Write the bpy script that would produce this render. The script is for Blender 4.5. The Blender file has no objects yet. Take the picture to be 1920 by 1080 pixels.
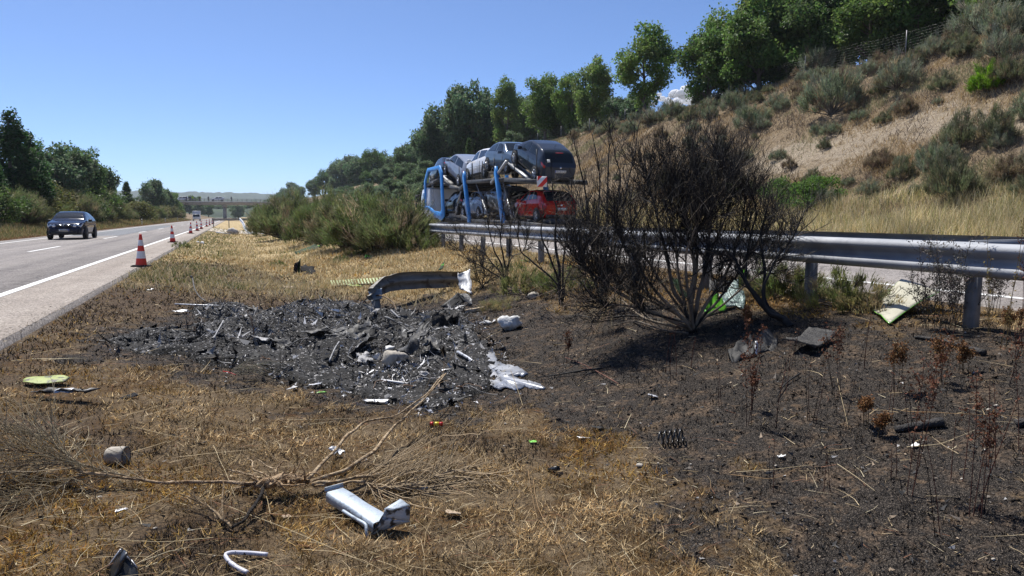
import bpy, math, random
import numpy as np
from mathutils import Vector, Matrix
R = math.radians
random.seed(11)
rng = np.random.default_rng(11)
sc = bpy.context.scene
COL = sc.collection

# ---------------------------------------------------------------- camera, sky, sun, exposure
CAM_Z, FPX, YAW, PITCH = 1.4, 1333.0, R(21.3), math.atan(135 / 1333.0)
cd = bpy.data.cameras.new('camera'); cd.sensor_width = 36; cd.lens = 36 * FPX / 1920; cd.clip_end = 20000; cd.clip_start = .05
cam = bpy.data.objects.new('camera', cd); COL.objects.link(cam)
cam.location = (0, 0, CAM_Z); cam.rotation_euler = (R(90) - PITCH, 0, -YAW)
sc.camera = cam
SUN_AZ, SUN_EL = R(-12), R(61)          # azimuth clockwise from +Y (the direction the motorway runs)
sun_dir = Vector((math.sin(SUN_AZ) * math.cos(SUN_EL), math.cos(SUN_AZ) * math.cos(SUN_EL), math.sin(SUN_EL)))
w = bpy.data.worlds.new('World'); sc.world = w; w.use_nodes = True
nt = w.node_tree; sky = nt.nodes.new('ShaderNodeTexSky'); sky.sky_type = 'NISHITA'; sky.sun_disc = False
sky.sun_elevation = SUN_EL; sky.sun_rotation = SUN_AZ
sky.air_density = .55; sky.dust_density = .5; sky.ozone_density = 9.0; sky.altitude = 0
bg = nt.nodes['Background']; nt.links.new(sky.outputs[0], bg.inputs[0]); bg.inputs[1].default_value = .122
sl = bpy.data.lights.new('sun', 'SUN'); sl.energy = 5.0; sl.angle = R(.53); sl.color = (1, .955, .89)
so = bpy.data.objects.new('sun', sl); COL.objects.link(so)
so.rotation_euler = sun_dir.to_track_quat('Z', 'Y').to_euler()
vs = sc.view_settings; vs.view_transform = 'Standard'; vs.look = 'None'; vs.exposure = 0.46; vs.gamma = 1; vs.use_curve_mapping = False

# ---------------------------------------------------------------- helpers: meshes
def mesh(name, V, groups, cols=None, smooth=False, mats=(), midx=None):
    me = bpy.data.meshes.new(name)
    V = np.asarray(V, dtype=np.float32).reshape(-1, 3)
    groups = [np.asarray(g, dtype=np.int32) for g in groups if len(g)]
    me.vertices.add(len(V)); me.vertices.foreach_set('co', V.ravel())
    loops = np.concatenate([g.ravel() for g in groups]); tot = np.concatenate([np.full(len(g), g.shape[1], np.int32) for g in groups])
    start = np.concatenate([[0], np.cumsum(tot)[:-1]]).astype(np.int32)
    me.loops.add(len(loops)); me.loops.foreach_set('vertex_index', loops)
    me.polygons.add(len(tot)); me.polygons.foreach_set('loop_start', start); me.polygons.foreach_set('loop_total', tot)
    if smooth: me.polygons.foreach_set('use_smooth', np.ones(len(tot), bool))
    if midx is not None: me.polygons.foreach_set('material_index', np.asarray(midx, np.int32))
    me.update(calc_edges=True)
    if cols is not None:
        c = np.asarray(cols, np.float32)
        if c.shape[1] == 3: c = np.concatenate([c, np.ones((len(c), 1), np.float32)], 1)
        a = me.attributes.new('Col', 'FLOAT_COLOR', 'POINT'); a.data.foreach_set('color', c.ravel())
    for m in (mats if isinstance(mats, (list, tuple)) else [mats]): me.materials.append(m)
    return me
def obj(name, me, parent=None, loc=None, rot=None):
    o = bpy.data.objects.new(name, me); COL.objects.link(o)
    if parent is not None: o.parent = parent
    if loc is not None: o.location = loc
    if rot is not None: o.rotation_euler = rot
    return o
def empty(name, loc=(0, 0, 0), rot=(0, 0, 0)):
    o = obj(name, None, None, loc, rot); o.empty_display_size = .2; return o
def tag(o, label, cat, group=None, kind=None):
    o['label'] = label; o['category'] = cat
    if group: o['group'] = group
    if kind: o['kind'] = kind
    return o
def struct(o): o['kind'] = 'structure'; return o
def copy_tree(o, parent=None):
    c = o.copy(); COL.objects.link(c); c.parent = parent
    for ch in o.children: copy_tree(ch, c)
    return c
class MB:
    """collects verts / faces / colours; build() links them as one mesh object"""
    def __init__(s): s.V = []; s.F = {}; s.C = []; s.n = 0
    def add(s, V, F, col=(.5, .5, .5)):
        V = np.asarray(V, float).reshape(-1, 3)
        for f in F:
            f = np.asarray(f, int)
            if f.ndim == 1: f = f[None]
            if len(f): s.F.setdefault(f.shape[1], []).append(f + s.n)
        c = np.asarray(col, float)
        s.C.append(np.broadcast_to(c, (len(V), 3)) if c.ndim == 1 else c[:, :3]); s.V.append(V); s.n += len(V)
        return s
    def box(s, c, d, rz=0, col=(.5, .5, .5), rx=0, ry=0):
        a = np.array([[x, y, z] for x in (-.5, .5) for y in (-.5, .5) for z in (-.5, .5)]) * np.array(d)
        m = np.array(Matrix.Rotation(rz, 3, 'Z') @ Matrix.Rotation(ry, 3, 'Y') @ Matrix.Rotation(rx, 3, 'X'))
        return s.add(a @ m.T + np.array(c), [[[0, 1, 3, 2], [4, 6, 7, 5], [0, 4, 5, 1], [2, 3, 7, 6], [0, 2, 6, 4], [1, 5, 7, 3]]], col)
    def tube(s, P, r, n=6, col=(.5, .5, .5), cap=True):
        P = np.asarray(P, float); k = len(P); r = np.broadcast_to(np.asarray(r, float), (k,))
        T = np.gradient(P, axis=0); T /= np.linalg.norm(T, axis=1)[:, None] + 1e-9
        up = np.array([0, 0, 1.]) if abs(T[0][2]) < .9 else np.array([1., 0, 0])
        A = np.cross(T, up); A /= np.linalg.norm(A, axis=1)[:, None] + 1e-9; B = np.cross(A, T)
        th = np.arange(n) * 2 * math.pi / n
        V = (P[:, None] + r[:, None, None] * (np.cos(th)[None, :, None] * A[:, None] + np.sin(th)[None, :, None] * B[:, None])).reshape(-1, 3)
        i = np.arange(k - 1)[:, None] * n; j = np.arange(n)[None]; j2 = (j + 1) % n
        q = np.stack([i + j, i + j2, i + n + j2, i + n + j], -1).reshape(-1, 4)
        F = [q]
        if cap: F += [np.arange(n)[::-1][None], (np.arange(n) + (k - 1) * n)[None]]
        if np.ndim(col) == 2: col = np.repeat(np.asarray(col), n, 0)
        return s.add(V, F, col)
    def lathe(s, prof, n=16, col=(.5, .5, .5), c=(0, 0, 0), axis='Z'):
        prof = np.asarray(prof, float); k = len(prof); th = np.arange(n) * 2 * math.pi / n
        V = np.stack([prof[:, 0, None] * np.cos(th), prof[:, 0, None] * np.sin(th), np.broadcast_to(prof[:, 1, None], (k, n))], -1).reshape(-1, 3)
        if axis == 'X': V = V[:, [2, 0, 1]]
        if axis == 'Y': V = V[:, [1, 2, 0]]
        i = np.arange(k - 1)[:, None] * n; j = np.arange(n)[None]; j2 = (j + 1) % n
        return s.add(V + np.array(c), [np.stack([i + j, i + j2, i + n + j2, i + n + j], -1).reshape(-1, 4)], col)
    def grid(s, G, col=(.5, .5, .5), flip=False):
        G = np.asarray(G, float); a, b = G.shape[:2]
        i = np.arange(a - 1)[:, None] * b; j = np.arange(b - 1)[None]
        q = np.stack([i + j, i + j + 1, i + b + j + 1, i + b + j], -1).reshape(-1, 4)
        if flip: q = q[:, ::-1]
        c = np.asarray(col, float)
        return s.add(G.reshape(-1, 3), [q], c.reshape(-1, 3) if c.ndim == 3 else c)
    def poly(s, P, col=(.5, .5, .5)): return s.add(P, [np.arange(len(P))[None]], col)
    def prism(s, P2, a, b, axis='X', col=(.5, .5, .5)):
        P2 = np.asarray(P2, float); n = len(P2)
        ar = [np.full(n, a), np.full(n, b)]
        mk = {'X': lambda t: np.stack([t, P2[:, 0], P2[:, 1]], 1), 'Y': lambda t: np.stack([P2[:, 0], t, P2[:, 1]], 1), 'Z': lambda t: np.stack([P2[:, 0], P2[:, 1], t], 1)}[axis]
        V = np.concatenate([mk(ar[0]), mk(ar[1])]); i = np.arange(n); j = (i + 1) % n
        return s.add(V, [np.stack([i, j, j + n, i + n], 1), i[::-1][None], (i + n)[None]], col)
    def data(s, name, mats, smooth=False):
        return mesh(name, np.concatenate(s.V), [np.concatenate(v) for v in s.F.values()], np.concatenate(s.C), smooth, mats)
    def build(s, name, mats, parent=None, smooth=False, loc=None, rot=None):
        return obj(name, s.data(name, mats, smooth), parent, loc, rot)

def hash2(i, j, seed):
    h = (i.astype(np.int64) * 374761393 + j.astype(np.int64) * 668265263 + seed * 974711) & 0x7fffffff
    h = (h ^ (h >> 13)) * 1274126177 & 0x7fffffff
    return ((h ^ (h >> 16)) & 0xffff) / 65535.0
def vn(x, y, seed=0):
    x = np.asarray(x, float); y = np.asarray(y, float)
    i = np.floor(x); j = np.floor(y); u = x - i; v = y - j; u = u * u * (3 - 2 * u); v = v * v * (3 - 2 * v)
    a = hash2(i, j, seed); b = hash2(i + 1, j, seed); c = hash2(i, j + 1, seed); d = hash2(i + 1, j + 1, seed)
    return (a * (1 - u) + b * u) * (1 - v) + (c * (1 - u) + d * u) * v
def fbm(x, y, seed=0, o=4):
    t = 0; a = .5
    for k in range(o): t = t + a * (vn(x * 2 ** k, y * 2 ** k, seed + k) - .5); a *= .55
    return t

# ---------------------------------------------------------------- the lie of the land (x = across the motorway, y = along it)
PX = np.array([-3000, -400, -90, -60, -40, -27, -19, -15.5, -13.6, -12.35, -12.3, -2.42, -2.38, -1.8, -.8, .5, 1.3, 2.3, 3.2, 4.2, 5.2, 6.2, 7.6, 7.95, 8.0, 18.9, 18.95, 20, 21.5, 23, 27, 31, 35, 38, 41, 50, 80, 300, 3000.])
PZ = np.array([12, 12, 7, 5.5, 4.2, 2.6, 1.2, .45, .0, -.06, -.09, -.09, -.04, -.12, -.25, -.38, -.42, -.36, -.2, .0, .2, .35, .37, .37, .31, .31, .40, .62, .92, 1.15, 3.3, 6, 8.8, 10.7, 11.8, 12.6, 14, 18, 18.])
def ground(x, y):
    x = np.asarray(x, float); y = np.asarray(y, float)
    z = np.interp(x, PX, PZ)
    med = ((x > -2.2) & (x < 7.4)).astype(float) * np.clip(np.minimum(x + 2.3, 7.6 - x) * 1.2, 0, 1)
    z = z + med * (.10 * fbm(x * .8, y * .8, 3, 3) + .05 * fbm(x * 5, y * 5, 9, 2))
    hill = np.clip((x - 20) / 4, 0, 1) + np.clip((-14 - x) / 4, 0, 1)
    z = z + hill * (.9 * fbm(x * .22, y * .16, 21, 3) + .3 * fbm(x * 1.1, y * 1.1, 22, 3))
    return z
FW = np.array([math.sin(YAW) * math.cos(PITCH), math.cos(YAW) * math.cos(PITCH), -math.sin(PITCH)])
RT = np.array([math.cos(YAW), -math.sin(YAW), 0.]); UP = np.cross(RT, FW)
CP = np.array([0, 0, CAM_Z])
def ray(px, py): return FW + RT * (px - 960) / FPX + UP * (540 - py) / FPX
def wp(px, py, t): return CP + ray(px, py) * t                       # a surveyed point at depth t
def gp(px, py, h=0.0):                                                # a surveyed point on the ground (or h above it)
    d = ray(px, py); t = np.geomspace(1.0, 400, 1500); P = CP + t[:, None] * d
    g = P[:, 2] - ground(P[:, 0], P[:, 1]) - h
    k = int(np.argmax(g < 0)) if (g < 0).any() else len(t) - 1
    k = max(k, 1); f = g[k - 1] / (g[k - 1] - g[k] + 1e-12)
    return P[k - 1] + (P[k] - P[k - 1]) * f
def at_x(px, x):                                                     # where the sight line over column px crosses x
    d = ray(px, 405); t = x / d[0]; return x, d[1] * t, t
def hz(px, py, x): _, y, t = at_x(px, x); return CAM_Z + (405 - py) * t / FPX

# ---------------------------------------------------------------- materials
def pmat(name, c1, c2=None, scale=6., rough=.6, metal=0., bump=0., bscale=None, attr=False, coat=0., spec=None, trans=0., thin=0., lo=.35, hi=.65, c3=None, s3=2., t3=.6, rvar=0., detail=5):
    m = bpy.data.materials.new(name); m.use_nodes = True; n = m.node_tree; p = n.nodes['Principled BSDF']; L = n.links.new
    tc = n.nodes.new('ShaderNodeTexCoord')
    p.inputs['Roughness'].default_value = rough; p.inputs['Metallic'].default_value = metal
    if coat: p.inputs['Coat Weight'].default_value = coat; p.inputs['Coat Roughness'].default_value = .04
    if spec is not None: p.inputs['Specular IOR Level'].default_value = spec
    if trans: p.inputs['Transmission Weight'].default_value = trans
    src = None
    def nz(s, d=detail):
        t = n.nodes.new('ShaderNodeTexNoise'); t.inputs['Scale'].default_value = s; t.inputs['Detail'].default_value = d; L(tc.outputs['Object'], t.inputs['Vector']); return t
    def ramp(o, a, b):
        r = n.nodes.new('ShaderNodeMapRange'); r.inputs[1].default_value = a; r.inputs[2].default_value = b; L(o, r.inputs[0]); return r.outputs[0]
    def mix(f, a, b, bt='MIX'):
        x = n.nodes.new('ShaderNodeMix'); x.data_type = 'RGBA'; x.blend_type = bt
        if isinstance(f, (int, float)): x.inputs[0].default_value = f
        else: L(f, x.inputs[0])
        for q, v in ((6, a), (7, b)):
            if isinstance(v, (tuple, list)): x.inputs[q].default_value = (*v, 1)
            else: L(v, x.inputs[q])
        return x.outputs[2]
    if attr:
        a = n.nodes.new('ShaderNodeAttribute'); a.attribute_name = 'Col'; src = a.outputs['Color']
        if c2 is not None: src = mix(ramp(nz(scale).outputs[0], lo, hi), src, c2, 'MULTIPLY')
    elif c2 is not None: src = mix(ramp(nz(scale).outputs[0], lo, hi), c1, c2)
    if c3 is not None: src = mix(ramp(nz(s3, 6).outputs[0], t3, t3 + .06), src if src is not None else c1, c3)
    if src is None: p.inputs['Base Color'].default_value = (*c1, 1)
    else: L(src, p.inputs['Base Color'])
    if rvar:
        rr = n.nodes.new('ShaderNodeMapRange'); rr.inputs[3].default_value = max(0, rough - rvar); rr.inputs[4].default_value = min(1, rough + rvar); L(nz(scale * 1.7).outputs[0], rr.inputs[0]); L(rr.outputs[0], p.inputs['Roughness'])
    if bump:
        b = n.nodes.new('ShaderNodeBump'); b.inputs['Strength'].default_value = bump; b.inputs['Distance'].default_value = .02
        L(nz(bscale or scale * 2, 6).outputs[0], b.inputs['Height']); L(b.outputs[0], p.inputs['Normal'])
    if thin:
        tr = n.nodes.new('ShaderNodeBsdfTranslucent'); ms = n.nodes.new('ShaderNodeMixShader'); ms.inputs[0].default_value = thin
        if src is not None: L(src, tr.inputs[0])
        else: tr.inputs[0].default_value = (*c1, 1)
        L(p.outputs[0], ms.inputs[1]); L(tr.outputs[0], ms.inputs[2]); L(ms.outputs[0], n.nodes['Material Output'].inputs[0])
    return m
# ---------------------------------------------------------------- where the ground is burnt, scorched, golden, rocky (surveyed outlines)
def outline(pts): return np.array([gp(*p)[:2] for p in pts])
BURN = outline([(70, 655), (230, 606), (400, 560), (560, 590), (700, 572), (860, 556), (930, 530), (1000, 545), (1100, 580), (1250, 575), (1450, 588), (1600, 600), (1700, 612), (1860, 622), (2150, 660), (2300, 1300), (1500, 1300), (1440, 1080), (1370, 990), (1240, 880), (1090, 800), (1000, 765), (880, 800), (700, 778), (560, 752), (430, 712), (200, 690)])
SCORCH = outline([(-200, 700), (0, 650), (130, 580), (300, 490), (420, 492), (560, 520), (640, 545), (700, 580), (640, 700), (480, 730), (300, 705), (120, 690), (0, 720)])
GOLD = outline([(300, 478), (345, 440), (380, 425), (470, 425), (800, 440), (1000, 460), (1000, 520), (900, 545), (780, 575), (690, 545), (600, 530), (450, 500), (400, 490)])
ROCK = outline([(1380, 335), (1440, 270), (1600, 240), (1700, 205), (1800, 178), (1900, 190), (2100, 210), (2100, 280), (1920, 285), (1780, 262), (1680, 272), (1560, 320), (1450, 345)])
def inside(P, x, y, w):
    x = np.asarray(x, float); y = np.asarray(y, float); n = len(P); inn = np.zeros(x.shape, bool); d = np.full(x.shape, 1e9)
    for k in range(n):
        a = P[k]; b = P[(k + 1) % n]; e = b - a
        c = ((a[1] > y) != (b[1] > y)) & (x < e[0] * (y - a[1]) / (e[1] + 1e-12) + a[0]); inn ^= c
        t = np.clip(((x - a[0]) * e[0] + (y - a[1]) * e[1]) / (e @ e + 1e-12), 0, 1)
        d = np.minimum(d, np.hypot(x - a[0] - t * e[0], y - a[1] - t * e[1]))
    return np.clip(np.where(inn, d, -d) / w + .5, 0, 1)
def masks(x, y):
    jx = x + .5 * fbm(x * 1.3, y * 1.3, 40, 3); jy = y + .9 * fbm(x * 1.3, y * 1.3, 50, 3)
    b = np.clip(inside(BURN, jx, jy, 1.7) + 1.1 * fbm(x * 2.3, y * 2.3, 43, 4), 0, 1); s = np.clip(inside(SCORCH, jx, jy, 1.6) + .9 * fbm(x * 2.1, y * 2.1, 44, 4), 0, 1)
    s = np.clip(s + np.clip((vn(x * .8, y * .8, 45) * .6 + vn(x * 2.4, y * 2.4, 46) * .4 - .56) * 5, 0, .8) * (y < 14), 0, 1)
    med = (x > -2.4) & (x < 7.9)
    g = np.clip((y - 15.5 + .35 * x + 2 * fbm(x * .5, y * .5, 60, 3)) / 2.5, 0, 1) * med
    g = np.maximum(g, inside(GOLD, jx, jy, 1.0)) * (1 - b) * med
    return b, s * (1 - b), g
def axis(lo, hi, fine_lo, fine_hi, step, grow):
    a = list(np.arange(fine_lo, fine_hi + 1e-6, step)); s = step; v = a[-1]
    while v < hi: s *= grow; v += s; a.append(min(v, hi))
    s = step; v = fine_lo; pre = []
    while v > lo: s *= grow; v -= s; pre.append(max(v, lo))
    return np.array(pre[::-1] + a)
gx = np.unique(np.round(np.concatenate([axis(-3200, 3200, -2.4, 7.9, .11, 1.10), [-12.36, -12.3, -2.42, -2.38, 7.9, 7.95, 8., 18.9, 18.96], np.arange(19, 44, .7), np.arange(-26, -12, 1.)]), 3))
gy = np.concatenate([[-1500, -900, -600, -400, -300, -220, -160, -110], axis(-75, 6000, 1.0, 15, .11, 1.04)])
X, Y = np.meshgrid(gx, gy); Z = ground(X, Y)
mb = MB(); mb.grid(np.stack([X, Y, Z], -1))
me = mb.data('ground', [], smooth=True)
b, s, g = masks(X.ravel(), Y.ravel())
rk = inside(ROCK, X.ravel() + 1.2 * fbm(X.ravel() * .4, Y.ravel() * .4, 70, 3), Y.ravel() + 2.5 * fbm(X.ravel() * .4, Y.ravel() * .4, 71, 3), 2.5)
hl = np.clip((X.ravel() - 19) / 1.5, 0, 1) + np.clip((-12.3 - X.ravel()) / .6, 0, 1)
for nm, a in (('burn', b), ('scorch', s), ('gold', g), ('rock', rk * .95), ('hill', np.clip(hl, 0, 1))):
    at = me.attributes.new(nm, 'FLOAT', 'POINT'); at.data.foreach_set('value', a.astype(np.float32))
def ground_mat():
    m = bpy.data.materials.new('dry_earth'); m.use_nodes = True; n = m.node_tree; p = n.nodes['Principled BSDF']; L = n.links.new
    tc = n.nodes.new('ShaderNodeTexCoord')
    def nz(s, d=6, ro=.6):
        t = n.nodes.new('ShaderNodeTexNoise'); t.inputs['Scale'].default_value = s; t.inputs['Detail'].default_value = d; t.inputs['Roughness'].default_value = ro; L(tc.outputs['Object'], t.inputs['Vector']); return t.outputs[0]
    def at(k): a = n.nodes.new('ShaderNodeAttribute'); a.attribute_name = k; return a.outputs['Fac']
    def math_(op, a, b):
        x = n.nodes.new('ShaderNodeMath'); x.operation = op
        for q, v in enumerate((a, b)):
            if isinstance(v, (int, float)): x.inputs[q].default_value = v
            else: L(v, x.inputs[q])
        return x.outputs[0]
    def ramp(o, a, b):
        r = n.nodes.new('ShaderNodeMapRange'); r.inputs[1].default_value = a; r.inputs[2].default_value = b; L(o, r.inputs[0]); return r.outputs[0]
    def mix(f, a, b):
        x = n.nodes.new('ShaderNodeMix'); x.data_type = 'RGBA'; L(f, x.inputs[0])
        for q, v in ((6, a), (7, b)):
            if isinstance(v, tuple): x.inputs[q].default_value = (*v, 1)
            else: L(v, x.inputs[q])
        return x.outputs[2]
    n1, n2, n3, n4 = nz(1.6), nz(9), nz(45, 5), nz(160, 3)
    base = mix(ramp(n3, .35, .65), (.030, .021, .014), (.20, .140, .078))
    base = mix(ramp(n2, .42, .62), base, mix(ramp(n4, .35, .6), (.028, .021, .015), (.27, .20, .12)))
    base = mix(ramp(n1, .50, .62), base, mix(ramp(n3, .4, .6), (.13, .070, .022), (.035, .024, .015)))
    gold = mix(ramp(n3, .3, .7), (.30, .22, .11), (.50, .40, .23))
    base = mix(at('gold'), base, gold)
    hillc = mix(ramp(n2, .35, .65), (.10, .076, .050), (.31, .235, .145)); hillc = mix(ramp(n1, .45, .58), hillc, (.20, .145, .088))
    hillc = mix(ramp(n3, .52, .66), hillc, (.075, .058, .042))
    base = mix(at('hill'), base, hillc)
    rockc = mix(ramp(n2, .3, .7), (.24, .195, .14), (.52, .435, .315)); rockc = mix(ramp(n3, .47, .57), rockc, (.11, .085, .065))
    base = mix(ramp(math_('ADD', at('rock'), math_('MULTIPLY', math_('SUBTRACT', n1, .5), 3.2)), .35, .95), base, rockc)
    sc_ = mix(ramp(n3, .4, .62), (.028, .022, .018), (.15, .10, .058))
    base = mix(math_('MULTIPLY', ramp(math_('ADD', at('scorch'), math_('MULTIPLY', math_('SUBTRACT', n2, .5), 1.3)), .42, .75), .85), base, sc_)
    ash = mix(ramp(n3, .42, .72), (.012, .0105, .0095), (.048, .041, .036)); ash = mix(ramp(n4, .55, .64), ash, (.21, .175, .14)); ash = mix(math_('MULTIPLY', ramp(nz(4.2, 7, .7), .50, .62), .8), ash, mix(ramp(n3, .4, .62), (.035, .026, .020), (.21, .150, .10)))
    ash = mix(ramp(n2, .60, .66), ash, mix(ramp(n4, .4, .6), (.05, .035, .025), (.20, .14, .09)))
    base = mix(ramp(math_('ADD', at('burn'), math_('ADD', math_('MULTIPLY', math_('SUBTRACT', n2, .5), 1.1), math_('MULTIPLY', math_('SUBTRACT', n1, .5), .5))), .42, .6), base, ash)
    L(base, p.inputs['Base Color']); p.inputs['Roughness'].default_value = .95; p.inputs['Specular IOR Level'].default_value = .15
    b1 = n.nodes.new('ShaderNodeBump'); b1.inputs['Strength'].default_value = .9; b1.inputs['Distance'].default_value = .03
    L(math_('ADD', n3, math_('MULTIPLY', n4, .5)), b1.inputs['Height']); L(b1.outputs[0], p.inputs['Normal'])
    return m
M = {}
M['earth'] = ground_mat(); me.materials.append(M['earth'])
struct(obj('ground', me))

# ---------------------------------------------------------------- carriageways and paint
def asphalt(name, a, b, c):
    m = pmat(name, a, b, 1.2, .88, bump=.5, bscale=220, lo=.3, hi=.7, spec=.25)
    n = m.node_tree; L = n.links.new; p = n.nodes['Principled BSDF']; src = p.inputs['Base Color'].links[0].from_socket
    v = n.nodes.new('ShaderNodeTexVoronoi'); v.inputs['Scale'].default_value = 48; tc = n.nodes['Texture Coordinate']; L(tc.outputs['Object'], v.inputs['Vector'])
    x = n.nodes.new('ShaderNodeMix'); x.data_type = 'RGBA'; x.blend_type = 'MULTIPLY'; x.inputs[0].default_value = .75
    r = n.nodes.new('ShaderNodeMapRange'); r.inputs[3].default_value = .4; r.inputs[4].default_value = 1.65; sp = n.nodes.new('ShaderNodeSeparateColor'); L(v.outputs['Color'], sp.inputs[0]); L(sp.outputs[0], r.inputs[0])
    cc = n.nodes.new('ShaderNodeCombineColor'); [L(r.outputs[0], cc.inputs[q]) for q in range(3)]
    L(src, x.inputs[6]); L(cc.outputs[0], x.inputs[7])
    # oil-darkened wheel tracks and long stains along the lanes
    mp = n.nodes.new('ShaderNodeMapping'); mp.inputs['Scale'].default_value = (1.1, .03, 1); L(tc.outputs['Object'], mp.inputs[0])
    t = n.nodes.new('ShaderNodeTexNoise'); t.inputs['Scale'].default_value = 1; t.inputs['Detail'].default_value = 4; L(mp.outputs[0], t.inputs[0])
    r2 = n.nodes.new('ShaderNodeMapRange'); r2.inputs[1].default_value = .4; r2.inputs[2].default_value = .65; L(t.outputs[0], r2.inputs[0])
    y = n.nodes.new('ShaderNodeMix'); y.data_type = 'RGBA'; L(r2.outputs[0], y.inputs[0]); L(x.outputs[2], y.inputs[6])
    z = n.nodes.new('ShaderNodeMix'); z.data_type = 'RGBA'; z.blend_type = 'MULTIPLY'; z.inputs[0].default_value = 1; L(x.outputs[2], z.inputs[6]); z.inputs[7].default_value = (*c, 1)
    L(z.outputs[2], y.inputs[7])
    vc = n.nodes.new('ShaderNodeTexVoronoi'); vc.feature = 'DISTANCE_TO_EDGE'; vc.inputs['Scale'].default_value = .32
    wv = n.nodes.new('ShaderNodeTexNoise'); wv.inputs['Scale'].default_value = 1.4; wv.inputs['Detail'].default_value = 6; L(tc.outputs['Object'], wv.inputs[0]); va = n.nodes.new('ShaderNodeVectorMath'); va.operation = 'MULTIPLY_ADD'; L(wv.outputs['Color'], va.inputs[0]); va.inputs[1].default_value = (1.6, 1.6, 0); L(tc.outputs['Object'], va.inputs[2]); L(va.outputs[0], vc.inputs['Vector'])
    rc_ = n.nodes.new('ShaderNodeMapRange'); rc_.inputs[1].default_value = .003; rc_.inputs[2].default_value = .012; rc_.inputs[3].default_value = .55; rc_.inputs[4].default_value = 0; L(vc.outputs['Distance'], rc_.inputs[0])
    gate = n.nodes.new('ShaderNodeMapRange'); gate.inputs[1].default_value = .5; gate.inputs[2].default_value = .6; L(t.outputs[0], gate.inputs[0]); mu = n.nodes.new('ShaderNodeMath'); mu.operation = 'MULTIPLY'; L(rc_.outputs[0], mu.inputs[0]); L(gate.outputs[0], mu.inputs[1])
    ck = n.nodes.new('ShaderNodeMix'); ck.data_type = 'RGBA'; L(mu.outputs[0], ck.inputs[0]); L(y.outputs[2], ck.inputs[6]); ck.inputs[7].default_value = (.05, .045, .042, 1); L(ck.outputs[2], p.inputs['Base Color'])
    return m
M['asphalt'] = asphalt('worn_asphalt', (.215, .196, .182), (.275, .252, .235), (.72, .72, .74))
M['asphalt_r'] = asphalt('pale_asphalt', (.25, .225, .21), (.31, .285, .265), (.85, .85, .86))
M['patch'] = asphalt('newer_asphalt', (.15, .158, .17), (.185, .193, .205), (.85, .85, .85))
M['paint'] = pmat('road_paint', (.74, .74, .72), (.60, .60, .58), 14, .7, c3=(.30, .29, .28), s3=38, t3=.62)
def road(name, x0, x1, z, m):
    ys = axis(-900, 2400, -60, 120, 2, 1.15); q = MB()
    jag = lambda xs, sgn, sd: xs + sgn * .10 * (fbm(ys * 0 + 3.3, ys * 1.7, sd, 4))
    a = jag(np.full(len(ys), x0), 1, 5); c = jag(np.full(len(ys), x1), 1, 6)
    G = np.stack([np.stack([a, ys, np.full(len(ys), z - .14)], 1), np.stack([a + .03, ys, np.full(len(ys), z)], 1), np.stack([c - .03, ys, np.full(len(ys), z)], 1), np.stack([c, ys, np.full(len(ys), z - .14)], 1)])
    q.grid(G, flip=True)
    return struct(q.build(name, m))
road_l = road('road', -12.3, -2.42, 0, M['asphalt']); road_r = road('road', 7.95, 18.95, .40, M['asphalt_r'])
def strip(x, w_, y0, y1, z):
    ys = np.linspace(y0, y1, max(2, int((y1 - y0) / 2.5)) if y1 - y0 < 300 else 120)
    q = MB(); q.grid(np.stack([np.stack([np.full(len(ys), x - w_ / 2), ys, np.full(len(ys), z)], 1), np.stack([np.full(len(ys), x + w_ / 2), ys, np.full(len(ys), z)], 1)]), flip=True)
    return q
for x, z, rd in ((-3.9, .004, road_l), (-11.15, .004, road_l), (8.9, .404, road_r), (16.2, .404, road_r)):
    o = strip(x, .17, -50, 900, z).build('edge_line', M['paint'], rd)
for x, z, rd in ((-7.55, .004, road_l), (12.5, .404, road_r)):
    for k in range(-2, 20): strip(x, .15, 32.9 + 17.5 * k, 38.4 + 17.5 * k, z).build('lane_dash', M['paint'], rd)
q = MB(); q.grid(np.array([[[-11.02, 58, .0035], [-11.02, 116, .0035]], [[-7.7, 58, .0035], [-7.7, 116, .0035]]]), flip=True); q.build('repair_patch', M['patch'], road_l)
q = MB(); ys_ = np.linspace(-40, 300, 90); q.grid(np.stack([np.stack([-3.79 + .02 * fbm(ys_, ys_ * 0, 7, 3), ys_, np.full(90, .0036)], 1), np.stack([-2.50 + .0 * ys_, ys_, np.full(90, .0036)], 1)]), flip=True); M['shoulder'] = asphalt('gritty_shoulder', (.27, .235, .205), (.34, .30, .26), (.80, .78, .76)); q.build('shoulder', M['shoulder'], road_l)
# sandy crossover through the median
cx = np.linspace(-2.35, 7.8, 14); cy = np.linspace(74, 90, 10); XX, YY = np.meshgrid(cx, cy)
q = MB(); q.grid(np.stack([XX, YY, ground(XX, YY) + .05], -1)); M['sand'] = pmat('sandy_gravel', (.42, .37, .30), (.52, .46, .38), 3, .95, bump=.4, bscale=60)
struct(q.build('path', M['sand'], smooth=True))
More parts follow.
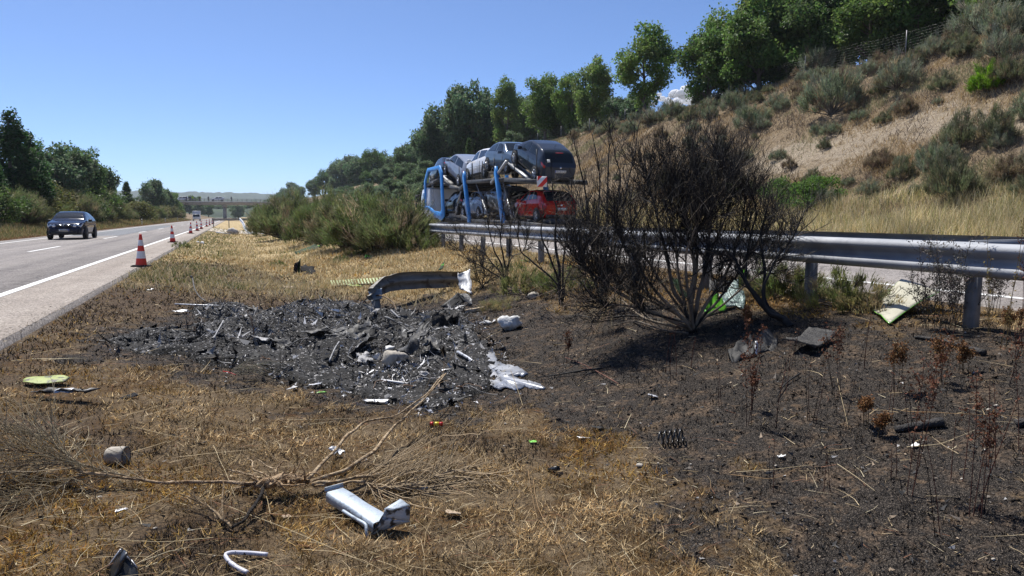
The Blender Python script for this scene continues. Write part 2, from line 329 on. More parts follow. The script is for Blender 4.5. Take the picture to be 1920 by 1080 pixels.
# far wooded hills that close the valley
M['farwood'] = pmat('far_woodland', (.012, .028, .012), (.035, .060, .026), .06, .95, lo=.4, hi=.6, bump=1., bscale=.12)
def hills(y0, y1, x0, x1, h, seed, nx=160, ny=24, px0=None):
    xs = np.linspace(x0, x1, nx); ys = np.linspace(y0, y1, ny); A, B = np.meshgrid(xs, ys)
    t = (B - y0) / (y1 - y0); prof = np.sin(np.clip(t, 0, 1) * math.pi) ** .8
    H = h * (.55 + .9 * vn(A / 420, B / 900, seed)) + 10 * (fbm(A / 40, B / 40, seed + 3, 3)) + 7 * (vn(A / 9, B / 9, seed + 9) - .5)
    q = MB(); q.grid(np.stack([A, B, prof * H - 6 * (1 - prof)], -1)); return struct(q.build('hills', M['farwood'], smooth=False))
hills(560, 860, -420, 260, 9, 3, 240, 20); hills(1300, 2000, -900, 700, 34, 8, 300, 26); hills(2500, 3300, -1500, 900, 78, 15, 240, 20)
# ---------------------------------------------------------------- vegetation builders
def unit(v): return v / (np.linalg.norm(v, axis=-1, keepdims=True) + 1e-9)
def ribbons(mb, base, dirs, length, width, bend, cols, rg, segs=2, side=None):
    """tapered blades: base (n,3), dirs (n,3), length (n), width (n), bend (n,3) added quadratically; cols (n,3)"""
    n = len(base); t = np.linspace(0, 1, segs + 1)
    P = base[:, None] + dirs[:, None] * (length[:, None, None] * t[None, :, None]) + bend[:, None] * (t[None, :, None] ** 2)
    if side is None:
        a = rg.uniform(0, 2 * math.pi, n); side = np.stack([np.cos(a), np.sin(a), np.zeros(n)], 1)
        side = unit(side - dirs * np.sum(side * dirs, 1, keepdims=True))
    wd = width[:, None] * (1 - t[None, :] * .85) * .5
    Lf = P[:, :-1] - side[:, None] * wd[:, :-1, None]; Rg = P[:, :-1] + side[:, None] * wd[:, :-1, None]
    V = np.concatenate([np.stack([Lf, Rg], 2).reshape(n, -1, 3), P[:, -1:]], 1); k = 2 * segs + 1
    o = np.arange(n)[:, None] * k; F = []
    if segs > 1: F.append(np.concatenate([o + np.array([[2 * i, 2 * i + 1, 2 * i + 3, 2 * i + 2]]) for i in range(segs - 1)]))
    F.append(o + np.array([[2 * segs - 2, 2 * segs - 1, 2 * segs]]))
    mb.add(V.reshape(-1, 3), F, np.repeat(cols, k, 0))
def diamonds(mb, c, size, cols, rg, up=.35, asp=.55):
    n = len(c); nrm = unit(rg.normal(size=(n, 3)) + np.array([0, 0, up])); a = unit(np.cross(nrm, rg.normal(size=(n, 3)))); b_ = np.cross(nrm, a)
    s = size[:, None]; V = np.stack([c - a * s, c - b_ * s * asp, c + a * s, c + b_ * s * asp], 1)
    # fold the leaf along its rib a little
    V[:, 1] += nrm * s * .22; V[:, 3] += nrm * s * .22
    mb.add(V.reshape(-1, 3), [(np.arange(n)[:, None] * 4 + np.arange(4)[None])], np.repeat(cols, 4, 0))
def shade(rg, n, base, var=.25, hue=.12):
    b_ = np.array(base)[None] * rg.uniform(1 - var, 1 + var, (n, 1)); return np.clip(b_ * rg.uniform(1 - hue, 1 + hue, (n, 3)), 0, 1)
M['leaf'] = pmat('leaves', (.1, .1, .1), attr=True, rough=.55, thin=.5, spec=.3)
M['bark'] = pmat('bark', (.09, .075, .06), (.17, .145, .12), 9, .95, bump=.8, bscale=30)
M['straw'] = pmat('dry_stems', (.1, .1, .1), attr=True, rough=.8, thin=.2, spec=.2)
M['char'] = pmat('charred_wood', (.1, .1, .1), attr=True, rough=.75, spec=.3)

def make_crown(seed, rx, rz, z0, ncl, nlf, leaf, base, shape='round', limbs=True, airy=.0):
    """crown of leaf clumps + limbs reaching them; returns (crown mesh, trunk mesh), base at z=0"""
    rg = np.random.default_rng(seed); mb = MB(); tb = MB()
    C = []; tries = 0
    while len(C) < ncl and tries < 8000:
        tries += 1
        u = unit(rg.normal(size=3)); rad = rg.uniform(.35, 1.0) ** .6
        p = u * rad
        if shape == 'cone':
            h = rg.uniform(0, 1) ** 1.35; rr = (1 - h) ** .8 * (.35 + .65 * min(1, h * 6)); a = rg.uniform(0, 6.283)
            q = np.array([math.cos(a) * rr * rx * rg.uniform(.5, 1), math.sin(a) * rr * rx * rg.uniform(.5, 1), z0 + 2 * rz * h]); r = rx * (.16 + .24 * (1 - h))
        elif shape == 'tall':
            taper = 1 - .45 * max(0, p[2]) ; q = np.array([p[0] * rx * taper, p[1] * rx * taper, z0 + rz + p[2] * rz]); r = rx * rg.uniform(.20, .36)
        else:
            if p[2] < -.75: continue
            q = np.array([p[0] * rx, p[1] * rx, z0 + rz + p[2] * rz]) ; r = rx * rg.uniform(.18, .36)
        C.append((q, r))
    for q, r in C:
        n = int(nlf * (r / (rx * .27)) ** 2 * rg.uniform(.7, 1.2)); u = unit(rg.normal(size=(n, 3)))
        rad = r * rg.uniform(.25, 1.0, n) ** .5 * (1 + .45 * (vn(u[:, 0] * 2.5 + q[0], u[:, 1] * 2.5 + u[:, 2] * 3 + q[1], seed) - .5))
        P = q + u * rad[:, None] * np.array([1.1, 1.1, .85])
        diamonds(mb, P, leaf * rg.uniform(.6, 1.35, n), shade(rg, n, np.array(base) * rg.uniform(.72, 1.3) * rg.uniform(.92, 1.08, 3), .28), rg)
    # sprays that break the outline
    for q, r in C:
        n = int(nlf * .10); u = unit(rg.normal(size=(n, 3)) + .8 * unit(q - np.array([0, 0, z0 + rz]))); P = q + u * r * rg.uniform(.9, 1.45, n)[:, None]
        diamonds(mb, P, leaf * rg.uniform(.6, 1.1, n), shade(rg, n, np.array(base) * 1.1, .25), rg)
    top = z0 + (rz * 1.5 if shape != 'cone' else rz * 1.8); hgt = np.linspace(0, top, 9); wob = np.cumsum(rg.normal(0, rx * .025, (9, 2)), 0); wob[0] = 0
    T = np.column_stack([wob, hgt]); r0 = max(.06, rx * .085); tb.tube(T, np.linspace(r0, r0 * .2, 9), 7)
    for q, r in C[::2]:
        h = min(max(q[2] - abs(rg.normal(.35, .15)) * rx * 1.1, z0 * .55), top * .95); s0 = np.array([np.interp(h, hgt, T[:, 0]), np.interp(h, hgt, T[:, 1]), h])
        mid = (s0 + q) / 2 + rg.normal(0, rx * .06, 3); rr = r0 * .38 * (1 - .6 * h / top)
        tb.tube([s0, mid, q], [rr, rr * .65, rr * .25], 5, cap=False)
    return mb.data('crown', M['leaf']), tb.data('trunk', M['bark'], True)
def plant_tree(name, meshes, x, y, rz, s, label, group, cat='tree', dz=-.15, sz=1.):
    o = empty(name, (x, y, float(ground(x, y)) + dz), (0, 0, rz)); o.scale = (s, s, s * sz)
    obj('trunk', meshes[1], o); obj('crown', meshes[0], o); tag(o, label, cat, group); return o
def make_broom(seed, rx, h, n, base, wd=.014, nodes=120, dead=.16, ragged=.24):
    """clumps of thin switches on woody stems, ragged dome"""
    rg = np.random.default_rng(seed); mb = MB(); tb = MB(); per = max(8, int(n / nodes))
    for k in range(nodes):
        a = rg.uniform(0, 6.283); e = rg.random() ** .6; dome = math.sqrt(max(.05, 1.05 - e * e)); lump = .74 + .48 * float(vn(np.array(math.cos(a) * 1.7 * e + 5), np.array(math.sin(a) * 1.7 * e + seed), seed)); hh = h * dome * lump * rg.uniform(.62, 1.0)
        nd = np.array([math.cos(a) * e * rx * .9, math.sin(a) * e * rx * .9, max(.05, hh * rg.uniform(.25, .92))]); out = unit(np.array([nd[0] / rx * .75, nd[1] / rx * .75, .85]) + rg.normal(0, .22, 3))
        m = int(per * rg.uniform(.5, 1.5)); bs = nd + rg.normal(0, .05 * rx, (m, 3)); d = unit(out + rg.normal(0, ragged, (m, 3))); L_ = h * rg.uniform(.08, .25, m) * (1.3 if rg.random() < .15 else 1)
        col = np.array(base) * rg.uniform(.62, 1.4) * rg.uniform(.9, 1.1, 3)
        if rg.random() < dead: col = np.array([(.24, .19, .11), (.17, .13, .09), (.30, .25, .15)][rg.integers(0, 3)])
        c = shade(rg, m, col, .3, .1); ribbons(mb, bs, d, L_, wd * rg.uniform(.6, 1.5, m), rg.normal(0, .09, (m, 3)) * L_[:, None], c, rg)
        m2 = m; ix = rg.integers(0, m, m2); p = bs[ix] + d[ix] * (L_[ix] * rg.uniform(.3, .95, m2))[:, None]; ribbons(mb, p, unit(d[ix] + rg.normal(0, .5, (m2, 3))), h * rg.uniform(.04, .12, m2), wd * rg.uniform(.6, 1.3, m2), np.zeros((m2, 3)), np.clip(shade(rg, m2, col * 1.15, .3), 0, 1), rg, 1)
        if k % 3 == 0:
            P = [np.array([rg.normal(0, .05), rg.normal(0, .05), -.05]), nd * np.array([.35, .35, .4]) + rg.normal(0, .05 * rx, 3), nd]; tb.tube(P, [.02 * max(.6, rx), .012 * max(.6, rx), .005], 5, cap=False)
    return mb.data('foliage', M['leaf']), tb.data('stem', M['bark'], True)
def plant_bush(name, meshes, x, y, rz, s, label, group, cat='bush', sz=1., dz=0.):
    o = empty(name, (x, y, float(ground(x, y)) - .03 + dz), (0, 0, rz)); o.scale = (s, s, s * sz)
    obj('stem', meshes[1], o); obj('foliage', meshes[0], o); tag(o, label, cat, group); return o

# ---------------------------------------------------------------- trees on the embankment and beyond
OAK = [make_crown(100 + k, 3.3, 3.7, 1.1, 60, 210, .16, tuple(v * 2.0 for v in c), 'round') for k, c in enumerate([(.050, .085, .022), (.060, .095, .024), (.044, .078, .022)])]
TALL = [make_crown(200 + k, 3.0, 4.4, 1.3, 62, 170, .16, tuple(v * 1.7 for v in c), 'tall') for k, c in enumerate([(.082, .13, .030), (.090, .13, .036)])]
MIX = [make_crown(300 + k, 3.5, 4.0, .4, 60, 170, .21, tuple(v * 2.0 for v in c), 'round') for k, c in enumerate([(.055, .085, .040), (.070, .100, .052)])]
PINE = [make_crown(400 + k, 2.6, 4.6, .6, 110, 130, .15, tuple(v * 1.7 for v in c), 'cone') for k, c in enumerate([(.020, .048, .014), (.036, .062, .018)])]
G_E = 'broadleaf trees along the top of the embankment'
def hilltree(px, x, top, meshes, mh, label, sz=None, grp=G_E, ws=1.0, low=0.):
    _, y, t = at_x(px, x); zt = CAM_Z + (405 - top) * t / FPX; zg = float(ground(x, y)) - low
    s = (zt - zg) / mh; return plant_tree('oak_tree', meshes, x, y, rng.uniform(0, 6.28), s * ws, label, grp, sz=1 / ws, dz=-.2 - low)
hilltree(1208, 41, 52, TALL[0], 10.2, 'tall lone oak with open sky on both sides, bare trunks below', ws=1.0)
hilltree(1112, 42, 112, TALL[1], 10.2, 'bright green oak directly beside the tall lone oak', ws=.95)
hilltree(1068, 43, 140, TALL[0], 10.2, 'broad oak with gappy crown, second along from the tall lone oak', ws=.9)
hilltree(1022, 42, 138, OAK[1], 8.9, 'dark rounded oak behind the roof of the raised dark hatchback', ws=.8)
hilltree(950, 43, 150, TALL[1], 10.2, 'slim pale-barked oak with sky showing around its trunk', ws=.75)
hilltree(886, 42, 145, MIX[0], 8.6, 'greyish tall oak standing behind the white car', ws=.72)
hilltree(845, 40, 185, MIX[1], 8.6, 'wide greyish oak behind the blue transporter frame', ws=.8)
hilltree(812, 37, 215, MIX[0], 8.6, 'low spreading oak beyond the front of the transporter', ws=.85)
hilltree(880, 31, 262, PINE[1], 9.8, 'small yellow-green conifer above the white car', ws=.75)
for px, x, tp, m in [(1090, 47, 165, 1), (1045, 48, 175, 0), (985, 47, 185, 1), (920, 48, 190, 0), (1140, 50, 180, 1), (1000, 52, 170, 0), (865, 50, 200, 1), (1180, 52, 170, 0), (960, 38, 245, 1), (1050, 45, 200, 0)]:
    hilltree(px, x, tp, MIX[m], 8.6, 'background oak filling a gap between the taller embankment oaks', ws=1.0, grp='background oaks on the embankment')
for px, x, tp, m in [(830, 30, 318, 0), (800, 27, 335, 1), (780, 30, 318, 0), (760, 27, 338, 1), (735, 30, 330, 0), (715, 27, 345, 1), (690, 30, 338, 0), (670, 26, 352, 1), (650, 31, 345, 0), (800, 33, 300, 1), (845, 34, 290, 0), (625, 29, 352, 1), (760, 35, 300, 0), (720, 35, 312, 1)]:
    hilltree(px, x, tp, MIX[m], 8.6, 'low tree on the slope foot between the median hedge and the transporter cab', ws=1.25, grp='low trees on the slope foot')
FAR = [(765, 40, 268), (735, 41, 292), (700, 42, 280), (672, 43, 288), (640, 42, 300), (612, 42, 318), (590, 40, 332), (655, 52, 290), (715, 55, 284), (560, 43, 345), (548, 40, 340), (535, 40, 352), (780, 50, 255), (625, 38, 330), (690, 36, 320), (755, 34, 310)]
for k, (px, x, tp) in enumerate(FAR):
    hilltree(px, x, tp, [MIX[0], MIX[1], OAK[2]][k % 3], 8.7, 'grey-green oak in the wood beyond the transporter', ws=.95, grp='trees of the far wood')
BIGR = [(1330, 40, 45, 0), (1352, 43, 30, 1), (1415, 41, 10, 0), (1450, 44, -60, 1), (1520, 43, -25, 2), (1570, 46, -75, 0), (1620, 43, -40, 1), (1700, 44, -70, 2), (1765, 46, -95, 0), (1840, 44, -90, 1), (1905, 46, -120, 2), (1985, 44, -130, 0), (1480, 50, -60, 2), (1660, 52, -80, 1), (1800, 54, -110, 0), (2080, 45, -130, 1)]
for k, (px, x, tp, v) in enumerate(BIGR):
    hilltree(px, x, tp, OAK[v], 8.9, 'dark dense oak behind the wire fence on the embankment top' if k > 1 else ['outermost oak of the dense group, low branches over the slope', 'oak second from the open end of the dense group by the fence'][k], ws=1.0, low=.6, grp='oaks behind the fence')

# left side of the motorway
G_L = 'trees on the left bank'
def lefttree(name, px, x, top, meshes, mh, label, ws=1.0, cat='tree'):
    _, y, t = at_x(px, x); zt = CAM_Z + (405 - top) * t / FPX; zg = float(ground(x, y))
    s = (zt - zg) / mh; return plant_tree(name, meshes, x, y, rng.uniform(0, 6.28), s * ws, label, G_L, cat, sz=1 / ws)
lefttree('pine_tree', 32, -19, 212, PINE[0], 9.8, 'dark green conifer with pointed top, tallest on the left bank', 1.25)
lefttree('pine_tree', -40, -19, 235, PINE[0], 9.8, 'dark conifer half out of view beside the pointed one', 1.2)
lefttree('pine_tree', 62, -22, 250, PINE[0], 9.8, 'shorter dark conifer between the pointed conifer and the round oak', 1.2)
lefttree('oak_tree', 112, -21, 258, MIX[0], 8.6, 'dark rounded oak above the black car, highest of the round crowns', .95)
lefttree('oak_tree', 150, -20.5, 270, OAK[2], 8.9, 'dark oak leaning towards the road beside the rounded oak', .9)
lefttree('oak_tree', 178, -20, 298, MIX[0], 8.6, 'lower dark oak at the end of the rounded oak group', .9)
lefttree('oak_tree', 88, -26, 265, OAK[0], 8.9, 'dark oak behind the conifers and the rounded oak', 1.)
lefttree('oak_tree', 212, -19, 345, PINE[1], 9.8, 'small bright green tree with pointed crown past the oaks', 1.3)
lefttree('oak_tree', 240, -18, 342, PINE[1], 9.8, 'slender bright green tree beside the delineator posts', 1.1)
lefttree('oak_tree', 288, -19, 334, MIX[1], 8.6, 'grey-green tree before the bridge, tallest near its end', .85)
lefttree('oak_tree', 306, -18.5, 346, MIX[0], 8.6, 'grey-green tree just before the bridge', .85)
lefttree('oak_tree', 322, -18.5, 356, OAK[1], 8.9, 'dark green tree against the bridge end', .8)
lefttree('oak_tree', 333, -18, 368, MIX[1], 8.6, 'small tree touching the bridge deck', .8)

# ---------------------------------------------------------------- bushes
BROOM = [make_broom(500 + k, 1.5, 2.1, 9000, c, wd=.018, nodes=330) for k, c in enumerate([(.105, .135, .048), (.13, .155, .064), (.115, .130, .058)])]
GREY = [make_broom(520 + k, 1.0, 1.25, 4000, c, wd=.015, nodes=150) for k, c in enumerate([(.16, .19, .12), (.20, .22, .15), (.14, .155, .085), (.17, .135, .085)])]
LIME = make_broom(530, .75, 1.5, 5000, (.15, .29, .02), wd=.018, nodes=170, dead=0., ragged=.16)
LEAFY = [make_crown(540 + k, 1.1, .75, .0, 30, 130, .055, c, 'round') for k, c in enumerate([(.10, .19, .035), (.075, .115, .03), (.13, .14, .04)])]
G_M = 'green broom bushes in the median'
for k, (px, x, ht, s, ws, lb) in enumerate([
        (505, 3.0, 378, 0, .9, 'leafy dark broom bush at the far end of the median hedge'),
        (535, 3.4, 362, 1, 1.0, 'round green broom bush with brown stems, far part of the median hedge'),
        (560, 4.4, 372, 2, .9, 'dusty green broom bush behind the round one in the median hedge'),
        (595, 4.2, 372, 0, 1.0, 'low green broom bush in the middle of the median hedge'),
        (620, 5.2, 358, 1, .9, 'broom bush rising behind the middle of the median hedge'),
        (655, 4.6, 362, 2, 1.05, 'broad broom bush above the black scrap on the grass'),
        (700, 4.9, 356, 0, 1.1, 'largest green broom bush, in front of the guardrail'),
        (745, 5.3, 366, 1, 1.0, 'green broom bush where the guardrail comes out of the hedge'),
        (770, 5.7, 392, 2, .8, 'low broom bush against the guardrail beside the hedge end')]):
    _, y, t = at_x(px, x); zt = CAM_Z + (405 - ht) * t / FPX; sc_ = (zt - float(ground(x, y))) / 2.05
    plant_bush('broom_bush', BROOM[s], x, y, rng.uniform(0, 6.28), sc_ * ws * 1.05, lb, G_M, sz=1 / ws)
G_S = 'grey-green broom bushes on the slope'
slope = [(1530, 118, 1.25, 0), (1560, 190, 1.35, 0), (1682, 150, 1.0, 1), (1410, 225, .95, 0), (1455, 190, .7, 1), (1375, 195, .8, 0), (1840, 45, 1.5, 1), (1885, 55, 1.2, 0), (1875, 95, .9, 1), (1770, 160, .6, 2), (1628, 130, .6, 1), (1590, 100, .8, 1),
         (1260, 205, .9, 0), (1290, 215, .8, 2), (1225, 215, .9, 1), (1330, 215, .6, 0), (1180, 240, .8, 0), (1145, 235, .8, 2), (1105, 235, .8, 0), (1300, 240, .5, 1), (1430, 235, .45, 1), (1465, 200, .5, 0), (1650, 170, .45, 2), (1710, 120, .6, 2), (1745, 95, .7, 1), (1800, 100, .5, 2),
         (1795, 265, .8, 2), (1865, 255, .75, 2), (1755, 315, .75, 0), (1790, 360, .8, 2), (1530, 245, .3, 0), (1400, 295, .35, 1), (1545, 275, .3, 2), (1640, 310, .4, 3), (1655, 225, .4, 2), (1700, 205, .45, 3), (1350, 250, .45, 3), (1500, 180, .45, 3), (1240, 250, .5, 3), (1600, 205, .4, 3), (1480, 310, .35, 3), (1870, 150, .7, 3), (1905, 140, .8, 2), (1350, 275, .4, 2), (1560, 150, .4, 3), (1410, 180, .45, 2), (1660, 120, .4, 3), (1690, 330, .45, 2), (1540, 380, .55, 1), (1890, 330, .6, 3), (1960, 200, .9, 0), (2000, 300, .9, 2)]
for k, (px, py, s, v) in enumerate(slope):
    p = gp(px, py + 16 * s); s *= 1.35
    lb = 'grey-green broom bush among dry grass on the embankment slope' if v < 2 else ('dull olive bush on the bare part of the slope' if v == 2 else 'small brown half-dry bush on the slope')
    if k == 0: lb = 'large pale grey-green bush just under the oaks, near the fence foot'
    if k == 1: lb = 'largest round grey-green bush standing alone mid-slope above the bare earth'
    if k == 2: lb = 'round pale grey-green bush below the fence post'
    plant_bush('broom_bush', GREY[v], p[0], p[1], rng.uniform(0, 6.28), s * .95 * rng.uniform(.9, 1.1), lb, G_S, sz=rng.uniform(1.1, 1.4))
for k in range(95):                     # smaller scrub all over the slope and along its top edge
    if k < 45: px = rng.uniform(1060, 2000); x_ = rng.uniform(36.5, 40.5); _, y_, t_ = at_x(px, x_)
    else: q_ = gp(rng.uniform(1150, 2000), rng.uniform(150, 370)); x_, y_ = q_[0], q_[1]
    if not 22 < x_ < 42: continue
    v = int(rng.integers(0, 4)); plant_bush('scrub_bush', GREY[v], x_, y_, rng.uniform(0, 6.28), rng.uniform(.35, .8) * (1.25 if k < 45 else .8), ['pale grey-green scrub bush', 'silvery scrub bush', 'olive scrub bush', 'brown half-dry scrub bush'][v] + (' along the top edge of the embankment' if k < 45 else ' low on the dry embankment slope'), 'scrub on the embankment', sz=rng.uniform(1., 1.3))
p = gp(1850, 172); plant_bush('broom_bush', LIME, p[0], p[1], 0, 1.0, 'vivid lime green bush on the upper slope', None)
for px, py, s, v, lb in [(1505, 372, .95, 0, 'fresh green bramble at the foot of the slope behind the burnt bush'), (1545, 352, .8, 0, 'bright green bramble shrub beside the tall dry grass'), (1460, 352, .8, 0, 'green shrub half hidden behind the burnt crown'), (1385, 345, .7, 1, 'olive leafy shrub behind the burnt bush'), (1250, 330, .8, 2, 'yellowish leafy shrub seen through the black branches')]:
    p = gp(px, py + 22); o = plant_tree('leafy_shrub', LEAFY[v], p[0], p[1], rng.uniform(0, 6), s, lb, None, 'bush', dz=-.1)
G_LB = 'bushes along the left verge'
lb_spots = [(-15, -17, 350, 0), (18, -17, 352, 1), (45, -16.5, 362, 2), (78, -17, 368, 1), (105, -16.5, 378, 0), (140, -17.5, 358, 2), (160, -17, 366, 0), (180, -17, 372, 2), (200, -17, 360, 1), (172, -18.5, 348, 0), (222, -17, 380, 2), (235, -16.5, 386, 0), (255, -16.5, 376, 1), (272, -16.5, 384, 2), (290, -16.5, 382, 0), (303, -16.5, 386, 1), (318, -16.5, 384, 2), (330, -16, 388, 0), (60, -20, 335, 1), (0, -21, 330, 2), (120, -21, 340, 0)]
for k, (px, x, tp, v) in enumerate(lb_spots):
    _, y, t = at_x(px, x); zt = CAM_Z + (405 - tp) * t / FPX; zg = float(ground(x, y)); s = max(.3, (zt - zg) / (2.05 if k % 3 else 1.5))
    if k % 3: plant_bush('broom_bush', BROOM[v], x, y, rng.uniform(0, 6.28), s * 1.15, 'green broom bush on the bank left of the motorway', G_LB, sz=.87)
    else: plant_tree('leafy_shrub', LEAFY[[1, 2, 0][v]], x, y, rng.uniform(0, 6.28), s * 1.2, 'yellowish leafy shrub on the bank left of the motorway', 'leafy shrubs along the left verge', 'bush', sz=.85)

# unseen oaks added behind the viewpoint to darken what the cars reflect
for k, y in enumerate(np.linspace(-18, -210, 11)):
    for sx, x in ((-1, -20 - 3 * (k % 2)), (1, 41 + 2 * (k % 3))):
        plant_tree('oak_tree', [OAK[0], MIX[1], OAK[1]][k % 3], x + rng.normal(0, 1), y + rng.normal(0, 4), rng.uniform(0, 6.28), rng.uniform(.9, 1.3), 'unseen oak added on the bank behind the viewpoint for darker reflections', 'unseen oaks added behind the viewpoint')

for k in range(26):                              # wood that closes the view under the bridge
    px = 330 + k * 8.6 + rng.normal(0, 2); y = rng.uniform(470, 640); d = ray(px, 405); t = y / d[1]; x = d[0] * t
    if -13 < x < -1 or 7 < x < 19: y = 650; x = d[0] * y / d[1]
    plant_tree('oak_tree', [MIX[0], OAK[2], MIX[1]][k % 3], x, y, rng.uniform(0, 6.28), rng.uniform(1.0, 1.5), 'hazy oak in the wood beyond the bridge', 'trees beyond the bridge')
# ---------------------------------------------------------------- grass (uncountable: one object for each kind of cover)
def polar(n, r0, r1, rg, spread=48, p=1.):
    r = r0 * (r1 / r0) ** (rg.random(n) ** p); a = YAW + R(spread) * rg.uniform(-1, 1, n); return r * np.sin(a), r * np.cos(a), r
def tufted(name, label, x, y, r, h, wd, cols, rg, lean=.35, bendk=.3, segs=2, mat='straw', cat='grass', parts=None):
    n = len(x); z = ground(x, y); a = rg.uniform(0, 6.283, n); l = np.abs(rg.normal(0, lean, n))
    d = unit(np.stack([np.cos(a) * l, np.sin(a) * l, np.ones(n)], 1)); q = MB()
    ribbons(q, np.stack([x, y, z - .01], 1), d, h, wd, np.stack([np.cos(a), np.sin(a), -.5 * np.ones(n)], 1) * (h * bendk * rg.uniform(0, 1, n))[:, None], cols, rg, segs)
    return tag(q.build(name, M[mat]), label, cat, kind='stuff')
def pick(rg, n, pal, w=None): return np.array(pal)[rg.choice(len(pal), n, p=w)] * rg.uniform(.7, 1.3, (n, 1))
rg = np.random.default_rng(77)
# short scorched stubble and moss
x, y, r = polar(440000, 2.1, 30, rg, 47, 1.05); k = (x > -2.33) & (x < 7.6); x, y, r = x[k], y[k], r[k]
b, s, g = masks(x, y); cl = vn(x * 11, y * 11, 5) * .55 + vn(x * 3, y * 3, 6) * .45; bare = vn(x * 3.1, y * 3.1, 12)
keep = rg.random(len(x)) < np.where(b > .5, .55, np.where(s > .5, .75, 1.)) * np.clip((cl - .26) * 3.6, .3, 1)
x, y, r, b, s, g, cl = [v[keep] for v in (x, y, r, b, s, g, cl)]; n = len(x)
warm = np.clip((fbm(x * .7, y * .7, 91, 3) + .12) * 4, 0, 1)[:, None]
pale = pick(rg, n, [(.48, .38, .23), (.38, .285, .16), (.25, .175, .095), (.58, .48, .32), (.14, .098, .056)]); rust = pick(rg, n, [(.30, .17, .05), (.22, .12, .035), (.42, .29, .10), (.12, .075, .03), (.34, .24, .06)])
c = pale * (1 - warm) + rust * warm; c *= np.array([1.22, 1.14, .98]) * (.5 + 1.1 * vn(x * 5, y * 5, 17))[:, None]; dk = rg.random(n) < (.18 + .6 * (s > .4)); c[dk] = pick(rg, dk.sum(), [(.03, .024, .02), (.06, .045, .03), (.015, .014, .013)])
bb = b > .5; c[bb] = pick(rg, bb.sum(), [(.015, .014, .014), (.03, .026, .024), (.30, .23, .14), (.13, .085, .05)], [.56, .27, .09, .08])
h = (.022 + .05 * cl * rg.uniform(.3, 1.3, n)) * np.where(bb, .7, 1) * (1 + .05 * r); wd = .0024 + .0011 * r
STUB = tufted('stubble', 'short scorched brown grass stubble covering the median', x, y, r, h, wd * rg.uniform(.6, 1.3, n), c, rg, 1.25, .35, 2)
# golden unburnt grass further along the median
x, y, r = polar(330000, 9, 95, rg, 44); k = (x > -2.35) & (x < 7.7); x, y, r = x[k], y[k], r[k]; b, s, g = masks(x, y); cl = vn(x * 1.6, y * 1.6, 15)
keep = rg.random(len(x)) < g * np.clip(cl * 1.9 - .1, .15, 1); x, y, r, cl = x[keep], y[keep], r[keep], cl[keep]; n = len(x)
c = pick(rg, n, [(.60, .49, .28), (.50, .39, .21), (.70, .60, .38), (.38, .29, .15), (.27, .27, .11)], [.3, .25, .22, .15, .08])
gr = (fbm(x * .45, y * .45, 33, 3) > .14) | ((x < -.6 + .8 * vn(y * .3, y * 0, 4)) & (rg.random(n) < .65) & (y > 18)); m_ = gr & (rg.random(n) < .55); c[m_] = pick(rg, m_.sum(), [(.14, .17, .05), (.19, .21, .075), (.10, .14, .04)])
tufted('dry_grass', 'golden dry grass covering the unburnt far part of the median', x, y, r, (.06 + .24 * cl * rg.uniform(.4, 1.2, n)), (.003 + .0009 * r) * rg.uniform(.6, 1.3, n), c, rg, .42, .5)
# tall straw grass at the foot of the slope
n = 58000; x = 19.25 + 5.5 * rg.random(n) ** 1.25; y = 6 * (170 / 6) ** rg.random(n); cl = vn(x * .9, y * .9, 25)
c = pick(rg, n, [(.70, .59, .32), (.55, .44, .22), (.78, .68, .44), (.38, .36, .14), (.24, .28, .09)], [.28, .22, .25, .13, .12]) * (.6 + .8 * vn(x * 1.3, y * .8, 26))[:, None]
tufted('tall_dry_grass', 'tall straw coloured grass along the foot of the embankment', x, y, y, (.35 + .75 * cl * rg.uniform(.4, 1.2, n)) * np.clip((x - 19) / .9, .25, 1), (.006 + .0006 * y) * rg.uniform(.6, 1.3, n), c, rg, .22, .35)
# left verge
n = 70000; x = -12.35 - 4.2 * rg.random(n) ** 1.2; y = 16 * (260 / 16) ** rg.random(n); cl = vn(x * .7, y * .5, 35); near = np.clip((-12.3 - x) / 1.3, .15, 1)
c = pick(rg, n, [(.42, .30, .15), (.50, .42, .22), (.17, .20, .07), (.24, .26, .10), (.30, .17, .08)], [.25, .2, .25, .2, .1]); o_ = near < .5; c[o_] = pick(rg, o_.sum(), [(.36, .21, .10), (.45, .30, .16), (.25, .15, .07)])
tufted('verge_grass', 'mixed dry and green grass on the left motorway verge', x, y, y, (.12 + .65 * cl * rg.uniform(.3, 1.2, n)) * near, (.006 + .0007 * y) * rg.uniform(.6, 1.3, n), c, rg, .3, .4, 1)
# slope cover
n = 330000; x = 22.5 + 20 * rg.random(n); y = 8 * (190 / 8) ** rg.random(n); cl = vn(x * .8, y * .8, 45) * .6 + vn(x * .25, y * .2, 46) * .4
rk_ = inside(ROCK, x + 1.2 * fbm(x * .4, y * .4, 70, 3), y + 2.5 * fbm(x * .4, y * .4, 71, 3), 2.5); keep = rg.random(n) < np.clip(cl * 3.0 - .5, .08, 1) * (1 - .86 * rk_); x, y, cl = x[keep], y[keep], cl[keep]; n = len(x)
hue = fbm(x * .35, y * .25, 47, 3); c = np.where((hue > .06)[:, None], pick(rg, n, [(.42, .30, .15), (.34, .225, .11), (.52, .41, .23)]), np.where((hue < -.08)[:, None], pick(rg, n, [(.30, .29, .15), (.22, .22, .11), (.40, .34, .19)]), pick(rg, n, [(.20, .145, .11), (.36, .27, .16), (.13, .098, .078), (.44, .35, .21), (.17, .15, .12)])))
tufted('slope_grass', 'brown and tan dry grass patches on the embankment slope', x, y, y, (.12 + .42 * cl * rg.uniform(.3, 1.2, n)), (.011 + .0007 * y) * rg.uniform(.6, 1.3, n), c, rg, .5, .4, 1)
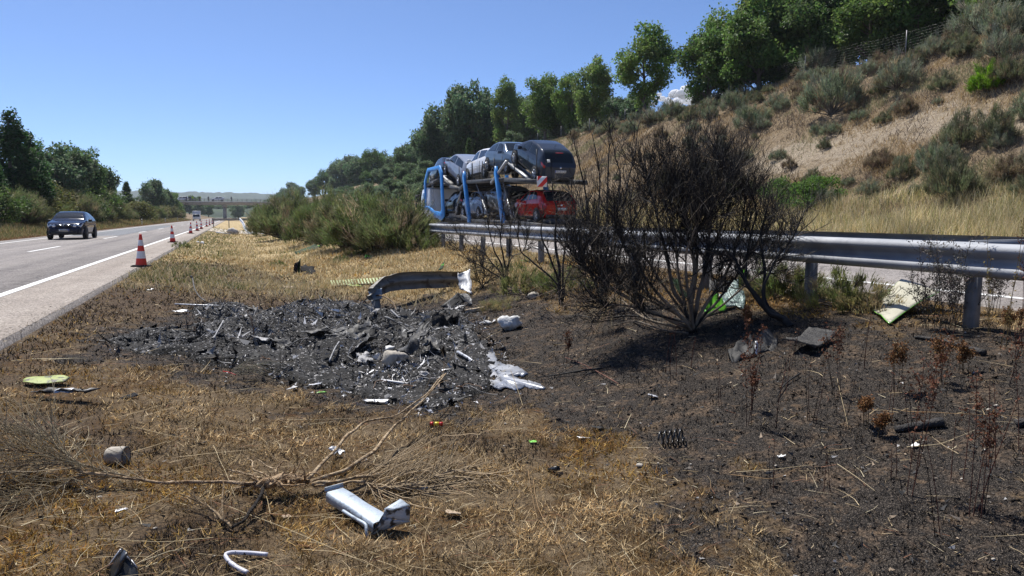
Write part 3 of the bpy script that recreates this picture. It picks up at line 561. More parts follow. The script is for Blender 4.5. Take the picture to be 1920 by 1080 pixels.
# straws lying about on the near ground
x, y, r = polar(6500, 2.1, 16, rg, 46); k = (x > -2.2) & (x < 7); x, y, r = x[k], y[k], r[k]; n = len(x); a = rg.normal(.3, 1.1, n); q = MB()
b, s, g = masks(x, y); kk = (b < .5) | (rg.random(n) < .45); x, y, r, b, a = x[kk], y[kk], r[kk], b[kk], a[kk]; n = len(x); ln = rg.uniform(.05, .2, n) * rg.choice([1, 1, 1.5, 3.0], n); e = rg.uniform(-.05, .18, n); d = unit(np.stack([np.cos(a), np.sin(a), e], 1)); side = unit(np.cross(d, np.array([0, 0, 1.])) + rg.normal(0, .3, (n, 3)))
c = pick(rg, n, [(.55, .44, .27), (.42, .32, .18), (.62, .54, .36), (.25, .12, .07), (.10, .07, .05)], [.33, .27, .15, .15, .10])
ribbons(q, np.stack([x, y, ground(x, y) + .012], 1), d, ln, .0012 + .00055 * r, np.stack([rg.normal(0, .32, n) * ln, rg.normal(0, .32, n) * ln, -.08 * ln], 1), c, rg, 3, side)
tag(q.build('straw_litter', M['straw']), 'loose pale straws scattered over the scorched ground', 'straw', kind='stuff')

# grit and crumbs along the broken asphalt edge
n = 9000; y = 3.5 * (60 / 3.5) ** rg.random(n); x = -2.44 + rg.normal(0, .12, n) + .10 * fbm(y * 1.1, y * 0, 6, 3); q = MB(); z = np.where(x < -2.44, .003, ground(x, y) + .004); d = unit(rg.normal(0, 1, (n, 3)) * np.array([1, 1, .3])); L_ = .006 + .022 * rg.random(n) ** 2
ribbons(q, np.stack([x, y, z], 1), d, L_, L_ * .8, rg.normal(0, .3, (n, 3)) * L_[:, None], pick(rg, n, [(.26, .23, .20), (.36, .31, .25), (.14, .12, .10), (.45, .38, .28)]), rg, 2, unit(np.cross(d, rg.normal(0, 1, (n, 3)))))
tag(q.build('roadside_grit', M['straw']), 'loose grit along the broken edge of the shoulder asphalt', 'gravel', kind='stuff')
# ---------------------------------------------------------------- guardrails
M['galv'] = pmat('galvanised_steel', (.25, .265, .29), (.36, .375, .40), 3, .72, .15, bump=.12, bscale=60, rvar=.12, c3=(.30, .31, .33), s3=11, t3=.62)
M['galv_dull'] = pmat('weathered_steel', (.17, .17, .168), (.25, .248, .24), 7, .7, .2, bump=.15, bscale=50, rvar=.1, c3=(.20, .19, .18), s3=6, t3=.58)
WB = np.array([(0, .155), (.022, .152), (.060, .135), (.081, .108), (.083, .085), (.074, .062), (.012, .028), (.0, .012), (.0, -.012), (.012, -.028), (.074, -.062), (.083, -.085), (.081, -.108), (.060, -.135), (.022, -.152), (0, -.155)])
def sweep(mb, P, prof, side, upv, scale=None, col=(.5, .5, .5)):
    """profile (d,h) carried along P; d along side, h along up (arrays per point)"""
    P = np.asarray(P, float); side = np.broadcast_to(np.asarray(side, float), P.shape); upv = np.broadcast_to(np.asarray(upv, float), P.shape)
    s = np.ones((len(P), 2)) if scale is None else np.asarray(scale, float)
    G = P[:, None] + side[:, None] * (prof[None, :, 0, None] * s[:, None, 0:1]) + upv[:, None] * (prof[None, :, 1, None] * s[:, None, 1:2]); mb.grid(G, col)
def beam_mesh(sgn):
    q = MB()
    for d in (0, .004): sweep(q, [(0, -.13, 0), (0, 4.13, 0)], WB + np.array([d, 0]), (sgn, 0, 0), (0, 0, 1))
    for yy in (-.08, .02, 2.0, 3.98, 4.08):
        for zz_ in ((0,) if yy == 2.0 else (-.03, .03)): q.lathe([(.001, -.026), (.014, -.022), (.018, 0)], 8, axis='X', c=(sgn * .0, yy, zz_)) if sgn < 0 else None
    return q.data('beam', M['galv'], True)
def post_mesh():
    q = MB(); t = .006; w_, d_ = .12, .07
    q.box((0, 0, -.1), (w_, t, 1.1)); q.box((-w_ / 2 + t / 2, d_ / 2, -.1), (t, d_, 1.1)); q.box((w_ / 2 - t / 2, d_ / 2, -.1), (t, d_, 1.1))
    q.box((-w_ / 2 + .015, d_, -.1), (.03, t, 1.1)); q.box((w_ / 2 - .015, d_, -.1), (.03, t, 1.1)); return q.data('post', M['galv_dull'])
BM = {-1: beam_mesh(-1), 1: beam_mesh(1)}; PM = post_mesh(); q = MB(); q.box((0, 0, 0), (.78, .06, .012)); q.box((0, .03, -.03), (.78, .012, .06)); q.box((0, -.03, -.03), (.78, .012, .06)); SPM = q.data('spacer', M['galv'])
rail = empty('guardrail', (6.38, 0, .37)); tag(rail, 'double-sided steel guardrail on posts between burnt verge and right carriageway', 'guardrail')
for k in range(-2, 19):
    zz = .63 + .01 * math.sin(k * 2.3)
    if True: o = obj('beam', BM[-1], rail, (-.075 + .012 * math.sin(k), 4 * k + .53, zz), (0, 0, .0015 * math.sin(k * 5)))
    obj('beam', BM[1], rail, (.80, 4 * k + .53, zz + .035))
for k in range(-3, 38):
    yy = 2 * k + .53; obj('post', PM, rail, (0, yy, .15), (R(rng.normal(0, .8)), R(rng.normal(0, .8)), 0))
    if k % 2 == 0: obj('spacer', SPM, rail, (.36, yy + .05, .80))
# rail across the median crossover with a torn, drooping end
far = empty('guardrail', (-2.6, 101, 0)); tag(far, 'pale guardrail crossing the median beyond the cones', 'guardrail')
for k in range(3):
    o = obj('beam', BM[-1], far, (.1 + 4 * k * math.cos(.35), 4 * k * math.sin(.35), .95), (0, 0, -R(90) + .35))
for k in range(6): obj('post', PM, far, (.1 + 2 * k * math.cos(.35), 2 * k * math.sin(.35) + .1, .45), (0, 0, -R(90) + .35))
def bent_rail(name, pts, label, mat, side_hint=None, scale=None, ups=None, parent=None, sub=7):
    P = np.array(pts, float); t = np.arange(len(P)); tt = np.linspace(0, len(P) - 1, (len(P) - 1) * sub + 1); Q = np.stack([np.interp(tt, t, P[:, a]) for a in range(3)], 1)
    for _ in range(3): Q[1:-1] = (Q[:-2] + 2 * Q[1:-1] + Q[2:]) / 4
    T = unit(np.gradient(Q, axis=0)); U = np.array([np.interp(tt, t, np.array(ups, float)[:, a]) for a in range(3)]).T if ups is not None else np.broadcast_to(np.array([0, 0, 1.]), Q.shape)
    S = unit(np.cross(T, U)); U = np.cross(S, T); sc_ = np.ones((len(Q), 2)) if scale is None else np.stack([np.interp(tt, t, [s[0] for s in scale]), np.interp(tt, t, [s[1] for s in scale])], 1)
    jit = 1 + .12 * (vn(tt * 3, tt * 0 + 4, 8)[:, None] - .5); q = MB()
    for d in (0., .005): sweep(q, Q, WB + np.array([d, 0]), S, U, sc_ * jit)
    o = q.build(name, mat, parent, True)
    if parent is None: tag(o, label, 'guardrail')
    return o
g1 = gp(470, 441); g0 = wp(455, 413, 78)
M['galv_pale'] = pmat('zinc_sheet', (.55, .57, .59), (.66, .68, .70), 4, .5, .3, bump=.1)  # paler zinc tone for the torn rail end
bent_rail('torn_guardrail', [wp(450, 411, 80), wp(455, 417, 77), wp(459, 427, 74), wp(467, 436, 71), wp(485, 440.5, 68), wp(510, 438, 66), wp(535, 436, 66)], 'torn guardrail end bending down to the grass beyond the cones', M['galv_pale'], ups=[(0, 0, 1), (.2, -.2, 1), (.5, -.8, .6), (.3, -.8, .5), (0, -.5, .8), (0, -.2, 1), (0, 0, 1)], scale=[(1, 1), (.7, 1.1), (.5, 1.3), (.4, 1.1), (1, .6), (1, .5), (1, .5)])

# ---------------------------------------------------------------- traffic cones, delineators, fence
M['cone_red'] = pmat('cone_red', (.72, .045, .022), (.60, .035, .02), 9, .5, c3=(.40, .05, .03), s3=14, t3=.66); M['cone_white'] = pmat('cone_white', (.74, .76, .80), (.66, .68, .73), 12, .5, c3=(.5, .5, .52), s3=20, t3=.62); M['rubber'] = pmat('black_rubber', (.022, .022, .023), (.035, .034, .033), 12, .85)
def cone_r(z): return .145 - (.145 - .035) * (z - .05) / .82
def cone():
    root = empty('traffic_cone')
    q = MB(); q.box((0, 0, .018), (.40, .40, .034)); q.box((0, 0, .041), (.34, .34, .012)); q.build('base', M['rubber'], root)
    def ring(z0, z1, nm, m, extra=()):
        q = MB(); q.lathe([(cone_r(z0), z0), (cone_r(z1), z1)] + list(extra), 20); q.build(nm, m, root, True)
    ring(.047, .23, 'red_band', M['cone_red']); ring(.23, .43, 'white_band', M['cone_white']); ring(.43, .58, 'red_band', M['cone_red']); ring(.58, .74, 'white_band', M['cone_white']); ring(.74, .87, 'red_band', M['cone_red'], [(.033, .893), (.022, .90), (.018, .86)])
    return root
proto = cone(); G_C = 'traffic cones along the carriageway edge'
cl = ['red and white traffic cone on the scorched edge of the shoulder', 'red and white traffic cone at the green tuft on the shoulder edge', 'traffic cone beside the end of the solid edge line, third along the row', 'traffic cone close to its neighbour, fourth along the row', 'traffic cone by the twig on the kerb, fifth along the row', 'distant traffic cone, sixth along the row', 'distant traffic cone, seventh along the row', 'distant traffic cone, eighth along the row', 'farthest traffic cone, last in the row before the bridge']
for k, (px, py) in enumerate([(265, 500), (324, 454.5), (357.5, 438), (370, 433), (377.5, 429.5), (387.5, 425), (393, 422.5), (398, 420.3), (400.5, 418.8)]):
    c = proto if k == 0 else copy_tree(proto); d = ray(px, py); t = (CAM_Z - .0) / -d[2]; p = CP + d * t; z = max(0.005, float(ground(p[0], p[1])) if p[0] > -2.42 else .005)
    c.location = (p[0], p[1], z); c.rotation_euler = (R(rng.normal(0, 1)), R(rng.normal(0, 1)), rng.uniform(0, 1.5)); tag(c, cl[k], 'traffic cone', G_C)
M['white_plastic'] = pmat('white_plastic', (.72, .72, .70), (.6, .6, .58), 5, .5); M['black_plastic'] = pmat('black_plastic', (.012, .012, .013), (.02, .02, .02), 8, .85, spec=.15)
def deline():
    r_ = empty('delineator_post'); q = MB(); q.prism([(-.06, -.05), (.06, -.05), (.0, .06)], -.1, 1.0, 'Z'); q.build('shaft', M['white_plastic'], r_); q = MB(); q.prism([(-.063, -.053), (.063, -.053), (.0, .064)], .72, .88, 'Z'); q.build('black_band', M['black_plastic'], r_); return r_
dp = deline()
for k, px in enumerate((265.5, 309.5, 333, 345)):
    x, y, t = at_x(px, -13.0); d = dp if k == 0 else copy_tree(dp); d.location = (x, y, float(ground(x, y))); tag(d, 'white roadside delineator post with black band on the left verge', 'delineator', 'delineator posts on the left verge')
M['wire'] = pmat('fence_wire', (.16, .16, .16), (.24, .24, .24), 8, .5, .6)
fence = empty('wire_fence', (39.4, 40, 11)); tag(fence, 'wire mesh fence with steel posts along the embankment top', 'fence')
fx = lambda y: 39.3 + .6 * math.sin(y * .07); ys = np.arange(25.6, 110, 8.2)
for y in ys: q = MB(); z = float(ground(fx(y), y)); q.tube([(fx(y), y, z - .2), (fx(y), y, z + 1.75)], .03, 6); o = q.build('post', M['wire']); o.parent = fence; o.matrix_parent_inverse = Matrix.Translation((-39.4, -40, -11))
q = MB()
for h in np.linspace(.1, 1.6, 10): yy = np.arange(24, 108, 1.2); q.tube([(fx(y), y, float(ground(fx(y), y)) + h) for y in yy], .0016, 3, cap=False)
for y in np.arange(24, 108, .3): z = float(ground(fx(y), y)); q.tube([(fx(y), y, z + .1), (fx(y), y, z + 1.6)], .0012, 3, cap=False)
o = q.build('wire_mesh', M['wire']); o.parent = fence; o.matrix_parent_inverse = Matrix.Translation((-39.4, -40, -11))

# ---------------------------------------------------------------- bridge with cars and onlookers
M['concrete'] = pmat('concrete', (.38, .36, .335), (.47, .45, .42), 1.2, .9, bump=.3, bscale=8, c3=(.22, .21, .2), s3=.9, t3=.6)
BY = 268.; br = empty('bridge', (-3, BY, 0)); tag(br, 'concrete road bridge over the motorway with three piers and railings', 'bridge')
def bz(py, y=BY): return CAM_Z + (405 - py) * y * .932 / FPX * 1.0 / (.932 * .932 + .0) * .93
zd0, zd1 = bz(388.5), bz(380.5)
q = MB(); q.box((0, 0, (zd0 + zd1) / 2 + .25), (90, 8, zd1 - zd0 - .5)); q.build('deck', M['concrete'], br)
q = MB(); q.box((0, -4.2, zd1 - .2), (90, .5, .5)); q.build('parapet_edge', M['concrete'], br)
for x in (-15.2, .3, 11.5):
    q = MB(); q.box((x, 0, zd0 / 2 - .6), (1.1, 5, zd0 + 1.2)); q.box((x, 0, zd0 + .1), (1.6, 7, .5)); q.build('pier', M['concrete'], br)
q = MB()
for x in np.arange(-45, 45, 1.5): q.box((x, -4.25, zd1 + .45), (.12, .12, .9))
for h in (.35, .62, .9): q.box((0, -4.25, zd1 + h), (90, .1, .08))
q.build('railing', M['galv_dull'], br)
for sx in (-1, 1): q = MB(); q.box((sx * 45 + 12 * sx, 0, zd1 / 2 - 2), (25, 14, zd1 + 4)); q.build('abutment', M['concrete'], br)

# ---------------------------------------------------------------- cars
M['glass'] = pmat('car_glass', (.012, .016, .02), rough=.02, spec=.35); M['tyre'] = pmat('tyre', (.016, .016, .017), (.026, .026, .026), 14, .85); M['rim'] = pmat('alloy_rim', (.50, .51, .53), rough=.3, metal=.85)
M['trim'] = pmat('black_trim', (.014, .014, .015), rough=.55); M['lamp'] = pmat('lamp_glass', (.75, .78, .82), (.55, .58, .62), 30, .1, .3, coat=.8); M['tail'] = pmat('tail_lamp', (.55, .012, .010), (.40, .01, .01), 20, .15, coat=.8)
M['plate'] = pmat('number_plate', (.75, .75, .73), rough=.4); M['plate_blue'] = pmat('plate_blue', (.02, .06, .35), rough=.4); M['chrome'] = pmat('chrome', (.7, .71, .73), rough=.15, metal=1.)
def paint(name, c): return pmat(name, c, tuple(v * .92 for v in c), 2, .08, .0, spec=.3)
BODY = {  # x stations from tail (0) to nose (1): top line, belt line; heights in fractions of H, widths in fractions of half W
    'hatch': dict(L=4.0, W=1.74, H=1.46, wb=(.175, .80), wr=.31, top=[(0, .56), (.02, .60), (.06, .70), (.13, .90), (.20, .955), (.36, 1.0), (.52, .985), (.60, .93), (.70, .79), (.79, .655), (.86, .62), (.94, .565), (.985, .47), (1, .36)], belt=[(0, .56), (.1, .66), (.4, .64), (.75, .60), (.9, .55), (1, .36)], wid=[(0, .80), (.03, .90), (.12, .99), (.4, 1), (.7, .99), (.88, .94), (.96, .82), (1, .62)], bot=[(0, .27), (.06, .17), (.3, .13), (.7, .13), (.94, .14), (1, .2)], side=(.19, .66), rear=(.045, .175), front=(.565, .755)),
    'sedan': dict(L=4.45, W=1.80, H=1.50, wb=(.19, .80), wr=.32, top=[(0, .54), (.02, .60), (.09, .66), (.17, .80), (.26, .93), (.36, .99), (.50, 1.0), (.58, .96), (.66, .83), (.745, .68), (.82, .64), (.93, .575), (.985, .47), (1, .36)], belt=[(0, .54), (.1, .62), (.4, .635), (.75, .60), (.9, .55), (1, .36)], wid=[(0, .80), (.03, .90), (.12, .98), (.4, 1), (.7, .99), (.88, .94), (.96, .83), (1, .62)], bot=[(0, .27), (.06, .18), (.3, .13), (.7, .13), (.94, .14), (1, .2)], side=(.16, .68), rear=(.10, .25), front=(.565, .735)),
    'wagon': dict(L=4.5, W=1.82, H=1.58, wb=(.19, .80), wr=.32, top=[(0, .58), (.015, .66), (.05, .80), (.09, .93), (.15, .97), (.36, 1.0), (.52, .99), (.60, .94), (.68, .81), (.755, .68), (.82, .64), (.93, .585), (.985, .48), (1, .36)], belt=[(0, .58), (.1, .64), (.4, .63), (.75, .60), (.9, .55), (1, .36)], wid=[(0, .82), (.03, .92), (.12, .99), (.4, 1), (.7, .99), (.88, .94), (.96, .83), (1, .62)], bot=[(0, .27), (.06, .18), (.3, .14), (.7, .14), (.94, .15), (1, .2)], side=(.10, .70), rear=(.022, .10), front=(.575, .735)),
    'suv': dict(L=4.88, W=1.98, H=1.69, wb=(.19, .795), wr=.375, top=[(0, .60), (.02, .665), (.06, .70), (.14, .83), (.24, .94), (.36, .99), (.48, 1.0), (.56, .965), (.64, .85), (.715, .70), (.78, .675), (.92, .61), (.975, .53), (1, .40)], belt=[(0, .60), (.1, .66), (.4, .645), (.75, .635), (.9, .58), (1, .40)], wid=[(0, .82), (.03, .92), (.12, 1.0), (.4, .985), (.7, .985), (.86, .99), (.95, .90), (1, .74)], bot=[(0, .3), (.06, .2), (.3, .16), (.7, .16), (.95, .16), (1, .2)], side=(.20, .66), rear=(.07, .20), front=(.545, .70)),
}
class Car:
    def __init__(s, kind):
        b = s.b = BODY[kind]; s.L, s.W, s.H = b['L'], b['W'], b['H']; s.u = np.linspace(0, 1, 97)
        f = lambda k: np.interp(s.u, *np.array(b[k]).T)
        def sm(a, n=3):
            a = a.copy()
            for _ in range(n): a[1:-1] = (a[:-2] + 2 * a[1:-1] + a[2:]) / 4
            return a
        zt = sm(f('top')) * s.H; zb = np.minimum(sm(f('belt')) * s.H, zt - .02); w_ = sm(f('wid')) * s.W / 2; z0 = sm(f('bot')) * s.H
        g = np.clip((zt - zb) / (.33 * s.H), 0, 1); g = sm(g, 2); roofw = w_ * .74
        y5 = w_ * .93 * (1 - g) + roofw * g
        mid = z0 + (zb - z0) * .55
        C = np.stack([np.stack([0 * w_, z0], 1), np.stack([w_ * .86, z0], 1), np.stack([w_ * .965, z0 + .10 * s.H * .6], 1), np.stack([w_, mid], 1), np.stack([w_ * .972, zb], 1), np.stack([y5, zt - .035 * s.H * (.4 + .6 * g)], 1), np.stack([y5 * .62, zt - .006 * s.H], 1), np.stack([0 * w_, zt], 1)], 1)
        # smooth section by Catmull-Rom across the ring
        k = 6; rows = []; n = C.shape[1]
        for i in range(n - 1):
            p0 = C[:, max(i - 1, 0)]; p1 = C[:, i]; p2 = C[:, i + 1]; p3 = C[:, min(i + 2, n - 1)]
            for t in np.arange(k) / k:
                cr = .5 * ((2 * p1) + (-p0 + p2) * t + (2 * p0 - 5 * p1 + 4 * p2 - p3) * t * t + (-p0 + 3 * p1 - 3 * p2 + p3) * t ** 3); ln = p1 + (p2 - p1) * t; rows.append(.55 * cr + .45 * ln)
        rows.append(C[:, -1]); s.S_ = np.stack(rows, 1); s.vn = np.arange(len(rows)) / k       # (97, m, 2)
    def S(s, u, v, sg=1):
        u = np.atleast_1d(u); v = np.atleast_1d(v); m = s.S_.shape[1]
        iu = np.clip(u * 96, 0, 95.999); a = iu.astype(int); fu = (iu - a)[:, None]; iv = np.clip(v * 6, 0, m - 1.001); c = iv.astype(int); fv = (iv - c)[:, None]
        p = (s.S_[a, c] * (1 - fu) + s.S_[a + 1, c] * fu) * (1 - fv) + (s.S_[a, c + 1] * (1 - fu) + s.S_[a + 1, c + 1] * fu) * fv
        return np.stack([sg * p[:, 0], u * s.L - s.L / 2, p[:, 1]], 1)
    def body(s, mat, root):
        q = MB(); Rr = s.S_.shape[1]; U = s.u
        full = np.concatenate([np.stack([s.S_[:, :, 0], np.broadcast_to((U * s.L - s.L / 2)[:, None], s.S_.shape[:2]), s.S_[:, :, 1]], -1), np.stack([-s.S_[:, ::-1, 0], np.broadcast_to((U * s.L - s.L / 2)[:, None], s.S_.shape[:2]), s.S_[:, ::-1, 1]], -1)[:, 1:]], 1)
        q.grid(full); n = full.shape[1]; q.add(full[0], [np.arange(n)[::-1][None]]); q.add(full[-1], [np.arange(n)[None]])
        return q.build('body', mat, root, True)
    def patch(s, nm, corners, mat, root, sg=1, off=.006, n=8, cross=False):
        """corners (u,v) x4 in order; v > 7 runs over to the other side"""
        c = np.array(corners, float); a, b_ = np.meshgrid(np.linspace(0, 1, n), np.linspace(0, 1, n), indexing='ij')
        uv = c[0] * ((1 - a) * (1 - b_))[..., None] + c[1] * (a * (1 - b_))[..., None] + c[2] * (a * b_)[..., None] + c[3] * ((1 - a) * b_)[..., None]
        u, v = uv[..., 0].ravel(), uv[..., 1].ravel(); over = v > 7; vv = np.where(over, 14 - v, v); P = s.S(u, vv); P[:, 0] *= np.where(over, -1, 1) * sg
        e = 1e-2; Pu = s.S(u + e, vv); Pu[:, 0] *= np.where(over, -1, 1) * sg; v2 = v + .05; o2 = v2 > 7; Pv = s.S(u, np.where(o2, 14 - v2, v2)); Pv[:, 0] *= np.where(o2, -1, 1) * sg
        N = unit(np.cross(Pu - P, Pv - P)); cen = np.array([0, 0, s.H * .45]); fl = np.sign(np.sum(N * (P - cen), 1)); fl[fl == 0] = 1; P = P + N * fl[:, None] * off
        q = MB(); q.grid(P.reshape(n, n, 3)); return q.build(nm, mat, root, True)
def make_car(kind, mat, label, cat='car', loc=(0, 0, 0), rot=(0, 0, 0), detail='', rim=None, name='car', group=None):
    c = Car(kind); b = c.b; L, W, H = c.L, c.W, c.H; root = empty(name, loc, rot); root.rotation_mode = 'ZXY'; root.rotation_euler = rot
    body = c.body(mat, root); s0, s1 = b['side']; md = (s0 + s1) / 2 + .02
    fa, fb = b['front']; ra, rb = b['rear']
    c.patch('windscreen', [(fb - .012, 5.35), (fb - .012, 8.65), (fa + .01, 8.75), (fa + .01, 5.25)], M['glass'], root)
    c.patch('rear_window', [(ra, 5.4), (ra, 8.6), (rb, 8.75), (rb, 5.25)], M['glass'], root)
    for sg in (1, -1):
        c.patch('side_window', [(md + .012, 4.14), (s1 + .02, 4.14), (s1 - .10, 4.9), (md + .012, 4.92)], M['glass'], root, sg)
        c.patch('side_window', [(s0 + .02, 4.22), (md - .012, 4.14), (md - .012, 4.92), (s0 + .075, 4.85)], M['glass'], root, sg)
        c.patch('door_seam', [(md - .002, 2.2), (md + .002, 2.2), (md + .002, 4.1), (md - .002, 4.1)], M['trim'], body, sg, .003)
        c.patch('sill', [(b['wb'][0] + .08, 1.2), (b['wb'][1] - .09, 1.2), (b['wb'][1] - .09, 2.1), (b['wb'][0] + .08, 2.1)], M['trim'], body, sg, .004)
        for hu in (md - .05, s0 + .08): c.patch('door_handle', [(hu, 3.62), (hu + .035, 3.62), (hu + .035, 3.72), (hu, 3.72)], mat, body, sg, .025)
        c.patch('tail_lamp', [(.012, 3.55), (.075, 3.72), (.085, 4.05), (.010, 4.2)], M['tail'], root, sg, .008)
        c.patch('headlight', [(.90, 3.75), (.972, 3.72), (.968, 4.25), (.89, 4.05)], M['lamp'], root, sg, .008)
        q = MB(); mx = sg * (W / 2 + .09); my = (s1 - .035) * L - L / 2; q.box((mx, my, H * .66), (.20, .10, .15)); q.box((mx - sg * .12, my + .02, H * .635), (.10, .05, .04)); m_ = q.build('mirror', mat if kind != 'suv' else M['trim'], root); m_.modifiers.new('bevel', 'BEVEL').width = .03
    # wheels in dark arches
    for wy in b['wb']:
        for sg in (1, -1):
            yy = wy * L - L / 2; r = b['wr']; xw = sg * (W / 2 - .07)
            q = MB(); q.lathe([(r * 1.17, -.25), (r * 1.17, .0)], 24, axis='X', c=(sg * (W / 2 + .004), yy, r), col=(0, 0, 0)) if False else None
            q.lathe([(.001, 0), (r * 1.16, 0)], 26, axis='X', c=(sg * (W / 2 + .008), yy, r + .02)); q.build('wheel_arch', M['trim'], body)
            wh = empty('wheel'); wh.parent = root; wh.location = (xw, yy, r)
            q = MB(); q.lathe([(r * .66, -.10), (r * .93, -.11), (r, -.08), (r, .08), (r * .93, .11), (r * .66, .10), (r * .62, .04)], 26, axis='X'); q.build('tyre', M['tyre'], wh, True)
            q = MB(); q.lathe([(r * .66, .09 * sg), (r * .60, .10 * sg), (r * .58, .03 * sg), (.001, .02 * sg)], 26, axis='X')
            for k in range(5):
                a = k * 2 * math.pi / 5; q.tube([(sg * .085, math.cos(a) * .05, math.sin(a) * .05), (sg * .095, math.cos(a + .18) * r * .6, math.sin(a + .18) * r * .6)], .022, 4); q.tube([(sg * .085, math.cos(a) * .05, math.sin(a) * .05), (sg * .095, math.cos(a - .18) * r * .6, math.sin(a - .18) * r * .6)], .022, 4)
            q.lathe([(.06, .09 * sg), (.05, .115 * sg), (.001, .115 * sg)], 10, axis='X'); q.build('rim', rim or M['rim'], wh, True); 
    def bx(nm, c_, d, m, rx=0): q = MB(); q.box(c_, d, rx=rx); return q.build(nm, m, root)
    zb_ = H * .16
    if detail == 'suv':
        yf = L / 2
        bx('bumper_grille', (0, yf - .03, H * .235), (1.35, .10, .20), M['trim'])
        for sg in (1, -1):
            bx('side_intake', (sg * .72, yf - .14, H * .26), (.26, .22, .20), M['trim']); g_ = bx('kidney_grille', (sg * .21, yf - .07, H * .475), (.36, .16, .17), M['chrome']); g_.modifiers.new('bevel', 'BEVEL').width = .05
            q = MB()
            for k in range(8): q.box((sg * .21 - .15 + k * .043, yf + .012, H * .475), (.022, .012, .14))
            q.build('grille_bars', M['trim'], g_); q = MB(); q.box((sg * .21, yf + .009, H * .475), (.33, .006, .145)); q.build('grille_mesh', M['trim'], g_)
            for k, xx in enumerate((.53, .70)):
                q = MB(); q.lathe([(.095, 0), (.09, .03), (.001, .035)], 18, axis='Y', c=(sg * xx, yf - .085 - k * .05, H * .475)); h_ = q.build('headlight', M['lamp'], root, True)
        q = MB(); q.lathe([(.045, 0), (.001, .01)], 16, axis='Y', c=(0, yf - .03, H * .545)); q.build('badge', M['chrome'], root)
        bx('number_plate', (0, yf + .03, H * .335), (.52, .015, .11), M['plate']); q = MB()
        for k in range(7): q.box((-.19 + k * .062, yf + .04, H * .335), (.034, .004, .07))
        q.build('plate_characters', M['trim'], root); bx('plate_band', (-.235, yf + .039, H * .335), (.045, .004, .11), M['plate_blue'])
    else:
        yr = -L / 2
        bx('rear_bumper', (0, yr + .05, H * .22), (W * .80, .16, .16), M['trim']).modifiers.new('bevel', 'BEVEL').width = .04
        bx('number_plate', (0, yr - .022 if kind != 'sedan' else yr - .02, H * .43), (.52, .015, .11), M['plate'])
        bx('plate_band', (-.238, yr - .031, H * .43), (.044, .004, .11), M['plate_blue'])
        bx('front_grille', (0, L / 2 - .03, H * .24), (W * .45, .10, .14), M['trim'])
        bx('badge', (0, yr + .015, H * .535), (.10, .05, .08), M['chrome'])
        q = MB(); q.tube([(0, -L * .27, H * .97), (0, -L * .30, H * 1.09)], .008, 4); q.build('aerial', M['trim'], root)
    tag(root, label, cat, group); return root
def plate_text(root, kind, txt):
    b = BODY[kind]; cu = bpy.data.curves.new('plate_characters', 'FONT'); cu.body = txt; cu.size = .105; cu.align_x = 'CENTER'; cu.align_y = 'CENTER'; cu.extrude = .001
    o = bpy.data.objects.new('plate_characters', cu); COL.objects.link(o); dg = bpy.context.evaluated_depsgraph_get(); me = bpy.data.meshes.new_from_object(o.evaluated_get(dg)); bpy.data.objects.remove(o)
    me.materials.clear(); me.materials.append(M['trim']); obj('plate_characters', me, root, (.022, -b['L'] / 2 - .032, b['H'] * .43), (R(90), 0, 0))
P_ = {k: paint(k, c) for k, c in dict(navy_paint=(.010, .018, .045), anthracite_paint=(.030, .038, .055), silver_paint=(.26, .29, .36), white_paint=(.86, .86, .86), greyblue_paint=(.10, .14, .20), red_paint=(.42, .008, .010), black_paint=(.015, .016, .018), grey_paint=(.16, .17, .185), paleblue_paint=(.33, .42, .55)).items()}
make_car('suv', P_['navy_paint'], 'dark blue sloping-roofed off-road car driving on the left carriageway', 'car', (-9.35, 51.3, .005), (0, 0, math.pi), 'suv', pmat('dark_rim', (.10, .10, .11), rough=.35, metal=.8))
# ---------------------------------------------------------------- car transporter and its load
M['blue'] = pmat('transporter_blue', (.030, .25, .66), (.026, .21, .58), 4, .42, c3=(.05, .18, .38), s3=7, t3=.64); M['truckwhite'] = pmat('cab_white', (.72, .73, .74), (.62, .63, .64), 3, .35, coat=.5); M['deck'] = pmat('dark_deck_steel', (.045, .047, .05), (.085, .085, .085), 5, .6, .5, bump=.2); M['ramp'] = pmat('ramp_steel', (.24, .25, .26), (.34, .35, .36), 8, .5, .6)
M['amber'] = pmat('amber_board', (.70, .32, .01), rough=.45); M['hred'] = pmat('hazard_red', (.62, .02, .015), rough=.45); M['hwhite'] = pmat('hazard_white', (.72, .73, .76), rough=.45)
TX, TZ = 12.98, .40                          # truck axis (left flank at x = 11.75), road level
tr = empty('car_transporter', (TX, 26, TZ)); tag(tr, 'car transporter with blue uprights, white cab and two decks of cars', 'truck')
LW = 1.23
def T(nm, mat, fn, parent=None, bev=0):
    q = MB(); fn(q); o = q.build(nm, mat, parent or tr)
    if bev: o.modifiers.new('bevel', 'BEVEL').width = bev
    return o
yl = lambda y: y - 26
T('chassis', M['deck'], lambda q: [q.box((sx * .45, yl(36.8), .75), (.18, 20.4, .28)) for sx in (-1, 1)] + [q.box((0, yl(y), .75), (2.2, .12, .2)) for y in np.arange(27, 47, 1.6)])
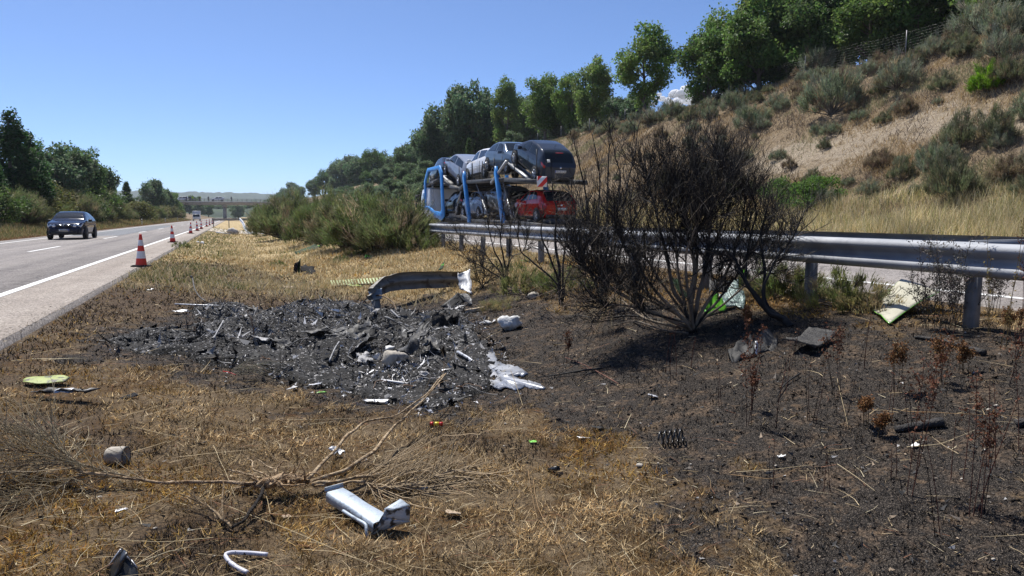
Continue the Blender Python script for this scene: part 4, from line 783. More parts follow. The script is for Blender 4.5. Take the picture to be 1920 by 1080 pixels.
def deckpan(q, pts, w_=.62):
    for sx in (-1, 1):
        for (y0, z0), (y1, z1) in zip(pts[:-1], pts[1:]):
            a = math.atan2(z1 - z0, y1 - y0); ln = math.hypot(z1 - z0, y1 - y0); q.box((sx * .82, yl((y0 + y1) / 2), (z0 + z1) / 2), (w_, ln, .06), rx=a); q.box((sx * 1.17, yl((y0 + y1) / 2), (z0 + z1) / 2 - .04), (.09, ln, .20), rx=a)
            q.box((sx * .50, yl((y0 + y1) / 2), (z0 + z1) / 2 + .03), (.05, ln, .1), rx=a)
    for (y0, z0), (y1, z1) in zip(pts[:-1], pts[1:]):
        for f in np.arange(0.1, 1, .25): q.box((0, yl(y0 + (y1 - y0) * f), z0 + (z1 - z0) * f - .08), (2.3, .08, .08))
T('lower_deck', M['deck'], lambda q: deckpan(q, [(26.5, .62), (29.5, .72), (36.5, .78), (38, 1.0)]))
T('upper_deck', M['deck'], lambda q: deckpan(q, [(27.5, 2.46), (31.2, 2.72), (37.0, 2.86), (38.4, 2.5), (40.2, 2.75), (42.0, 3.3), (46.4, 2.95)]))
T('ramp', M['ramp'], lambda q: [q.box((sx * .82, yl(29.75), 2.88), (.42, 3.0, .05), rx=R(20)) for sx in (-1, 1)] + [q.box((sx * .82 + k, yl(29.75), 2.93), (.04, 3.0, .07), rx=R(20)) for sx in (-1, 1) for k in (-.2, .2)] + [q.box((-1.18, yl(32.0), 3.04), (.10, 2.3, .14), rx=R(-23))])
T('ramp', M['ramp'], lambda q: [q.box((sx * .82, yl(41.0), 2.98), (.42, 2.9, .05), rx=R(19)) for sx in (-1, 1)])
for sx in (-1, 1):                               # blue uprights
    def fr(q, sx=sx):
        x = sx * LW; w_ = .10
        out = [(45.9, 1.42), (45.9, 3.25), (45.0, 4.05), (42.1, 4.05), (41.6, 3.6), (41.25, 1.0), (41.9, .72), (43.3, .95), (44.6, 1.35)]; inn = [(45.55, 1.66), (45.55, 3.22), (44.8, 3.8), (42.4, 3.8), (42.05, 3.45), (41.75, 1.4), (42.1, 1.25), (43.4, 1.32), (44.6, 1.58)]
        n = len(out); a = np.array([(yl(p[0]), p[1]) for p in out]); b_ = np.array([(yl(p[0]), p[1]) for p in inn])
        V = np.concatenate([np.column_stack([np.full(n, x + o), z]) for o in (-w_ / 2, w_ / 2) for z in (a, b_)]); i = np.arange(n); j = (i + 1) % n
        q.add(V, [np.stack([i, j, j + n, i + n], 1), np.stack([i + 2 * n, i + 3 * n, j + 3 * n, j + 2 * n], 1), np.stack([i, i + 2 * n, j + 2 * n, j], 1), np.stack([i + n, j + n, j + 3 * n, i + 3 * n], 1)])
    T('blue_frame', M['blue'], fr, bev=.02)
    for y0, y1, zt in ((37.25, 36.35, 3.42), (32.2, 31.2, 3.38)):
        T('blue_upright', M['blue'], lambda q, sx=sx, y0=y0, y1=y1, zt=zt: q.prism([(yl(y0) - .13, zt - .3), (yl(y0) + .02, zt), (yl(y0) + .14, zt - .35), (yl(y1) + .17, .6), (yl(y1) - .17, .6)], sx * LW - .08, sx * LW + .08, 'X'), bev=.015)
    T('mudguard', M['deck'], lambda q, sx=sx: [q.box((sx * 1.0, yl(y), 1.08), (.45, .95, .06)) for y in (33.2, 34.4, 42.3)])
for y in (27.4, 29.9, 32.6, 34.3, 36.0, 38.3): T('guard_stanchion', M['deck'], lambda q, y=y: q.tube([(-1.2, yl(y), 2.75), (-1.2, yl(y), 3.75)], .025, 5))
for k, y in enumerate((29.8, 30.7, 33.3, 34.4, 42.4, 46.1)):
    for sx in (-1, 1):
        r = .40 if k < 4 else .50; wh = empty('wheel'); wh.parent = tr; wh.location = (sx * 1.06, yl(y), r)
        q = MB(); q.lathe([(r * .6, -.15), (r * .95, -.15), (r, -.11), (r, .11), (r * .95, .15), (r * .6, .15)], 24, axis='X'); q.build('tyre', M['tyre'], wh, True); q = MB(); q.lathe([(r * .6, .14 * sx), (r * .5, .05 * sx), (r * .25, .05 * sx), (r * .2, .16 * sx), (.001, .16 * sx)], 20, axis='X'); q.build('rim', M['ramp'], wh, True)
cabp = [(44.75, .55), (44.75, 2.75), (45.3, 2.85), (46.6, 2.75), (46.95, 2.3), (47.1, 1.5), (47.1, .45), (46.65, .45), (46.55, .95), (45.65, .95), (45.5, .45)]
cab = T('cab', M['truckwhite'], lambda q: q.prism([(yl(a), b_) for a, b_ in cabp], -1.2, 1.2, 'X'), bev=.05)
for sx in (-1, 1):
    T('side_window', M['glass'], lambda q, sx=sx: q.prism([(yl(45.75), 1.75), (yl(45.75), 2.5), (yl(46.5), 2.5), (yl(46.85), 1.75)], sx * 1.207 - .008, sx * 1.207 + .008, 'X'), cab)
    T('wing_mirror', M['trim'], lambda q, sx=sx: [q.box((sx * 1.48, yl(46.95), 2.15), (.22, .12, .5)), q.box((sx * 1.48, yl(46.95), 1.7), (.22, .12, .28)), q.tube([(sx * 1.2, yl(46.8), 2.4), (sx * 1.48, yl(46.95), 2.4)], .02, 5)], cab)
T('windscreen', M['glass'], lambda q: q.add([(-1.1, yl(47.11), 1.55), (1.1, yl(47.11), 1.55), (1.1, yl(46.96), 2.35), (-1.1, yl(46.96), 2.35)], [[[0, 1, 2, 3]]]), cab)
T('sun_visor', M['trim'], lambda q: q.box((0, yl(47.2), 2.62), (2.3, .5, .05), rx=R(-12)), cab)
for sx in (-1, 1):
    for (ya, za, yb, zb_) in ((33.6, .9, 35.6, 2.7), (38.2, 2.4, 39.4, 1.1), (30.4, .9, 31.6, 2.6)): T('hydraulic_ram', M['ramp'], lambda q, sx=sx, ya=ya, za=za, yb=yb, zb_=zb_: [q.tube([(sx * 1.12, yl(ya), za), (sx * 1.12, yl((ya + yb) / 2), (za + zb_) / 2)], .055, 7), q.tube([(sx * 1.12, yl((ya + yb) / 2), (za + zb_) / 2), (sx * 1.12, yl(yb), zb_)], .03, 6)])
    T('ladder', M['ramp'], lambda q, sx=sx: [q.tube([(sx * 1.28, yl(43.6 + d), 1.6), (sx * 1.28, yl(43.6 + d), 3.6)], .015, 4) for d in (0, .3)] + [q.tube([(sx * 1.28, yl(43.6), z), (sx * 1.28, yl(43.9), z)], .012, 4) for z in np.arange(1.7, 3.6, .28)])
T('handrail', M['deck'], lambda q: [q.tube([(-1.2, yl(y), 2.8 if y < 38 else 3.0), (-1.2, yl(y), 3.8)], .014, 4) for y in np.arange(31.5, 38, 1.1)] + [q.tube([(-1.2, yl(31.5), 3.55), (-1.2, yl(37.6), 3.55)], .008, 4)])
hb = T('hazard_board', M['hwhite'], lambda q: q.box((-1.02, yl(27.25), 2.42), (.44, .03, .44)))
def stripes(q):
    h = .22; cx, cz, y = -1.02, 2.42, yl(27.25) - .018
    for a, b_ in ((-.44, -.29), (-.15, .0), (.15, .29)):
        # diagonal band a < (x+z) < b clipped to the square
        P = [(-h, -h), (h, -h), (h, h), (-h, h)]
        for lim, sg in ((a, 1), (b_, -1)):
            o = []
            for i in range(len(P)):
                p, n_ = P[i], P[(i + 1) % len(P)]; fp = sg * (p[1] - p[0] - lim * 1.5); fn = sg * (n_[1] - n_[0] - lim * 1.5)
                if fp >= 0: o.append(p)
                if (fp >= 0) != (fn >= 0): t = fp / (fp - fn); o.append((p[0] + (n_[0] - p[0]) * t, p[1] + (n_[1] - p[1]) * t))
            P = o
        if len(P) > 2: q.poly([(cx + p[0], y, cz + p[1]) for p in P])
T('hazard_stripes', M['hred'], stripes, hb)
T('amber_board', M['amber'], lambda q: [q.box((x, yl(26.45), .50), (.5, .03, .18)) for x in (-.75, .55)])
T('tail_beam', M['deck'], lambda q: q.box((0, yl(26.52), .52), (2.4, .10, .24)))
for sx in (-1, 1): T('tail_lamp', M['tail'], lambda q, sx=sx: q.box((sx * 1.1, yl(26.45), .52), (.16, .03, .16)))
G_T = 'cars carried on the transporter'
def load(kind, pm, yr, zr, yf, zf, label, front=1, x=TX, rim=None):
    b = BODY[kind]; wb = (b['wb'][1] - b['wb'][0]) * b['L']; a = math.asin(max(-.5, min(.5, (zf - zr) / wb))) * front; mid = (b['wb'][0] + b['wb'][1]) / 2 * b['L'] - b['L'] / 2
    o = make_car(kind, P_[pm], label, 'car', rim=rim, group=G_T); o.rotation_mode = 'XYZ'; o.rotation_euler = (a, 0, 0 if front == 1 else math.pi)
    yc, zc = (yr + yf) / 2, (zr + zf) / 2; m = Matrix.Rotation(0 if front == 1 else math.pi, 3, 'Z') @ Matrix.Rotation(a, 3, 'X'); off = m @ Vector((0, mid, 0)); o.rotation_euler = m.to_euler(); o.location = (x - off.x, yc - off.y, zc - off.z); return o
c5 = load('hatch', 'anthracite_paint', 28.5, 2.92, 30.9, 3.78, 'dark grey hatchback tilted nose-up at the rear of the upper deck'); plate_text(c5, 'hatch', 'EK 212 JA')
q = MB(); q.box((-.56, -1.88, 1.045), (.13, .012, .12), rx=-.6); q.build('window_sticker', M['plate'], c5)
q = MB(); q.box((0, -1.63, 1.33), (.34, .05, .03)); q.build('brake_lamp', M['tail'], c5)
load('sedan', 'greyblue_paint', 34.55, 3.40, 31.75, 3.66, 'grey-blue saloon facing backwards behind the nose-up hatchback', -1)
load('wagon', 'white_paint', 35.0, 3.36, 37.7, 3.30, 'white car in the middle of the upper deck')
load('wagon', 'silver_paint', 39.6, 3.10, 42.05, 3.88, 'silver estate car tilted nose-up next to the blue frame')
load('sedan', 'black_paint', 43.0, 3.72, 45.7, 3.36, 'dark car over the cab inside the blue frame')
load('hatch', 'red_paint', 28.2, 1.08, 30.7, 1.14, 'bright red hatchback at the rear of the lower deck')
load('hatch', 'grey_paint', 32.6, 1.25, 34.9, 1.75, 'grey car tilted nose-up behind the red hatchback on the lower deck')
load('sedan', 'paleblue_paint', 36.0, 1.22, 38.5, 1.3, 'pale car in the dark middle of the lower deck')
load('hatch', 'black_paint', 39.9, 1.45, 42.4, 1.35, 'black car on the lower deck behind the cab')

# traffic and onlookers on and under the bridge
for px, lb, k in ((408, 'white car on the bridge deck', 'wagon'), (341, 'white car at the left end of the bridge', 'wagon')):
    d = ray(px, 380); t = BY / d[1]; make_car(k, P_['white_paint'], lb, 'car', (d[0] * t, BY - 1.5, zd1 + .05), (0, 0, R(90)), group='cars on the bridge')
van = empty('white_van', (-10.2, 232, .0)); tag(van, 'small white box van on the road just before the bridge', 'van')
T('cargo_box', M['truckwhite'], lambda q: q.box((0, .8, 1.75), (2.1, 3.6, 2.3)), van, .05); T('cab', M['truckwhite'], lambda q: q.prism([(-2.3, .4), (-2.3, 1.1), (-1.7, 1.95), (-1.0, 2.0), (-1.0, .4)], -1, 1, 'X'), van, .04); T('windscreen', M['glass'], lambda q: q.add([(-.9, -2.26, 1.18), (.9, -2.26, 1.18), (.9, -1.74, 1.92), (-.9, -1.74, 1.92)], [[[0, 1, 2, 3]]]), van)
for yy in (-1.6, 1.7):
    for sx in (-1, 1): T('wheel', M['tyre'], lambda q, yy=yy, sx=sx: q.lathe([(.001, -.12), (.33, -.12), (.35, -.08), (.35, .08), (.33, .12), (.001, .12)], 16, axis='X', c=(sx * .9, yy, .35)), van)
M['skin'] = pmat('skin', (.45, .29, .21), (.42, .26, .19), 6, .6)
def person(x, y, z, cloth, trous, label):
    root = empty('person', (x, y, z)); prof = [(0, .0), (.02, .02)]
    q = MB()                                   # body: one continuous lathe-like figure, arms and legs joined at the joints
    secs = [(.90, .17, .11), (1.0, .18, .12), (1.15, .17, .12), (1.3, .20, .12), (1.42, .21, .11), (1.48, .10, .08), (1.52, .055, .06), (1.56, .055, .065), (1.60, .075, .09), (1.66, .085, .10), (1.72, .07, .085), (1.75, .02, .03)]
    th = np.arange(12) * 2 * math.pi / 12; q.grid(np.array([[(rx * math.cos(a), ry * math.sin(a), h) for a in list(th) + [th[0]]] for h, rx, ry in secs]))
    cl = np.array([cloth if s[0] < 1.5 else (.40, .26, .19) for s in secs]); q.C[-1] = np.repeat(cl, 13, 0)
    for sx in (-1, 1):
        q.tube([(sx * .09, 0, .93), (sx * .10, .01, .5), (sx * .10, -.01, .1), (sx * .10, -.01, .03), (sx * .10, -.16, .02)], [.095, .065, .045, .05, .04], 8, np.array([trous, trous, trous, (.03, .03, .03), (.03, .03, .03)]))
        q.tube([(sx * .19, 0, 1.42), (sx * .25, .02, 1.14), (sx * .24, -.10, .92), (sx * .235, -.13, .84)], [.055, .045, .032, .03], 7, np.array([cloth, cloth, (.40, .26, .19), (.40, .26, .19)]))
    q.build('body', M['cloth'], root, True); q = MB(); q.lathe([(.092, 1.66), (.094, 1.70), (.075, 1.755), (.001, 1.775)], 12); q.build('hair', M['trim'], root, True)
    tag(root, label, 'person', 'onlookers on the bridge')
M['cloth'] = pmat('clothing', (.1, .1, .1), attr=True, rough=.85)
for px, c, t_, lb in ((350, (.03, .03, .04), (.02, .02, .03), 'person in dark clothes at the bridge railing by the parked white car'), (355, (.05, .05, .06), (.03, .03, .04), 'person in dark jacket standing in the group on the bridge'), (358, (.04, .06, .10), (.02, .02, .03), 'person in navy top standing in the group on the bridge'), (361.5, (.45, .62, .02), (.03, .03, .05), 'person in yellow high-visibility vest on the bridge'), (374, (.04, .04, .04), (.03, .03, .03), 'person in black beside another at the bridge railing'), (376, (.35, .45, .05), (.03, .03, .03), 'person in dull yellow vest at the bridge railing'), (391, (.05, .05, .06), (.02, .02, .02), 'lone person at the bridge railing near the white car'), (434, (.05, .05, .06), (.02, .02, .02), 'lone person on the bridge away from the others')):
    d = ray(px, 380); t = (BY - 3.6) / d[1]; person(d[0] * t, BY - 3.6, zd1 + .02, c, t_, lb)
# ---------------------------------------------------------------- burnt shrubs
def poly_smooth(pts, sub=4, wob=0., rg=None):
    P = np.array(pts, float); t = np.arange(len(P)); tt = np.linspace(0, len(P) - 1, (len(P) - 1) * sub + 1); Q = np.stack([np.interp(tt, t, P[:, a]) for a in range(3)], 1)
    if wob: Q[1:-1] += rg.normal(0, wob, Q[1:-1].shape)
    for _ in range(2): Q[1:-1] = (Q[:-2] + 2 * Q[1:-1] + Q[2:]) / 4
    return Q
BLACK = [(.012, .011, .011), (.020, .018, .017), (.030, .027, .025)]
def twig(p, d, L, rg, n=5, wig=.25, up=.05):
    out = [p]; d = d / np.linalg.norm(d)
    for k in range(n): d = d + rg.normal(0, wig, 3) + np.array([0, 0, up]); d = d / np.linalg.norm(d); out.append(out[-1] + d * L / n)
    return np.array(out)
def burnt_shrub(label, stems, seed, n2=14, n3=9, l2=.55, l3=.3, r3=.0028, tan=.35, up=.12, cat='burnt bush', start=.35, fine=None, group=None):
    """stems: list of (points, r0, r1)"""
    rg = np.random.default_rng(seed); base = np.array(stems[0][0][0]); root = empty('burnt_shrub', base); tb = MB(); tw = MB(); off = -base
    for pts, r0, r1 in stems:
        Q = poly_smooth(pts, 5, .018, rg) + off; n = len(Q); bare = rg.random() < tan
        f = np.linspace(0, 1, n)[:, None]; cd_ = np.array(BLACK[rg.integers(0, 3)]); cb = np.array([(.30, .23, .16), (.22, .17, .125)][rg.integers(0, 2)])
        m_ = np.clip((vn(f[:, 0] * 5, f[:, 0] * 0 + seed, int(r0 * 9e4)) - .30) * 5, 0, 1)[:, None] * (f > .08) * (f < .85) if bare else np.zeros((n, 1))
        rr = np.linspace(r0, r1, n) * (1 + .15 * (vn(f[:, 0] * 14, f[:, 0] * 0, seed) - .5)); tb.tube(Q, rr, 7, cd_ * (1 - m_) + cb * m_)
        for k in range(n2):
            t = start + (1 - start) * rg.random() ** .8; i = min(int(t * (n - 1)), n - 2); p = Q[i] + (Q[i + 1] - Q[i]) * rg.random(); T = unit(Q[min(i + 1, n - 1)] - Q[max(i - 1, 0)])
            d = unit(T * .8 + rg.normal(0, .6, 3) + np.array([0, 0, up * 2])); L = l2 * rg.uniform(.5, 1.2) * (1.15 - .5 * t); r = max(.0035, min(rr[i] * .55, .008)); B = twig(p, d, L, rg, 6, .2, up)
            tw.tube(B, np.linspace(r, r * .5, len(B)), 4, np.array(BLACK[rg.integers(0, 3)]) if rg.random() < .85 else (.11, .085, .06), cap=False)
            for j in range(n3):
                tt = rg.uniform(.2, 1); ii = min(int(tt * (len(B) - 1)), len(B) - 2); p2 = B[ii] + (B[ii + 1] - B[ii]) * rg.random(); d2 = unit(unit(B[ii + 1] - B[ii]) * .9 + rg.normal(0, .5, 3) + np.array([0, 0, up * 2.5])); C = twig(p2, d2, l3 * rg.uniform(.4, 1.25), rg, 4, .18, up)
                q = rg.random(); col = BLACK[rg.integers(0, 3)] if q < .74 else ((.085, .07, .055) if q < .92 else (.20, .165, .12)); tw.tube(C, np.linspace(r3, r3 * .6, len(C)), 3, col, cap=False)
    tb.build('stem', M['char'], root, True); tw.build('twig', M['char'], root)['kind'] = 'stuff'
    if fine:
        fm = MB()
        for (c, rad, n, L, col, dirv) in fine:
            p = np.array(c) + off + rg.normal(0, 1, (n, 3)) * np.array(rad); d = unit(rg.normal(0, .5, (n, 3)) + np.array(dirv)); ribbons(fm, p, d, L * rg.uniform(.4, 1.2, n), np.full(n, .0042), rg.normal(0, .06, (n, 3)), shade(rg, n, col, .4), rg, 3)
        fm.build('fine_twig', M['char'], root)['kind'] = 'stuff'
    return tag(root, label, cat, group)
def st(base, pts, r0, r1, t0, dt=0.):                     # stem through surveyed points, depth t0 -> t0+dt
    n = len(pts); return ([base] + [wp(px, py, t0 + dt * (k + 1) / n) for k, (px, py) in enumerate(pts)], r0, r1)
B = gp(1298, 622); t0 = (B - CP) @ FW
stems = [st(B, p, r0, r1, t0, dt) for p, r0, r1, dt in [
    ([(1294, 570), (1302, 500), (1290, 420), (1275, 340)], .042, .010, .2), ([(1300, 590), (1318, 520), (1335, 420), (1345, 300)], .034, .008, -.1), ([(1292, 590), (1260, 540), (1250, 470), (1225, 380), (1210, 310)], .034, .007, .3),
    ([(1285, 600), (1240, 560), (1190, 500), (1150, 420)], .030, .007, -.2), ([(1280, 610), (1215, 580), (1150, 545), (1095, 500)], .026, .007, -.3), ([(1290, 600), (1230, 570), (1150, 520), (1110, 440)], .022, .006, .1),
    ([(1310, 590), (1345, 540), (1380, 470), (1400, 360)], .028, .007, .2), ([(1315, 595), (1350, 560), (1410, 480), (1450, 400)], .024, .006, .5), ([(1296, 580), (1310, 460), (1300, 360), (1305, 285)], .026, .006, .5),
    ([(1290, 600), (1270, 500), (1260, 400), (1250, 300)], .024, .006, .6), ([(1300, 600), (1330, 480), (1370, 380), (1380, 310)], .022, .006, .6), ([(1285, 605), (1220, 590), (1160, 570), (1105, 575)], .018, .006, -.5), ([(1292, 600), (1240, 530), (1180, 440), (1185, 350)], .022, .006, .7), ([(1296, 600), (1280, 480), (1320, 400), (1365, 330)], .022, .006, -.4), ([(1280, 608), (1200, 575), (1120, 520), (1065, 470)], .022, .006, -.1), ([(1285, 600), (1210, 550), (1140, 480), (1100, 400)], .022, .006, .4), ([(1310, 600), (1370, 560), (1440, 500), (1490, 440)], .020, .005, .7)]]
burnt_shrub('largest burnt bush, dense black twig crown on pale peeled branches before the guardrail', stems, 901, 23, 14, .55, .34, .0032, .95, .11, start=.44,
            fine=[(wp(1240, 360, t0 + .2), (.26, .3, .22), 1100, .3, (.02, .018, .016), (-.1, 0, .9)), (wp(1370, 365, t0 + .3), (.24, .3, .22), 1000, .3, (.02, .018, .016), (.1, 0, .9)), (wp(1290, 540, t0 + .1), (.3, .25, .12), 260, .3, (.10, .08, .06), (0, -.1, .3)), (wp(1300, 340, t0 + .3), (.33, .35, .26), 3400, .34, (.016, .015, .014), (0, 0, 1.)), (wp(1230, 420, t0), (.5, .4, .3), 900, .3, (.03, .026, .022), (0, 0, .6)), (wp(1390, 400, t0 + .4), (.28, .35, .3), 800, .3, (.02, .018, .017), (.2, 0, .7)), (wp(1150, 560, t0 - .3), (.35, .3, .12), 500, .35, (.13, .10, .07), (-.6, -.3, -.1)), (wp(1310, 480, t0 + .3), (.42, .35, .3), 700, .3, (.035, .03, .026), (0, 0, .4)), (wp(1190, 510, t0), (.45, .35, .28), 600, .32, (.05, .042, .034), (-.4, 0, .35)), (wp(1110, 480, t0 + .2), (.3, .35, .3), 260, .3, (.05, .042, .034), (-.2, 0, .4))])
B2 = gp(1482, 612); t2 = (B2 - CP) @ FW
burnt_shrub('charred shrub with thick black stem leaning over towards the largest burnt bush', [st(B2, p, r0, r1, t2, dt) for p, r0, r1, dt in [
    ([(1470, 598), (1445, 588), (1428, 565), (1400, 535), (1385, 500), (1362, 470)], .045, .012, .25), ([(1470, 598), (1445, 588), (1430, 560), (1432, 500), (1425, 440), (1440, 380)], .036, .007, .3), ([(1470, 598), (1440, 585), (1428, 545), (1450, 490), (1490, 440), (1510, 390)], .026, .005, .1), ([(1470, 598), (1430, 570), (1395, 530), (1400, 470), (1420, 400), (1400, 340)], .026, .005, .5)]], 902, 13, 9, .5, .3, .0028, .2, .08, start=.62)
B3 = gp(1130, 585); t3 = (B3 - CP) @ FW
burnt_shrub('tall gaunt black shrub whose bare stems rise past the rear of the transporter', [st(B3, p, r0, r1, t3, dt) for p, r0, r1, dt in [
    ([(1125, 520), (1110, 440), (1095, 350), (1075, 262)], .030, .006, .3), ([(1128, 520), (1120, 430), (1125, 340), (1110, 250)], .026, .005, .1), ([(1132, 520), (1140, 420), (1140, 330), (1145, 240)], .028, .005, .4), ([(1135, 520), (1155, 420), (1165, 330), (1150, 270)], .024, .005, 0), ([(1138, 520), (1165, 410), (1185, 320), (1200, 225)], .024, .005, .3), ([(1140, 530), (1180, 430), (1215, 360), (1240, 330)], .020, .004, -.2), ([(1122, 540), (1090, 480), (1075, 420), (1085, 350)], .022, .005, -.2)]], 903, 11, 5, .40, .22, .0034, .1, .16, start=.35)
B4 = gp(1052, 572); t4 = (B4 - CP) @ FW
burnt_shrub('black multi-stemmed shrub beside the tall gaunt one, stems crossing the guardrail', [st(B4, p, r0, r1, t4, dt) for p, r0, r1, dt in [
    ([(1048, 510), (1040, 440), (1042, 390), (1035, 340)], .030, .006, .3), ([(1045, 520), (1025, 470), (1012, 430), (1020, 395)], .022, .005, .1), ([(1055, 520), (1060, 450), (1075, 400), (1070, 340)], .020, .005, 0), ([(1050, 540), (1000, 490), (975, 470), (970, 430), (975, 400)], .018, .004, -.2), ([(1058, 530), (1085, 480), (1095, 430)], .016, .004, .3)]], 904, 12, 6, .35, .2, .0032, .1, .1, fine=[(wp(1055, 400, t4), (.2, .2, .15), 260, .25, (.16, .13, .09), (.2, 0, .5))])
B5 = gp(948, 545); t5 = (B5 - CP) @ FW
burnt_shrub('small burnt shrub with fine twigs behind the crumpled white end of the bent guardrail', [st(B5, p, r0, r1, t5, dt) for p, r0, r1, dt in [
    ([(944, 500), (925, 470), (915, 420), (905, 400)], .020, .004, .2), ([(940, 510), (912, 480), (885, 460), (860, 440)], .016, .003, .3), ([(948, 500), (938, 450), (940, 400), (945, 380)], .020, .004, 0), ([(952, 500), (955, 440), (965, 400)], .016, .004, .1), ([(938, 520), (900, 500), (870, 480), (850, 455)], .014, .003, -.2), ([(945, 520), (960, 480), (985, 470), (990, 440)], .018, .004, 0)]], 905, 12, 9, .36, .26, .0034, .05, .08, fine=[(wp(875, 440, t5 + .3), (.42, .3, .28), 700, .28, (.06, .052, .045), (0, 0, .35)), (wp(940, 410, t5), (.35, .3, .2), 350, .25, (.14, .115, .085), (0, 0, .5))])
B6 = gp(905, 540); t6 = (B6 - CP) @ FW
burnt_shrub('low tangle of black twigs right at the end of the bent guardrail', [st(B6, p, r0, r1, t6, dt) for p, r0, r1, dt in [([(900, 525), (890, 505), (895, 480)], .012, .003, .1), ([(915, 525), (930, 505), (945, 500)], .012, .003, .1), ([(905, 530), (910, 510), (905, 490)], .012, .003, .0)]], 906, 22, 12, .26, .16, .0034, 0, .0, start=.1)
# dead branches lying under the bushes
def lying(label, pts, r0, r1, col, seed, hs=None, name='dead_branch', side=6, grp=None):
    rg = np.random.default_rng(seed); P = [gp(px, py, (hs[k] if hs else .03)) for k, (px, py) in enumerate(pts)]; q = MB(); Q = poly_smooth(P, 4, .006, rg); q.tube(Q, np.linspace(r0, r1, len(Q)), 6, col)
    for k in range(side):
        i = rg.integers(2, len(Q) - 1); T_ = twig(Q[i], unit(Q[i] - Q[i - 1]) + rg.normal(0, .5, 3) + np.array([0, 0, .1]), rg.uniform(.1, .35), rg, 4, .2, -.02); q.tube(T_, np.linspace(r1 * .8, r1 * .4, 5), 4, col, cap=False)
    return tag(q.build(name, M['char'], None, True), label, 'branch', grp)
lying('pale bent branch arching out low from the largest burnt bush towards the white lump', [(1275, 615), (1210, 600), (1180, 575), (1165, 560), (1100, 560)], .016, .006, (.20, .16, .115), 31, [.05, .12, .2, .25, .3])
lying('grey dead branch on the black ground under the largest burnt bush', [(1290, 625), (1240, 618), (1190, 600), (1150, 610)], .014, .005, (.12, .10, .08), 32)
lying('long dark stick lying on the ash beside the silver puddle', [(1130, 690), (1060, 700), (1010, 707)], .010, .006, (.03, .028, .026), 33, None, 'dead_branch', 2)
lying('twisted black root left of the largest burnt bush', [(1230, 600), (1180, 590), (1120, 600), (1085, 590), (1060, 600)], .016, .006, (.018, .017, .016), 34)
lying('thin reddish stem lying across the ash near the shrub foot', [(1160, 720), (1110, 690), (1060, 670)], .005, .003, (.20, .09, .06), 35, None, 'dead_branch', 3)
lying('charred thin branch near the coil spring side of the ash', [(1500, 700), (1470, 720), (1455, 745)], .008, .004, (.02, .018, .017), 36)
def log(label, a, b_, r, seed, col=(.016, .015, .014)):
    P = poly_smooth([gp(*a, r * .7), gp((a[0] + b_[0]) / 2, (a[1] + b_[1]) / 2 - 1, r * .9), gp(*b_, r * .6)], 5, .004, np.random.default_rng(seed)); q = MB(); n = len(P); q.tube(P, r * (1 - .35 * np.linspace(0, 1, n)) * (1 + .25 * (vn(np.arange(n) * .9, np.arange(n) * 0., seed) - .5)), 9, col); return tag(q.build('charred_log', M['charlog'], None, True), label, 'log')
M['charlog'] = pmat('charred_bark', (.010, .010, .010), (.045, .040, .037), 30, .85, bump=1., bscale=40)
log('thick black charred log lying among the dead stalks', (1768, 792), (1678, 806), .035, 1); log('charred log end beside the grey dry weeds under the guardrail', (1845, 662), (1770, 640), .030, 2); log('brownish half-burnt log in front of the grey weeds', (1775, 640), (1715, 632), .022, 3); log('blackened stump stub standing near the straw stems', (1905, 795), (1930, 790), .03, 4)
# straw-coloured fan of broken broom twigs drooping to the ash
def fan(label, base, h0, dirs, n, L, seed, col, wd=.004, droop=.5, name='broken_broom_twigs', dead=.0):
    rg = np.random.default_rng(seed); q = MB(); p = np.array(base) + np.array([0, 0, h0]) + rg.normal(0, .03, (n, 3)); d = unit(np.array(dirs) + rg.normal(0, .28, (n, 3))); l = L * rg.uniform(.4, 1.15, n)
    ribbons(q, p, d, l, wd * rg.uniform(.6, 1.3, n), np.column_stack([rg.normal(0, .06, (n, 2)), -droop * l * rg.uniform(.5, 1.2, n)]), shade(rg, n, col, .35), rg, 5); return tag(q.build(name, M['straw']), label, 'twigs')
fan('straw coloured spray of broom twigs drooping onto the ash', gp(1150, 612), .32, (-.9, -.5, .0), 170, .62, 41, (.26, .20, .12), .005, .45)
fan('pale twig spray beside the black shrub stems', gp(1090, 560), .3, (-.5, .1, .5), 130, .5, 42, (.22, .185, .115), .005, .35)
fan('grey broom spray bent over at the near edge of the burnt heap', gp(445, 712), .10, (1, -.1, .25), 120, .55, 43, (.20, .175, .13), .004, .45)
fan('low greyish twigs beside the bent spray at the heap edge', gp(520, 700), .06, (.8, -.4, .1), 70, .4, 44, (.16, .14, .11), .004, .3)
